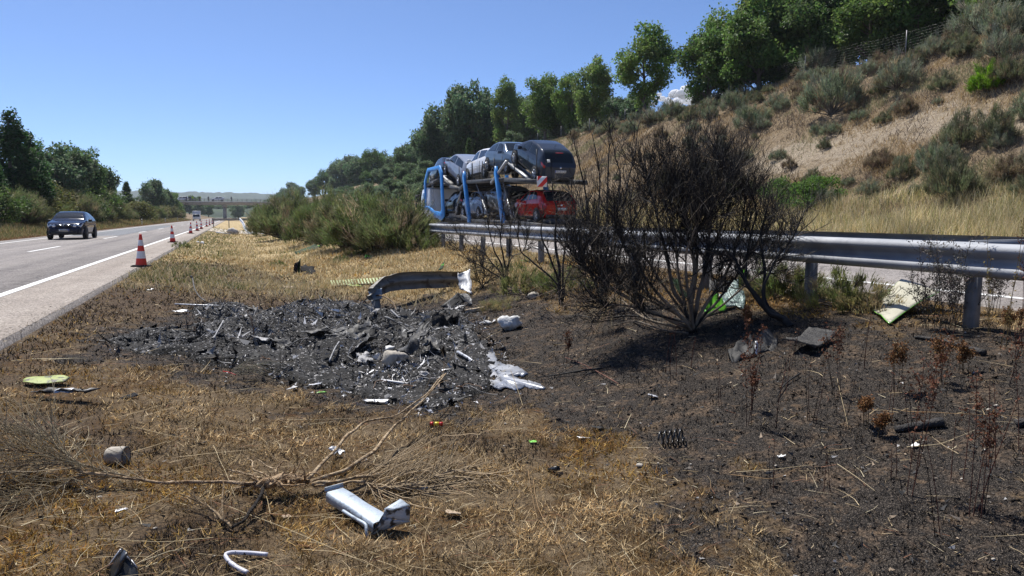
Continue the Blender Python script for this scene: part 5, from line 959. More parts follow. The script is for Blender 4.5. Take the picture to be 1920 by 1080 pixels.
# surviving green tufts
def tuft(label, px, py, s, v, sz=1.): p = gp(px, py); return plant_bush('broom_bush', v, p[0], p[1], rng.uniform(0, 6), s, label, None, sz=sz)
TUFT = [make_broom(560 + k, .55, .5, 2200, c, wd=.008, nodes=60) for k, c in enumerate([(.15, .165, .06), (.12, .15, .05), (.24, .21, .10)])]
tuft('yellow-green tuft of broom between the black shrubs', 985, 550, 1.1, TUFT[0]); tuft('paler green tuft of broom next to the black stems', 1055, 545, 1.0, TUFT[1]); tuft('low green tuft behind the wooden plank', 935, 578, .75, TUFT[2], .7); tuft('green tuft at the foot of the guardrail post behind the green wreckage', 1450, 555, 1.05, TUFT[1]); tuft('dry green tuft at the post next to the leaning shrub', 1495, 560, .95, TUFT[0]); tuft('dry olive tuft between the guardrail post and the pale panel', 1580, 575, 1.0, TUFT[0]); tuft('low dry tuft right of the guardrail post', 1630, 585, .8, TUFT[2]); tuft('grey-green tuft on the golden grass by the black scrap', 520, 500, .6, TUFT[1]); tuft('grey-green tuft on the golden grass beyond the louvred panel', 640, 492, .6, TUFT[1]); tuft('olive tuft beside the green scrap on the golden grass', 668, 480, .9, TUFT[0], 1.2); tuft('leafy tuft at the end of the median hedge', 790, 470, 1.2, TUFT[1], 1.3); tuft('pale tuft under the hedge near its end', 735, 470, 1.0, TUFT[2], 1.); tuft('green grass tuft at the second cone', 340, 465, .9, TUFT[1], .8)
# ---------------------------------------------------------------- stalks and weeds
def stalk(label, px, py, hpx, seed, kind, grp=None, lean=0.):
    rg = np.random.default_rng(seed); p = gp(px, py); t = (p - CP) @ FW; h = hpx * t / FPX; q = MB(); hd = MB(); root = empty('dry_weed', p); nst = {'dock': 3, 'thin': 2, 'grey': 7, 'flower': 4, 'tall': 2}[kind]
    for k in range(nst):
        L = h * (1 if k == 0 else rg.uniform(.6, 1.0)); d = unit(np.array([rg.normal(lean, .07 if kind != 'grey' else .28), rg.normal(0, .07 if kind != 'grey' else .2), 1])); Q = twig(rg.normal(0, .02, 3) * np.array([1, 1, 0]), d, L, rg, 7, .03, .0)
        sc_ = {'dock': (.12, .055, .04), 'thin': (.13, .05, .035), 'grey': (.085, .075, .06), 'flower': (.13, .09, .045), 'tall': (.17, .12, .05)}[kind]; sc_ = sc_ if rg.random() < .75 else (.03, .02, .018); q.tube(Q, np.linspace(.0030, .0016, len(Q)), 4, sc_, cap=False)
        a, b_ = {'dock': (.55, 1), 'thin': (.9, 1), 'grey': (.3, 1), 'flower': (.72, 1), 'tall': (.2, 1)}[kind]
        nb = {'dock': 11, 'thin': 1, 'grey': 20, 'flower': 12, 'tall': 16}[kind]
        for j in range(nb):
            f = rg.uniform(a, b_) * (len(Q) - 1); i = min(int(f), len(Q) - 2); pb = Q[i] + (Q[i + 1] - Q[i]) * (f - i); bl = h * {'dock': .09, 'thin': .03, 'grey': .16, 'flower': .14, 'tall': .035}[kind] * rg.uniform(.5, 1.2); db = unit(np.array([rg.normal(), rg.normal(), .9 if kind != 'tall' else .5])); Tq = twig(pb, db, bl, rg, 3, .15, .1); q.tube(Tq, .0014, 3, sc_, cap=False)
            m = {'dock': 9, 'thin': 2, 'grey': 9, 'flower': 13, 'tall': 3}[kind]; pc = Tq[rg.integers(1, 4, m)] + rg.normal(0, .012 if kind != 'flower' else .016, (m, 3)); hc = {'dock': (.14, .062, .035), 'thin': (.2, .09, .05), 'grey': (.13, .115, .10), 'flower': (.17, .085, .035), 'tall': (.22, .17, .06)}[kind]; diamonds(hd, pc, rg.uniform(.006, .013, m), shade(rg, m, hc, .4), rg)
    q.build('stem', M['straw'], root); hd.build('seed_heads', M['straw'], root)['kind'] = 'stuff'; return tag(root, label, 'weed', grp)
stalk('grey dry bushy weed in front of the pale green panel', 1735, 618, 165, 1, 'grey'); stalk('grey dry weed directly against the guardrail, taller of the two by the panel', 1768, 622, 180, 2, 'grey'); stalk('dry grey weed between the panel and the near guardrail post', 1790, 612, 130, 3, 'grey'); stalk('dark dry weed just behind the near guardrail post', 1860, 590, 130, 4, 'grey'); stalk('tall straight yellowish weed rising above the guardrail beside the near post', 1888, 655, 250, 5, 'tall'); stalk('thin tall weed crossing the guardrail beyond the near post', 1860, 630, 210, 6, 'tall'); stalk('reddish tall weed at the guardrail end of the verge', 1912, 640, 200, 7, 'dock')
stalk('rust-brown flower head cluster beside the green wreckage', 1400, 640, 65, 8, 'flower'); stalk('orange-brown flowering weed standing before the guardrail post', 1765, 720, 85, 9, 'flower'); stalk('dark rust flowering weed left of the orange-brown one', 1680, 735, 95, 10, 'flower'); stalk('small rusty flower head right of the orange-brown weed', 1800, 700, 55, 11, 'flower'); stalk('yellow-orange flowering weed on the black ash', 1625, 800, 50, 12, 'flower'); stalk('low rust coloured flower clump beside the charred log', 1650, 820, 45, 13, 'flower'); stalk('brown leafy weed at the foot of the near post', 1895, 640, 60, 14, 'flower')
G_W = 'thin burnt stalks standing on the ash'
for k, (px, py, h, kd) in enumerate([(1408, 800, 215, 'dock'), (1255, 700, 95, 'thin'), (1262, 706, 120, 'thin'), (1060, 680, 60, 'dock'), (1412, 770, 90, 'dock'), (1465, 740, 110, 'thin'), (1512, 790, 130, 'thin'), (1532, 790, 120, 'thin'), (1575, 780, 190, 'thin'), (1570, 740, 130, 'dock'), (1660, 790, 90, 'thin'), (1705, 930, 330, 'dock'), (1712, 860, 160, 'thin'), (1440, 920, 100, 'thin'), (1828, 970, 270, 'dock'), (1845, 960, 240, 'thin'), (1790, 900, 150, 'thin'), (1870, 880, 170, 'thin'), (1915, 850, 260, 'dock'), (1560, 920, 90, 'thin'), (1350, 760, 80, 'thin'), (1450, 800, 110, 'thin'), (1760, 1010, 250, 'thin'), (1675, 900, 70, 'thin'), (1620, 690, 110, 'thin'), (1490, 690, 80, 'thin'), (365, 548, 30, 'thin'), (1890, 720, 120, 'thin'), (1300, 690, 60, 'thin')]):
    stalk('thin reddish burnt stalk standing upright on the black ground' if kd == 'thin' else 'taller reddish stalk with rusty seed clusters on the black ground', px, py, h, 100 + k, kd, G_W if kd == 'thin' else 'reddish seed stalks on the ash', rng.normal(0, .08))
# ---------------------------------------------------------------- the uprooted bush in the foreground
M['rootwood'] = pmat('peeled_wood', (.1, .1, .1), attr=True, c2=(.42, .36, .30), scale=30, rough=.85, bump=1., bscale=60, spec=.2, lo=.42, hi=.62)
up_ = empty('uprooted_bush', gp(540, 905)); tag(up_, 'uprooted bush lying with tan root stump and bare branches', 'bush'); U0 = Vector(up_.location)
def part(o): o.parent = up_; o.matrix_parent_inverse = Matrix.Translation(-U0); return o
TAN = (.44, .34, .22); GREYT = (.34, .29, .21)
rgu = np.random.default_rng(5)
def limb(nm, pts, hs, r0, r1, col=TAN, sub=5, wob=.010, sides=8):
    q = MB(); P = poly_smooth([gp(px, py, h) for (px, py), h in zip(pts, hs)], sub, wob, rgu); n = len(P); c = np.array(col)[None] * (.8 + .4 * vn(np.arange(n) * .6, np.arange(n) * 0, 3)[:, None]); q.tube(P, np.linspace(r0, r1, n) * (1 + .22 * (vn(np.arange(n) * .7, np.arange(n) * 0, 7) - .5)), sides, c); part(q.build(nm, M['rootwood'], None, True)); return P
# gnarled stump
P = poly_smooth([gp(478, 912, .06), gp(500, 905, .10), gp(525, 898, .12), gp(550, 898, .10), gp(580, 903, .08)], 6, .008, rgu); q = MB(); n = len(P)
q.tube(P, np.interp(np.linspace(0, 1, n), [0, .2, .45, .7, 1], [.014, .030, .036, .034, .022]) * (1 + .3 * (vn(np.arange(n) * .8, np.arange(n) * 0, 2) - .5)), 10, (.40, .29, .18))
for k in range(60):
    i = rgu.integers(1, n - 1); d = rgu.normal(0, 1, 3); d[2] = abs(d[2]) * .6; T_ = twig(P[i] + unit(d) * .03, d, rgu.uniform(.04, .2), rgu, 5, .35, 0); r_ = rgu.choice([.010, .005, .003, .002]); q.tube(T_, np.linspace(r_, r_ * .35, 6), 6, (.42, .30, .18), cap=False)
part(q.build('stump', M['rootwood'], None, True))
b1 = limb('branch', [(575, 900), (612, 862), (655, 815), (684, 790), (742, 783), (800, 738), (832, 702)], [.10, .16, .20, .22, .22, .26, .30], .013, .005)
b2 = limb('branch', [(585, 903), (650, 880), (700, 846), (740, 798), (762, 778), (800, 742), (836, 700)], [.09, .12, .15, .17, .18, .22, .26], .016, .005)
b3 = limb('branch', [(585, 908), (640, 900), (690, 890), (735, 880)], [.08, .10, .10, .11], .014, .008)
b4 = limb('branch', [(590, 912), (645, 905), (680, 902), (705, 915), (735, 917), (780, 910), (850, 880)], [.07, .06, .06, .05, .04, .05, .08], .011, .004)
b5 = limb('branch', [(660, 870), (690, 862)], [.12, .14], .008, .005); b6 = limb('branch', [(695, 870), (730, 875), (772, 858)], [.1, .1, .12], .006, .003)
d1 = limb('root', [(490, 908), (488, 930), (472, 958), (452, 982), (436, 990)], [.08, .07, .05, .03, .02], .013, .007, (.025, .021, .018))
d2 = limb('root', [(436, 990), (418, 978), (402, 958), (385, 948), (352, 930)], [.02, .04, .05, .06, .07], .009, .004, (.30, .225, .14)); d3 = limb('root', [(418, 978), (420, 940), (418, 900)], [.04, .10, .16], .007, .003, (.30, .225, .14))
d4 = limb('root', [(500, 898), (470, 892), (440, 884), (425, 880)], [.1, .08, .06, .06], .008, .004); d5 = limb('root', [(505, 895), (480, 882), (470, 868), (466, 858)], [.1, .12, .14, .16], .007, .003); d6 = limb('root', [(520, 892), (500, 870), (482, 862)], [.12, .14, .15], .006, .002)
s1 = limb('branch', [(488, 908), (420, 906), (330, 904), (250, 898), (160, 886), (120, 862), (60, 846), (-40, 843)], [.07, .05, .05, .06, .10, .14, .16, .2], .013, .005, (.38, .28, .18))
s2 = limb('branch', [(150, 884), (90, 868), (40, 872), (-30, 895)], [.1, .12, .12, .1], .006, .003, (.24, .175, .115)); s3 = limb('branch', [(250, 898), (190, 880), (140, 866), (100, 830), (40, 812)], [.06, .10, .15, .2, .22], .006, .003, GREYT)
s4 = limb('branch', [(170, 888), (130, 905), (80, 925), (20, 940)], [.08, .06, .05, .04], .005, .0025, GREYT)
q = MB(); rg = np.random.default_rng(9)
def spray(P, n, L, spread, col, dirv, lo=.3, r=.0016, sub=.7):
    for k in range(n):
        f = lo + (1 - lo) * rg.random(); i = min(int(f * (len(P) - 1)), len(P) - 2); p = P[i] + (P[i + 1] - P[i]) * rg.random(); d = unit(unit(P[i + 1] - P[i]) * .7 + np.array(dirv) + rg.normal(0, spread, 3)); B_ = twig(p, d, L * rg.uniform(.4, 1.2), rg, 6, .10, -.02)
        B_[:, 2] = np.maximum(B_[:, 2], ground(B_[:, 0], B_[:, 1]) + .01); c = np.array(col) * rg.uniform(.6, 1.35); q.tube(B_, np.linspace(r * 1.3, r * .7, len(B_)), 3, c, cap=False)
        if rg.random() < sub:
            for _ in range(3):
                i2 = rg.integers(1, 6); C_ = twig(B_[i2], unit(B_[i2] - B_[i2 - 1]) + rg.normal(0, .45, 3), L * rg.uniform(.2, .55), rg, 4, .12, -.02); C_[:, 2] = np.maximum(C_[:, 2], ground(C_[:, 0], C_[:, 1]) + .008); q.tube(C_, r * .7, 3, c * rg.uniform(.8, 1.2), cap=False)
spray(s1, 90, .42, .42, (.38, .32, .22), (-.3, .12, .10), .35, .0021); spray(s3, 60, .42, .45, (.36, .31, .21), (-.3, .2, .12), .3, .002); spray(s2, 45, .36, .45, (.33, .27, .19), (-.3, 0, .05), .2, .002); spray(s4, 45, .4, .45, (.36, .30, .2), (-.2, -.1, .05), .2, .002)
spray(b4, 80, .5, .45, (.40, .31, .2), (.25, .2, .12), .3, .0028); spray(b6, 26, .45, .4, (.33, .25, .155), (.35, .2, .15), .2); spray(b3, 22, .55, .4, (.33, .25, .155), (.5, .15, .1), .4); spray(b1, 14, .35, .4, (.22, .16, .10), (.3, .2, .25), .6); spray(d2, 22, .25, .5, (.30, .23, .15), (0, 0, .1)); spray(d4, 14, .2, .5, TAN, (-.2, .1, .1))
part(q.build('twig', M['straw']))
# long bent straws in the foreground
q = MB()
for pts in [[(0, 985), (60, 1000)], [(430, 950), (560, 1000), (660, 1045), (700, 1060)], [(140, 940), (260, 925), (330, 895), (400, 880)], [(250, 800), (330, 820), (440, 833)], [(400, 835), (420, 880), (440, 930)], [(1000, 900), (1010, 960), (1060, 1040), (1072, 1076)], [(990, 880), (1005, 965)], [(400, 1008), (300, 1018), (180, 1010)], [(1570, 870), (1640, 920)], [(1690, 770), (1780, 775), (1920, 780)], [(1700, 838), (1760, 835), (1830, 805)], [(1570, 710), (1590, 800)], [(1380, 885), (1450, 880), (1530, 870)], [(1370, 890), (1450, 900), (1510, 870)], [(0, 700), (150, 705)], [(980, 760), (960, 700), (955, 690)], [(820, 910), (840, 880), (850, 840)], [(210, 985), (300, 940), (330, 920)]]:
    hs = [.02] + [.05] * (len(pts) - 2) + [.02]; P = poly_smooth([gp(a, b_, h) for (a, b_), h in zip(pts, hs)], 6, .003, rg); q.tube(P, np.linspace(.0024, .0012, len(P)), 4, np.array([(.50, .40, .24), (.58, .48, .30), (.38, .25, .13)][rg.integers(0, 3)]), cap=False)
tag(q.build('long_straws', M['straw']), 'long pale bent straws lying over the foreground', 'straw', kind='stuff')

# ---------------------------------------------------------------- burnt heap
HEAP = outline([(320, 650), (400, 622), (480, 596), (560, 580), (650, 574), (720, 590), (790, 600), (860, 585), (880, 630), (915, 680), (890, 735), (820, 765), (700, 742), (600, 720), (500, 700), (390, 680)]); TRAIL = outline([(195, 640), (270, 615), (380, 615), (420, 640), (380, 668), (250, 664)]); TRAIL2 = outline([(350, 585), (400, 565), (470, 575), (480, 600), (420, 610)])
def heap_h(x, y):
    a = inside(HEAP, x + .25 * fbm(x * 2.5, y * 2.5, 81, 3), y + .4 * fbm(x * 2.5, y * 2.5, 82, 3), 1.1); b_ = inside(TRAIL, x, y + .3 * fbm(x * 3, y * 3, 83, 2), .6); c = inside(TRAIL2, x, y, .5)
    return a * (.03 + .34 * vn(x * 1.7, y * 1.7, 84) * vn(x * .8 + 3, y * .8, 85) + .09 * vn(x * 6, y * 6, 86)) + .05 * b_ * vn(x * 5, y * 5, 87) + .06 * c * vn(x * 5, y * 5, 88), np.maximum(a, .8 * np.maximum(b_, c))
hx = np.arange(HEAP[:, 0].min() - 1.8, HEAP[:, 0].max() + .6, .05); hy = np.arange(HEAP[:, 1].min() - .6, HEAP[:, 1].max() + .8, .05); A, B_ = np.meshgrid(hx, hy); H, Mk = heap_h(A, B_)
M['ash'] = pmat('ash', (.006, .006, .006), (.035, .033, .031), 9, .95, bump=1., bscale=55, lo=.4, hi=.66, c3=(.34, .33, .32), s3=30, t3=.60)
q = MB(); q.grid(np.stack([A, B_, ground(A, B_) + np.where(Mk > .42, H + .004 + .07 * Mk * (vn(A * 13, B_ * 13, 7) - .45), -.06)], -1)); tag(q.build('ash_heap', M['ash'], None, False), 'heap of black and grey ash left by the burnt wreck', 'ash', kind='stuff')
rg = np.random.default_rng(21); n = 210000; x = rg.uniform(hx[0], hx[-1], n); y = rg.uniform(hy[0], hy[-1], n); h, mk = heap_h(x, y); k = rg.random(n) < mk ** 1.2 * (.12 + 1.2 * vn(x * 2.5, y * 2.5, 95) ** 1.5); x, y, h, mk = x[k], y[k], h[k], mk[k]; n = len(x); q = MB()
c = np.array([(.006, .006, .006), (.012, .012, .012), (.035, .034, .033), (.14, .137, .133), (.38, .375, .37), (.62, .61, .60), (.12, .13, .16), (.15, .11, .08)])[rg.choice(8, n, p=[.34, .18, .07, .08, .13, .14, .02, .04])] * rg.uniform(.7, 1.3, (n, 1)); light = vn(x * 1.4, y * 1.4, 96); c = c * np.clip((light - .18) * 2.3, .15, 1.7)[:, None]
d = unit(rg.normal(0, 1, (n, 3)) * np.array([1, 1, .45])); kd = rg.random(n); L_ = np.where(kd < .80, .008 + .022 * rg.random(n), np.where(kd < .95, .04 + .16 * rg.random(n) ** 2, .03 + .09 * rg.random(n))); asp = np.where(kd < .80, rg.uniform(.3, 1., n), np.where(kd < .95, rg.uniform(.04, .12, n), rg.uniform(.3, .8, n))); ribbons(q, np.stack([x, y, ground(x, y) + h + rg.uniform(-.01, .035, n) * mk], 1), d, L_, L_ * asp, rg.normal(0, .45, (n, 3)) * L_[:, None], c, rg, 2, unit(np.cross(d, rg.normal(0, 1, (n, 3)))))
M['shard'] = pmat('burnt_fragments', (.1, .1, .1), attr=True, rough=.7, spec=.4)
tag(q.build('burnt_fragments', M['shard']), 'countless burnt fragments and flakes strewn over the ash heap', 'fragments', kind='stuff')
q = MB()
for k in range(150):                              # springy burnt wires and cables
    for _ in range(30):
        px, py = rg.uniform(300, 900), rg.uniform(585, 755); p = gp(px, py); hh_, mk_ = heap_h(np.array([p[0]]), np.array([p[1]]))
        if mk_[0] > .5: break
    T_ = twig(p + np.array([0, 0, hh_[0] + .01]), rg.normal(0, 1, 3) * np.array([1, 1, .25]), rg.uniform(.12, .6), rg, 9, .45, -.03); T_[:, 2] = np.maximum(T_[:, 2], ground(T_[:, 0], T_[:, 1]) + .02); q.tube(T_, rg.uniform(.002, .006), 4, [(.02, .02, .02), (.10, .07, .05), (.16, .09, .05), (.30, .29, .28)][rg.integers(0, 4)], cap=False)
tag(q.build('burnt_wires', M['shard']), 'tangled burnt wires and cables running through the ash heap', 'wires', kind='stuff')
# fine scatter over the surrounding ash
n = 30000; x, y, r = polar(n, 2.3, 14, rg, 46); b, s, g = masks(x, y); k = ((b > .4) & (rg.random(n) < .6)) | (rg.random(n) < .06); x, y, r = x[k], y[k], r[k]; n = len(x); q = MB(); d = unit(rg.normal(0, 1, (n, 3)) * np.array([1, 1, .3])); L_ = .008 + .035 * rg.random(n) ** 2
c = pick(rg, n, [(.012, .012, .012), (.03, .03, .03), (.12, .10, .08), (.24, .18, .12), (.36, .35, .34)], [.40, .22, .16, .17, .05]); ribbons(q, np.stack([x, y, ground(x, y) + .006], 1), d, L_, L_ * .6, rg.normal(0, .3, (n, 3)) * L_[:, None], c, rg, 2, unit(np.cross(d, rg.normal(0, 1, (n, 3)))))
tag(q.build('charcoal_crumbs', M['shard']), 'charcoal crumbs and chips scattered over the burnt ground', 'charcoal', kind='stuff')

# ---------------------------------------------------------------- separate wreckage pieces
def sheetG(w_, h_, nx, ny, amp, seed, freq=3., edge=.12, bend=0., bend2=0., taper=0., rnd=0.):
    u, v = np.meshgrid(np.linspace(-.5, .5, nx), np.linspace(-.5, .5, ny), indexing='ij'); e = 1 + edge * 2 * (vn(np.arctan2(v, u) * 3 + 9, u * 0 + seed, seed) - .5); x = u * w_ * e * (1 - taper * v) * (1 - rnd + rnd * np.sqrt(1 - 2 * v * v)); y = v * h_ * e * (1 - rnd + rnd * np.sqrt(1 - 2 * u * u))
    f = vn(u * freq + seed, v * freq, seed); rid = 1 - np.abs(2 * f - 1); z = amp * (rid + .5 * vn(u * freq * 3, v * freq * 3, seed + 2)) + bend * u * u * 4 + bend2 * v * v * 4; return np.stack([x, y, z], -1)
def crumple(name, label, cat, px, py, size, mat, seed, rot=(0, 0, 0), amp=.05, n=(14, 10), h=.0, thick=.004, group=None, parent=None, **kw):
    q = MB(); q.grid(sheetG(*size, *n, amp, seed, **kw)); p = gp(px, py); o = q.build(name, mat, None, False, (p[0], p[1], p[2] + h), rot); s = o.modifiers.new('thickness', 'SOLIDIFY'); s.thickness = thick; s.offset = 0
    return tag(o, label, cat, group)
M['alu'] = pmat('molten_aluminium', (.30, .31, .33), (.44, .45, .47), 5, .42, .55, bump=.25, bscale=18, c3=(.30, .31, .33), s3=9, t3=.62, rvar=.1); M['foil'] = pmat('bare_metal', (.42, .43, .45), (.58, .59, .61), 9, .42, .6, bump=.3, bscale=30, c3=(.10, .10, .10), s3=14, t3=.58)
M['scorched'] = pmat('scorched_metal', (.016, .016, .016), (.075, .074, .073), 9, .65, .05, bump=.5, bscale=25, c3=(.30, .30, .30), s3=12, t3=.60); M['green'] = pmat('lime_paint', (.16, .52, .030), (.12, .42, .025), 6, .35, coat=.5, c3=(.03, .05, .02), s3=9, t3=.64); M['green_dark'] = pmat('dark_green_paint', (.010, .024, .008), (.02, .05, .012), 7, .75, spec=.2, c3=(.10, .34, .03), s3=5, t3=.64)
M['lime_sooty'] = pmat('sooty_lime', (.30, .36, .08), (.20, .24, .05), 20, .6, c3=(.035, .032, .025), s3=18, t3=.56); M['beige'] = pmat('bare_panel_inside', (.40, .385, .30), (.46, .44, .35), 4, .6, c3=(.22, .30, .10), s3=2.2, t3=.66, bump=.1); M['white_rag'] = pmat('white_foam', (.72, .72, .70), (.55, .55, .53), 14, .85, bump=.6, bscale=30, c3=(.10, .10, .10), s3=12, t3=.66); M['wood'] = pmat('weathered_plank', (.33, .25, .17), (.44, .35, .25), 14, .85, bump=.4, bscale=40, c3=(.10, .07, .05), s3=6, t3=.62); M['stone'] = pmat('stone', (.33, .30, .25), (.45, .41, .35), 9, .9, bump=.7, bscale=22, c3=(.16, .15, .14), s3=7, t3=.6)
M['teal'] = pmat('greenish_cracked_glass', (.10, .17, .15), (.28, .34, .33), 30, .3, .2, bump=.6, bscale=60, c3=(.02, .03, .03), s3=12, t3=.6); M['red'] = pmat('red_plastic', (.60, .02, .015), rough=.4); M['yellow'] = pmat('yellow_label', (.80, .60, .03), rough=.4)
# melted aluminium sheet
def puddle(name, label, pts, mat, z0=.012, parent=None):
    rg_ = np.random.default_rng(3); P = []
    n = len(pts)
    for i in range(n):
        a = np.array(pts[i], float); b_ = np.array(pts[(i + 1) % n], float); m = max(2, int(np.linalg.norm(b_ - a) / 4))
        for t in np.arange(m) / m: P.append(gp(*(a + (b_ - a) * t + rg_.normal(0, .9, 2)), 0))
    P = np.array(P); hh = heap_h(P[:, 0], P[:, 1])[0] * .5; top = P.copy(); top[:, 2] = ground(P[:, 0], P[:, 1]) + z0 + .006 + hh; bot = top.copy(); bot[:, 2] -= .014; k = len(P); i = np.arange(k); j = (i + 1) % k; q = MB(); q.add(np.concatenate([top, bot]), [i[None], np.stack([i, i + k, j + k, j], 1)]); o = q.build(name, mat, parent); return o
pud = puddle('melted_metal', '', [(902, 668), (915, 664), (928, 668), (932, 680), (945, 690), (958, 690), (975, 694), (990, 702), (978, 708), (960, 706), (975, 716), (1000, 718), (1012, 724), (1024, 730), (1005, 731), (985, 726), (968, 735), (950, 729), (935, 735), (912, 727), (905, 722), (925, 721), (935, 714), (918, 702), (905, 692), (912, 680)], M['alu']); tag(pud, 'silver sheet of melted aluminium spilling from the burnt heap', 'metal')
# foreground guardrail post
def bent_post():
    root = empty('bent_guardrail_post', gp(690, 985)); A0 = gp(628, 918, .10); A1 = gp(718, 975, .09); ax = unit(A1 - A0); sd = unit(np.cross(ax, [0, 0, 1])); up = np.cross(sd, ax); o0 = np.array(root.location)
    U = np.array([(-.050, -.062), (-.062, -.055), (-.062, -.008), (-.052, .0), (.052, .0), (.062, -.008), (.062, -.055), (.050, -.062)]); n = 12; t = np.linspace(0, 1, n); P = A0[None] + (A1 - A0)[None] * t[:, None]; q = MB()
    for d in (0, -.005):
        G = P[:, None] + sd[None, None] * (U[None, :, 0, None] * (1 + .05 * np.sin(t * 9))[:, None, None]) * (1 + d * 8) + up[None, None] * (U[None, :, 1, None] + d); q.grid(G)
    q.build('channel', M['galv_post'], root, True, -o0)
    # curled lip at the upper end, torn flange strip along the side
    q = MB(); G = [[A0 - ax * (.012 * math.sin(a) + .006) + sd * s_ + up * (.014 * (1 - math.cos(a))) for s_ in np.linspace(-.062, .062, 7)] for a in np.linspace(0, 2.6, 7)]; q.grid(np.array(G)); l_ = q.build('curled_lip', M['galv_post'], root, True, -o0); l_.modifiers.new('t', 'SOLIDIFY').thickness = .005
    q = MB(); S = [A0 + (A1 - A0) * f + sd * (.070 + .02 * math.sin(f * 3)) - up * (.02 + .0 * f) for f in np.linspace(.48, .92, 6)] + [A1 - ax * .02 + sd * .095 - up * .055, A1 - ax * .01 + sd * .085 - up * .09]; q.tube(poly_smooth(S, 3), .010, 6); q.build('torn_flange', M['galv_post'], root, True, -o0)
    # flattened, spread end: two wings folded about the channel end
    tip = gp(690, 1006, .005); rt = gp(769, 950, .13); rt2 = gp(768, 978, .05); mid = A1 + up * .015; md2 = gp(722, 955, .15); lo = gp(735, 985, .02); q = MB()
    def quad(a, b_, c, d, m=6, bulge=0.):
        u, v = np.meshgrid(np.linspace(0, 1, m), np.linspace(0, 1, m), indexing='ij'); G = a * ((1 - u) * (1 - v))[..., None] + b_ * (u * (1 - v))[..., None] + c * (u * v)[..., None] + d * ((1 - u) * v)[..., None]; G = G + np.array([0, 0, 1.]) * (bulge * np.sin(u * math.pi) * np.sin(v * math.pi))[..., None] + .004 * (vn(u * 7, v * 7, 5) - .5)[..., None]; return G
    q.grid(quad(md2, rt, rt2, mid, bulge=.012)); q.grid(quad(A1 - sd * .06, md2, mid, tip, bulge=.02)); q.grid(quad(mid, tip, lo, rt2, bulge=-.01)); w_ = q.build('spread_end', M['galv_worn'], root, True, -o0); w_.modifiers.new('t', 'SOLIDIFY').thickness = .006
    q = MB(); q.grid(quad(md2 - ax * .01, gp(750, 936, .17), rt + np.array([0, 0, .01]), gp(735, 957, .15), 4)); f_ = q.build('folded_tab', M['galv_post'], root, False, -o0); f_.modifiers.new('t', 'SOLIDIFY').thickness = .005
    return tag(root, 'torn pale blue-grey guardrail post with splayed end in the foreground', 'guardrail post')
M['galv_post'] = pmat('zinc_post', (.32, .375, .43), (.40, .455, .51), 8, .55, .2, bump=.25, bscale=40, c3=(.22, .25, .28), s3=14, t3=.6); M['galv_worn'] = pmat('scuffed_zinc', (.36, .41, .46), (.46, .51, .56), 8, .55, .2, bump=.3, bscale=30, c3=(.05, .05, .05), s3=14, t3=.50)
bent_post()
# bent guardrail with folded post near the heap
bg_ = empty('bent_guardrail', gp(790, 562)); tag(bg_, 'bent dull guardrail piece curving over golden grass behind the ash heap', 'guardrail'); o0 = np.array(bg_.location)
tb_ = (gp(800, 565) - CP) @ FW
M['galv_dirty'] = pmat('dirty_steel', (.20, .19, .17), (.30, .285, .255), 6, .75, .1, bump=.2, bscale=40, c3=(.13, .11, .09), s3=5, t3=.55)
o = bent_rail('beam', [wp(882, 524, tb_ + .9), wp(840, 524, tb_ + .6), wp(790, 525, tb_ + .3), wp(750, 527, tb_ + .1), wp(722, 534, tb_ - .2), wp(705, 545, tb_ - .5), wp(697, 552, tb_ - .9)], '', M['galv_dirty'], parent=bg_, ups=[(0, 0, 1)] * 4 + [(.05, -.1, 1), (.1, -.2, 1), (.1, -.3, 1)], scale=[(1, 1.05), (1, 1.05), (1, 1.05), (1, 1.05), (1, 1.0), (.9, .85), (.9, .7)]); o.location = -o0
def plate4(pts, mat, nm, parent, th=.005, m=7, rough_=.01, seed=1):
    a, b_, c, d = [np.array(p) for p in pts]; u, v = np.meshgrid(np.linspace(0, 1, m), np.linspace(0, 1, m), indexing='ij'); G = a * ((1 - u) * (1 - v))[..., None] + b_ * (u * (1 - v))[..., None] + c * (u * v)[..., None] + d * ((1 - u) * v)[..., None] + rough_ * (vn(u * 5 + seed, v * 5, seed)[..., None] - .5) * np.array([1, 1, 1]); q = MB(); q.grid(G)
    pr = np.array(parent.location) if parent is not None else np.zeros(3); o = q.build(nm, mat, parent, True, -pr); s = o.modifiers.new('t', 'SOLIDIFY'); s.thickness = th; return o
tl = (gp(705, 590) - CP) @ FW
plate4([wp(690, 546, tl), wp(716, 540, tl), wp(716, 560, tl - .05), wp(697, 562, tl - .05)], M['galv_post'], 'folded_post', bg_, .008); plate4([wp(694, 562, tl), wp(712, 560, tl), wp(714, 580, tl - .05), wp(704, 582, tl - .05)], M['galv_dull'], 'folded_post', bg_, .008, 5)
M['white_crush'] = pmat('scraped_zinc', (.70, .71, .72), (.55, .55, .55), 12, .6, .2, c3=(.25, .24, .23), s3=14, t3=.6)
te = (gp(880, 550) - CP) @ FW
plate4([wp(858, 512, te + .1), wp(880, 506, te + .2), wp(884, 545, te - .2), wp(862, 538, te)], M['white_crush'], 'crushed_end', bg_, .006, 9, .08); plate4([wp(864, 534, te), wp(878, 538, te - .1), wp(886, 548, te - .3), wp(868, 541, te - .2)], M['white_crush'], 'crushed_end', bg_, .006, 7, .06, 4)
def placed_plate(name, label, cat, pts, mat, th=.006, m=8, rough_=.03, seed=1): o = plate4(pts, mat, name, None, th, m, rough_, seed); return tag(o, label, cat)
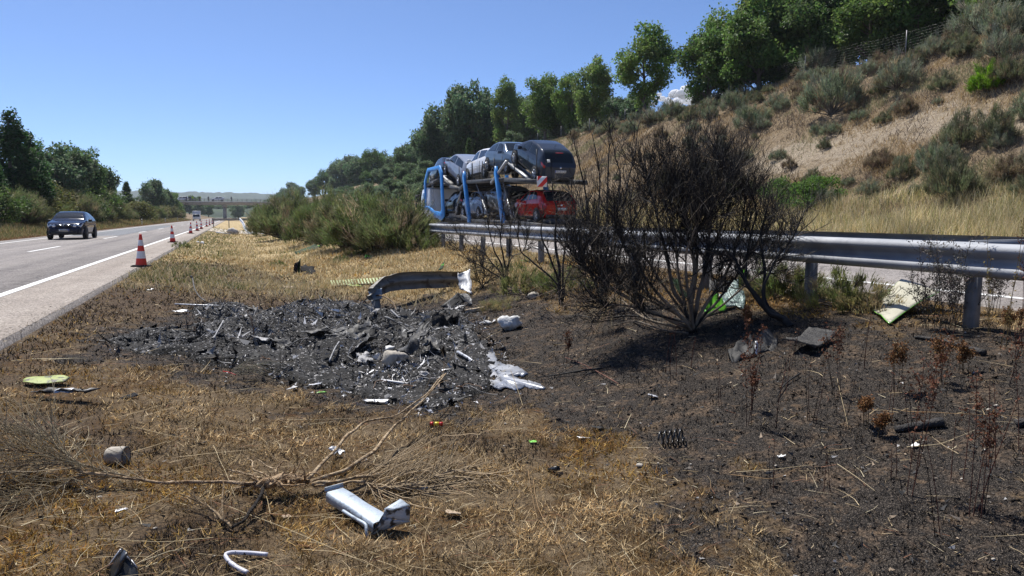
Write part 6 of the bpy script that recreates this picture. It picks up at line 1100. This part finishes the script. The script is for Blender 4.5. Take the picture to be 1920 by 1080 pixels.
# pieces on the golden grass
t_ = (gp(570, 515) - CP) @ FW
rt_ = empty('car_scrap', gp(568, 514)); tag(rt_, 'black torn bumper part with a curved prong standing on the golden grass', 'wreckage')
plate4([wp(552, 493, t_), wp(560, 490, t_), wp(556, 514, t_ - .1), wp(550, 514, t_ - .1)], M['black_plastic'], 'upright_flap', rt_, .01, 7, .05); plate4([wp(557, 496, t_ + .1), wp(563, 484, t_ + .1), wp(562, 516, t_), wp(558, 516, t_)], M['green_dark'], 'prong', rt_, .012, 7, .04, 3); plate4([wp(560, 496, t_ + .2), wp(590, 500, t_ + .3), wp(592, 514, t_ - .1), wp(566, 508, t_)], M['black_plastic'], 'body_piece', rt_, .012, 9, .10, 5); plate4([wp(570, 512, t_ - .1), wp(592, 505, t_), wp(590, 514, t_ - .2), wp(568, 517, t_ - .2)], M['black_plastic'], 'lower_lip', rt_, .01, 6, .04, 6)
t_ = (gp(575, 472) - CP) @ FW; placed_plate('car_scrap', 'long black and green trim strip on the golden grass near the hedge', 'wreckage', [wp(552, 472, t_), wp(590, 458, t_ + .6), wp(602, 464, t_ + .3), wp(556, 475, t_ - .3)], M['green_dark'], .02, 9, .12); placed_plate('car_scrap', 'small dark scrap beside the long trim strip near the hedge', 'wreckage', [wp(600, 455, t_ + 1), wp(606, 453, t_ + 1), wp(604, 462, t_ + .6), wp(598, 462, t_ + .6)], M['black_plastic'], .02, 6, .1, 2)
t_ = (gp(622, 452) - CP) @ FW; placed_plate('car_scrap', 'blackened upright lump against the median hedge', 'wreckage', [wp(614, 438, t_), wp(626, 434, t_), wp(630, 452, t_ - .2), wp(612, 452, t_ - .2)], M['black_plastic'], .03, 8, .25)
t_ = (gp(690, 482) - CP) @ FW; placed_plate('car_scrap', 'bright green body fragment on the grass below the hedge', 'wreckage', [wp(685, 477, t_), wp(697, 480, t_), wp(696, 484, t_ - .1), wp(684, 483, t_ - .1)], M['green'], .01, 6, .05); placed_plate('car_scrap', 'dark green fragment leaning on the bent guardrail', 'wreckage', [wp(828, 495, tb_ + .9), wp(833, 490, tb_ + 1), wp(830, 503, tb_ + .7), wp(822, 506, tb_ + .7)], M['green_dark'], .01, 6, .03)
# louvred grille
lv = empty('louvred_panel', gp(650, 532)); tag(lv, 'flat green louvred grille panel lying at the edge of the golden grass', 'wreckage'); l0 = np.array(lv.location)
ga, gb, gc, gd = gp(622, 538, .03), gp(720, 532, .03), gp(715, 520, .08), gp(618, 526, .08)
q = MB(); q.tube([ga, (ga + gb) / 2 + np.array([0, 0, .02]), gb], .02, 6); q.build('frame', M['black_plastic'], lv, True, -l0)
for k in range(17):
    f = (k + .5) / 17; q = MB(); a = ga + (gb - ga) * f; d = gd + (gc - gd) * f; w_ = (gb - ga) / 17 * .30; q.add(np.array([a - w_, a + w_, d + w_, d - w_]), [[[0, 1, 2, 3]]]); o = q.build('louvre', M['lime_pale'] if 'lime_pale' in M else M.setdefault('lime_pale', pmat('pale_lime', (.40, .46, .22), (.32, .38, .16), 9, .5)), lv, False, -l0); o.modifiers.new('t', 'SOLIDIFY').thickness = .008
crumple('car_scrap', 'small yellow-green fragment between louvred panel and bent guardrail', 'wreckage', 665, 543, (.34, .16), M['lime_sooty'], 5, (.2, .1, .4), .05, h=.05)
crumple('car_scrap', 'pale beige crumpled scrap on the scorched ground', 'wreckage', 545, 545, (.36, .2), M['wood'], 6, (.15, .1, .2), .06, h=.03)
def plank(label, a, b_, w_, th, mat=None, h=.03):
    A = gp(*a, h); B2_ = gp(*b_, h); d = unit(B2_ - A); s = unit(np.cross([0, 0, 1.], d)); q = MB(); n = 6; t = np.linspace(0, 1, n); C = A + (B2_ - A) * t[:, None]; up = np.cross(d, s); prof = np.array([(-w_ / 2, -th / 2), (w_ / 2, -th / 2), (w_ / 2, th / 2), (-w_ / 2, th / 2), (-w_ / 2, -th / 2)]); G = C[:, None] + s * prof[None, :, 0, None] * (1 - .15 * vn(t * 9, t * 0, 3))[:, None, None] + up * prof[None, :, 1, None]; q.grid(G); q.poly(G[0, :4]); q.poly(G[-1, :4][::-1]); return tag(q.build('plank', mat or M['wood'], None, False), label, 'plank')
plank('splintered pale plank on the scorched ground behind the heap', (552, 566), (606, 564), .12, .03); plank('wooden plank lying between the black box and the white lump', (858, 586), (908, 578), .13, .05)
t_ = (gp(860, 580) - CP) @ FW
bb_ = empty('black_box_panel', gp(860, 578)); tag(bb_, 'black folded sheet standing like an open box behind the heap', 'wreckage')
plate4([wp(826, 574, t_), wp(858, 549, t_ + .3), wp(880, 560, t_ + .3), wp(850, 580, t_)], M['char_sheet'] if 'char_sheet' in M else M.setdefault('char_sheet', pmat('sooty_sheet', (.008, .008, .008), (.02, .02, .02), 8, .7)), 'side', bb_, .01, 6, .03); plate4([wp(858, 549, t_ + .3), wp(880, 553, t_ + .2), wp(886, 570, t_), wp(880, 575, t_)], M['scorched'], 'side', bb_, .01, 6, .04, 3)
# white lumps
def lump(name, label, cat, px, py, d, mat, seed, h=None, flat=.6, rz=0.):
    n, m = 18, 12; th, ph = np.meshgrid(np.linspace(0, 2 * math.pi, n), np.linspace(.02, math.pi - .02, m), indexing='ij'); X_, Y_, Z_ = np.sin(ph) * np.cos(th), np.sin(ph) * np.sin(th), np.cos(ph); f = 1 + .55 * (vn(X_ * 1.6 + 7, Y_ * 1.6 + Z_ * 1.9, seed) - .5) + .3 * (vn(X_ * 4, Y_ * 4 + Z_ * 4, seed + 1) - .5); q = MB(); q.grid(np.stack([X_ * f * d[0] / 2, Y_ * f * d[1] / 2, Z_ * f * d[2] / 2], -1)); p = gp(px, py); o = q.build(name, mat, None, False, (p[0], p[1], p[2] + (d[2] * .38 if h is None else h)), (0, 0, rz)); return tag(o, label, cat)
lump('white_lump', 'lumpy white foam mass on the black ash beside the heap', 'wreckage', 957, 618, (.33, .30, .22), M['white_rag'], 4, rz=.4); lump('white_lump', 'small whitish crumb next to the big white lump', 'wreckage', 914, 608, (.13, .10, .07), M['white_rag'], 8); lump('stone', 'grey-brown stone with a white cap within the burnt heap', 'stone', 740, 702, (.26, .22, .20), M['stone'], 9, .18); lump('foam_scrap', 'white scrap resting on the stone in the heap', 'wreckage', 732, 688, (.12, .10, .05), M['white_rag'], 5, .23); lump('stone', 'pale rounded stone at the near edge of the heap', 'stone', 671, 732, (.09, .07, .05), M['stone'], 2); lump('stone', 'tan stone half buried on the dark foreground ground', 'stone', 1200, 875, (.05, .04, .03), M['stone'], 6)
# can-like hollow concrete piece
cn = empty('hollow_can', gp(222, 868), (0, 0, R(-18))); tag(cn, 'weathered hollow can lying on its side among the left twigs', 'can'); q = MB(); q.lathe([(.03, -.075), (.050, -.070), (.060, -.045), (.062, .03), (.060, .055), (.052, .055), (.050, -.04), (.001, -.05)], 18, axis='X', c=(0, 0, .05)); q.build('shell', M['stone'], cn, True); q = MB(); q.lathe([(.053, .056), (.060, .058), (.063, .052)], 18, axis='X', c=(0, 0, .05)); q.build('rim', M['scorched'], cn, True)
# left foreground scraps
crumple('car_scrap', 'sooty lime green panel scrap lying on the scorched grass', 'wreckage', 88, 722, (.36, .20), M['lime_sooty'], 11, (R(10), R(3), .1), .025, h=.03, freq=1.2, edge=.06, rnd=1.)
sp = empty('metal_strip', gp(122, 750)); tag(sp, 'grey and black torn metal strip just below the lime panel scrap', 'wreckage'); s0_ = np.array(sp.location); G = sheetG(.46, .07, 16, 5, .05, 12, 4, .3); q = MB(); q.grid(G); o = q.build('strip', M['scorched'], sp, False, (0, 0, .04), (0, R(2), -.25)); o.modifiers.new('t', 'SOLIDIFY').thickness = .006; q = MB(); q.grid(sheetG(.15, .06, 6, 4, .02, 14, 2)); o = q.build('grey_plate', M['foil'], sp, False, (.0, -.01, .07), (.4, 0, -.25)); o.modifiers.new('t', 'SOLIDIFY').thickness = .005
hp = empty('honeycomb_plate', gp(243, 746), (R(8), R(-10), .5)); tag(hp, 'small black honeycomb plate on the scorched grass', 'wreckage'); q = MB(); q.box((0, 0, .012), (.13, .07, .008)); q.build('plate', M['char_sheet'], hp); q = MB(); [q.box((x_, 0, .018), (.003, .068, .006)) for x_ in np.linspace(-.06, .06, 9)]; [q.box((0, y_, .018), (.128, .003, .006)) for y_ in np.linspace(-.03, .03, 5)]; q.build('ribs', M['scorched'], hp)
# black folded casing bottom left
cs = empty('black_casing', gp(225, 1088), (0, 0, R(-25))); tag(cs, 'black folded casing fragment with bright torn edges at the lower left', 'wreckage'); c0 = np.array(cs.location); t_ = (gp(225, 1085) - CP) @ FW
for k, (a, b_, c, d) in enumerate([((190, 1080), (226, 1030), (234, 1042), (206, 1100)), ((226, 1032), (246, 1052), (240, 1100), (206, 1098)), ((246, 1050), (258, 1066), (262, 1104), (238, 1100))]):
    o = plate4([wp(*a, t_ + .06), wp(*b_, t_ + .05), wp(*c, t_ - .02), wp(*d, t_ - .04)], M['blackfold'] if 'blackfold' in M else M.setdefault('blackfold', pmat('glossy_black', (.014, .015, .016), (.03, .032, .034), 7, .3, c3=(.22, .23, .24), s3=9, t3=.68)), 'fold', cs, .008, 7, .02, k + 2); o.matrix_parent_inverse = cs.matrix_basis.inverted(); o.location = (0, 0, 0)
    q = MB(); q.tube([wp(*a, t_ + .055), wp(*b_, t_ + .045)], .0035, 5); e_ = q.build('torn_edge', M['foil'], cs); e_.matrix_parent_inverse = cs.matrix_basis.inverted()
# bent white tube
q = MB(); P = poly_smooth([gp(502, 1040, .02), gp(470, 1037, .03), gp(432, 1036, .045), gp(421, 1040, .05), gp(428, 1052, .04), gp(447, 1066, .03), gp(464, 1074, .02)], 5, .0, rng); q.tube(P, np.interp(np.linspace(0, 1, len(P)), [0, .45, .5, .55, 1], [.0115, .011, .007, .011, .012]), 9); tag(q.build('bent_tube', M['white_tube'] if 'white_tube' in M else M.setdefault('white_tube', pmat('scorched_white_tube', (.62, .62, .68), (.52, .52, .58), 22, .5, c3=(.06, .055, .06), s3=34, t3=.54)), None, True), 'whitish scorched tube bent double in the foreground', 'tube')
# red-yellow cartridge
rc = empty('red_cartridge', gp(818, 799), (0, 0, R(-24))); tag(rc, 'small red tube with yellow label on the grass behind the twigs', 'cartridge')
for nm, a, b_, m in (('red_end', -.055, -.022, 'red'), ('label', -.022, .025, 'yellow'), ('red_end', .025, .055, 'red')): q = MB(); q.lathe([(.001, a), (.017, a), (.017, b_), (.001, b_)], 14, axis='X', c=(0, 0, .02)); q.build(nm, M[m], rc, True)
crumple('foil_scrap', 'crumpled silver foil scrap between the bare branches', 'wreckage', 628, 860, (.10, .08), M['foil'], 15, (.3, .2, .5), .05, (9, 9), .02, edge=.3)
q = MB(); a = np.linspace(0, 2 * math.pi * 5, 90); P0 = gp(1235, 836); P1 = gp(1283, 830); ax = unit(P1 - P0); s_ = unit(np.cross(ax, [0, 0, 1])); L_ = np.linalg.norm(P1 - P0); q.tube(P0 + np.array([0, 0, .055]) + ax * (a / a[-1] * L_)[:, None] + (np.cos(a)[:, None] * s_ + np.sin(a)[:, None] * np.array([0, 0, 1.])) * .05, .0065, 6); tag(q.build('coil_spring', M['blackfold'], None, True), 'black coil spring lying on its side on the burnt ground', 'spring')
bk = empty('black_bracket', gp(1040, 888), (R(-25), R(10), R(20))); tag(bk, 'small black square tube bracket on the mossy ground', 'bracket'); q = MB(); [q.box(c_, d_) for c_, d_ in (((-.014, 0, .03), (.004, .09, .03)), ((.014, 0, .03), (.004, .09, .03)), ((0, 0, .043), (.028, .09, .004)), ((0, 0, .017), (.028, .09, .004)))]; q.build('tube', M['blackfold'], bk); q = MB(); q.box((.02, .045, .035), (.03, .02, .004)); q.build('lug', M['blackfold'], bk)
for nm, lb, px, py, sz_, m, sd_ in [('green_chip', 'small bright lime chip on the mossy ground', 1000, 831, (.055, .035), 'green', 21), ('metal_chip', 'thin silver sliver at the edge of the burnt ground', 1094, 823, (.09, .025), 'foil', 22), ('metal_chip', 'grey crumpled chip on the ash below the dead stick', 1224, 747, (.08, .06), 'foil', 23), ('metal_chip', 'white crumpled chip among stalks on the ash', 1466, 860, (.05, .04), 'white_rag', 24), ('metal_chip', 'white bottle cap like chip beside the charred log', 1716, 838, (.06, .03), 'white_rag', 25), ('metal_chip', 'long bluish metal flake at the near edge of the heap', 708, 757, (.26, .07), 'foil', 26), ('metal_chip', 'crumpled silver foil at the left near edge of the heap', 596, 728, (.16, .10), 'foil', 27), ('green_chip', 'lime sliver next to the crumpled silver foil', 603, 737, (.09, .025), 'green', 28), ('metal_chip', 'silver flake on the left scorched ground', 338, 588, (.24, .1), 'foil', 29), ('metal_chip', 'little pale flake on the scorched slope near the first cone', 282, 545, (.12, .06), 'foil', 30), ('metal_chip', 'black flake on moss near the coil spring', 1120, 806, (.10, .05), 'char_sheet', 31), ('metal_chip', 'dark flake with white edge left of the branches', 382, 833, (.09, .03), 'scorched', 32), ('metal_chip', 'white edged flake in the left foreground', 226, 958, (.06, .02), 'foil', 33), ('wood_chip', 'yellow wood chip in front of the stump', 536, 972, (.05, .03), 'wood', 34), ('wood_chip', 'pale flat chip right of the torn post', 850, 968, (.09, .05), 'wood', 35), ('green_chip', 'bright green leaf-like fragment under the black shrubs', 984, 493, (.2, .1), 'green', 36), ('metal_chip', 'grey foil bit behind the torn post', 790, 920, (.06, .04), 'foil', 37)]:
    crumple(nm, lb, 'wreckage', px, py, sz_, M[m], sd_, (rng.normal(0, .15), rng.normal(0, .15), rng.uniform(-.6, .6)), sz_[1] * .35, (8, 6), sz_[1] * .12, .002, edge=.3)
# rods on the heap and left of it
def rod(label, pts, r, mat, hs, name='burnt_rod', grp=None): q = MB(); P = poly_smooth([gp(a, b_, h) for (a, b_), h in zip(pts, hs)], 4); q.tube(P, r, 6); return tag(q.build(name, mat, None, True), label, 'rod', grp)
rod('upright burnt metal bar with rounded head left of the heap', [(386, 566), (372, 555), (364, 540), (361, 520)], .012, M['scorched'], [.03, .10, .22, .40]); lump('burnt_nut', 'dark nut on top of the upright bar', 'wreckage', 361, 560, (.05, .05, .05), M['scorched'], 3, .44)
rod('flat pale bar lying left of the heap', [(328, 570), (370, 572), (410, 573)], .014, M['foil'], [.03, .05, .06]); rod('white ash-coated rod at the near side of the heap', [(728, 728), (760, 733), (784, 740)], .012, M['white_crush'], [.05, .05, .04]); rod('second pale rod above the white ash-coated one', [(715, 712), (740, 716), (770, 720)], .012, M['white_crush'], [.08, .08, .06])
rod('thick grey pipe stub beside the melted aluminium', [(858, 660), (880, 672), (898, 690)], .02, M['foil'], [.12, .10, .06]); rod('red thin wire near the grey spray at the heap edge', [(418, 696), (430, 698), (442, 703)], .004, M['red'], [.03, .04, .02], 'wire')
q = MB(); P = poly_smooth([gp(678, 572, .05), gp(690, 556, .3), gp(712, 553, .36), gp(738, 565, .3), gp(747, 590, .12), gp(735, 604, .04), gp(705, 598, .03)], 5, .008, rng); q.tube(P, np.linspace(.011, .016, len(P)), 6, (.24, .18, .12)); tag(q.build('looped_branch', M['rootwood'], None, True), 'looped bare branch arching in front of the folded guardrail end', 'branch')
G_P = 'scorched sheets in the burnt heap'; rg = np.random.default_rng(55)
for k in range(26):
    while True:
        px, py = rg.uniform(330, 890), rg.uniform(585, 745); p = gp(px, py); hh_, mk_ = heap_h(np.array([p[0]]), np.array([p[1]]))
        if mk_[0] > .8: break
    s_ = .10 + .5 * rg.random() ** 2; crumple('scorched_sheet', ['scorched crumpled metal sheet lying in the burnt heap', 'pale ash-coated metal sheet lying in the burnt heap'][k % 3 == 0], 'wreckage', px, py, (s_, s_ * rg.uniform(.35, .8)), M['scorched'] if k % 3 else M['foil_ash'] if 'foil_ash' in M else M.setdefault('foil_ash', pmat('ash_coated_metal', (.20, .20, .205), (.38, .38, .385), 12, .7, .2, bump=.5, bscale=30, c3=(.03, .03, .03), s3=14, t3=.55)), 200 + k, (rg.normal(0, .45), rg.normal(0, .45), rg.uniform(0, 3)), s_ * .28, (11, 8), hh_[0] + s_ * .04, .005, [G_P, 'ash-coated sheets in the burnt heap'][k % 3 == 0], edge=.35, freq=2.5)
for k in range(16):
    while True:
        px, py = rg.uniform(330, 890), rg.uniform(585, 740); p = gp(px, py); hh_, mk_ = heap_h(np.array([p[0]]), np.array([p[1]]))
        if mk_[0] > .75: break
    a_ = rg.uniform(0, 3.14); L_ = rg.uniform(.25, .7); d = np.array([math.cos(a_), math.sin(a_), rg.normal(.1, .2)]); q = MB(); z0_ = p + np.array([0, 0, hh_[0] + .04]); q.tube(poly_smooth([z0_, z0_ + d * L_ * .5 + rg.normal(0, .05, 3), z0_ + d * L_ + rg.normal(0, .05, 3)], 4), rg.uniform(.006, .016), 6); tag(q.build('burnt_rod', M['scorched'] if k % 4 else M['foil_ash'], None, True), 'bent burnt metal rod sticking out of the heap', 'rod', 'burnt rods in the heap')
t_ = (gp(790, 655) - CP) @ FW; placed_plate('scorched_sheet', 'large bluish twisted sheet standing in the right half of the heap', 'wreckage', [wp(745, 625, t_ + .2), wp(800, 612, t_ + .2), wp(790, 640, t_), wp(748, 668, t_ - .1)], M['scorched'], .008, 12, .16, 7)
t_ = (gp(850, 620) - CP) @ FW; placed_plate('charred_block', 'tall charred block at the far right corner of the heap', 'wreckage', [wp(808, 600, t_), wp(862, 582, t_ + .2), wp(866, 622, t_ - .1), wp(812, 628, t_ - .2)], M['charlog'], .18, 12, .12, 9)
# green wreck parts at the foot of the burnt bush
t_ = (gp(1340, 590) - CP) @ FW
gw = empty('green_wreckage', gp(1345, 590)); tag(gw, 'crumpled green bodywork and cracked glass under the guardrail behind the burnt bush', 'wreckage')
plate4([wp(1328, 560, t_ + .1), wp(1346, 552, t_ + .2), wp(1362, 584, t_), wp(1318, 588, t_)], M['green'], 'green_panel', gw, .006, 10, .10, 2); plate4([wp(1345, 548, t_ + .4), wp(1395, 545, t_ + .4), wp(1398, 575, t_ + .1), wp(1352, 578, t_ + .1)], M['teal'], 'cracked_glass', gw, .006, 12, .09, 3); plate4([wp(1366, 528, t_ + .6), wp(1384, 522, t_ + .6), wp(1386, 548, t_ + .4), wp(1364, 546, t_ + .4)], M['teal'], 'pillar', gw, .02, 6, .05, 4); plate4([wp(1330, 520, t_ + .7), wp(1372, 530, t_ + .7), wp(1360, 548, t_ + .5), wp(1330, 545, t_ + .5)], M['char_sheet'], 'dark_panel', gw, .01, 8, .08, 5)
placed_plate('green_wreckage', 'upright leaf-shaped green shard below the guardrail', 'wreckage', [wp(1386, 510, t_ + .7), wp(1397, 487, t_ + .8), wp(1401, 498, t_ + .8), wp(1394, 522, t_ + .6)], M['green'], .006, 7, .03, 6); placed_plate('green_wreckage', 'green strip glimpsed behind the pale branches of the burnt bush', 'wreckage', [wp(1255, 515, t_ + .5), wp(1270, 525, t_ + .5), wp(1295, 562, t_ + .2), wp(1275, 556, t_ + .2)], M['green_dark'], .01, 7, .05, 7)
# large pale panel by the guardrail
t_ = (gp(1672, 604) - CP) @ FW; pn = empty('body_panel', gp(1690, 590)); tag(pn, 'large beige panel with lime green edges propped under the guardrail', 'wreckage'); pc = [gp(1637, 582, .03), gp(1668, 606, .03), gp(1762, 545, .22), gp(1690, 522, .30)]
a, b_, c, d = pc; u, v = np.meshgrid(np.linspace(0, 1, 12), np.linspace(0, 1, 16), indexing='ij'); G = a * ((1 - u) * (1 - v))[..., None] + b_ * (u * (1 - v))[..., None] + c * (u * v)[..., None] + d * ((1 - u) * v)[..., None]; G[..., 2] += .012 * np.sin(u * math.pi) + .02 * np.sin(v * 4) + .02 * (vn(u * 4, v * 6, 3) - .5); pc0 = np.array(pn.location)
q = MB(); q.grid(G - pc0); o = q.build('sheet', M['beige'], pn, True); o.modifiers.new('t', 'SOLIDIFY').thickness = .006
for E in (G[0], G[-1], G[:, 0], G[:, -1]): q = MB(); q.tube(E - pc0, .006, 5); q.build('green_edge', M['green'], pn, True)
for f in (.35, .62): q = MB(); q.tube(G[int(f * 11), 4:12] - pc0 + np.array([0, 0, .006]), .008, 5); q.build('pressed_rib', M['beige'], pn, True)
placed_plate('green_scrap', 'small bright green scrap behind the large beige panel', 'wreckage', [gp(1664, 556, .02), gp(1672, 557, .02), gp(1672, 540, .14), gp(1665, 541, .14)], M['green'], .006, 5, .02)
# charred parts right of the bush
crumple('charred_radiator', 'charred flat radiator mesh panel curling up at one end on the ash', 'wreckage', 1520, 652, (.44, .26), M['mesh_char'] if 'mesh_char' in M else M.setdefault('mesh_char', pmat('charred_mesh', (.022, .021, .020), (.075, .072, .068), 60, .8, .0, bump=.8, bscale=90)), 61, (R(6), R(-8), .35), .02, (14, 8), .05, .02, edge=.1, bend=.05)
ch = empty('charred_remains', gp(1405, 668)); tag(ch, 'tangle of charred car parts with a pale splinter beside the radiator panel', 'wreckage'); t_ = (gp(1405, 668) - CP) @ FW
plate4([wp(1365, 655, t_ + .1), wp(1400, 645, t_ + .2), wp(1412, 668, t_ - .1), wp(1368, 676, t_ - .1)], M['char_sheet'], 'sheet', ch, .02, 9, .14, 2); plate4([wp(1402, 632, t_ + .3), wp(1448, 628, t_ + .4), wp(1460, 660, t_), wp(1412, 668, t_)], M['mesh_char'], 'sheet', ch, .02, 10, .18, 3); plate4([wp(1418, 640, t_ - .05), wp(1423, 638, t_), wp(1420, 662, t_ - .1), wp(1416, 660, t_ - .1)], M['white_crush'], 'splinter', ch, .01, 5, .02, 4)
lump('stone', 'dark stone at the foot of the guardrail post by the leaning shrub', 'stone', 1482, 560, (.22, .16, .13), M['stone'], 12); lump('stone', 'brown stone under the tufts between the black shrubs', 'stone', 1000, 560, (.2, .16, .12), M['stone'], 13)
# far scraps beyond the cones
lump('concrete_block', 'grey concrete block with dark side on the grass beyond the cones', 'concrete block', 437, 440, (1.0, .8, .75), M['concrete'], 14, .25); crumple('car_scrap', 'white scrap on the grass by the third cone', 'wreckage', 375, 461, (.35, .2), M['white_rag'], 71, (.2, .1, .3), .12, h=.08); rod('long thin trim strip lying on the grass beside the concrete block', [(405, 436), (420, 437.5), (432, 439)], .05, M['foil'], [.1, .14, .1], 'trim_strip')
rod('dark cable lying across the carriageway beyond the car', [(338, 421), (352, 425), (368, 427)], .05, M['black_plastic'], [.03, .03, .03], 'cable')
# sandy bare pebbles in the foreground
G_ST = 'small tan stones on the scorched ground'
for k in range(26):
    px, py = rng.uniform(60, 1900), rng.uniform(700, 1070); p = gp(px, py); s_ = rng.uniform(.015, .035); o = lump('pebble', 'small tan stone on the scorched ground', 'stone', px, py, (s_, s_ * .8, s_ * .6), M['stone'], 300 + k % 5); o['group'] = G_ST
# ---------------------------------------------------------------- clouds far away
M['cloud'] = pmat('cloud_white', (.97, .97, .97), rough=1., spec=0., thin=.6)
def cloud(px, py, dist, w_, h_, seed, label):
    rg_ = np.random.default_rng(seed); c = CP + ray(px, py) * dist; q = MB(); th, ph = np.meshgrid(np.linspace(0, 2 * math.pi, 15), np.linspace(.02, math.pi - .02, 9), indexing='ij'); S = np.stack([np.sin(ph) * np.cos(th), np.sin(ph) * np.sin(th), np.cos(ph)], -1)
    for k in range(38):
        u = rg_.uniform(-1, 1); r = (1 - abs(u) ** 1.6) * h_ * rg_.uniform(.2, .5) + h_ * .12; o_ = RT * u * w_ / 2 + np.array([0, 0, 1]) * rg_.uniform(-.2, .55) * h_ * (1 - abs(u)) + FW * rg_.uniform(-.3, .3) * w_; q.grid(S * (r * (1 + .35 * (vn(S[..., 0] * 3 + k, S[..., 1] * 3 + S[..., 2] * 3, k) - .5)))[..., None] * np.array([1.2, 1.2, .8]) + o_)
    o = q.build('cloud', M['cloud'], None, True, c); return tag(o, label, 'cloud', kind='stuff')
cloud(1290, 186, 9000, 1000, 130, 3, 'small white cumulus cloud between the lone oak and the dense oaks')

# ---------------------------------------------------------------- summer haze (one closed box of thin air round the whole scene)
q = MB(); q.box((0, 1500, 52), (5200, 4000, 120)); hzo = q.build('haze', [], None); hzo['kind'] = 'stuff'; tag(hzo, 'thin pale blue summer haze filling the valley air', 'haze', kind='stuff')
hm = bpy.data.materials.new('haze_air'); hm.use_nodes = True; hn = hm.node_tree; hn.nodes.remove(hn.nodes['Principled BSDF']); hv = hn.nodes.new('ShaderNodeVolumePrincipled')
hv.inputs['Color'].default_value = (.80, .88, 1, 1); hv.inputs['Density'].default_value = .00013; hv.inputs['Anisotropy'].default_value = .2; hn.links.new(hv.outputs[0], hn.nodes['Material Output'].inputs['Volume']); hzo.data.materials.append(hm)
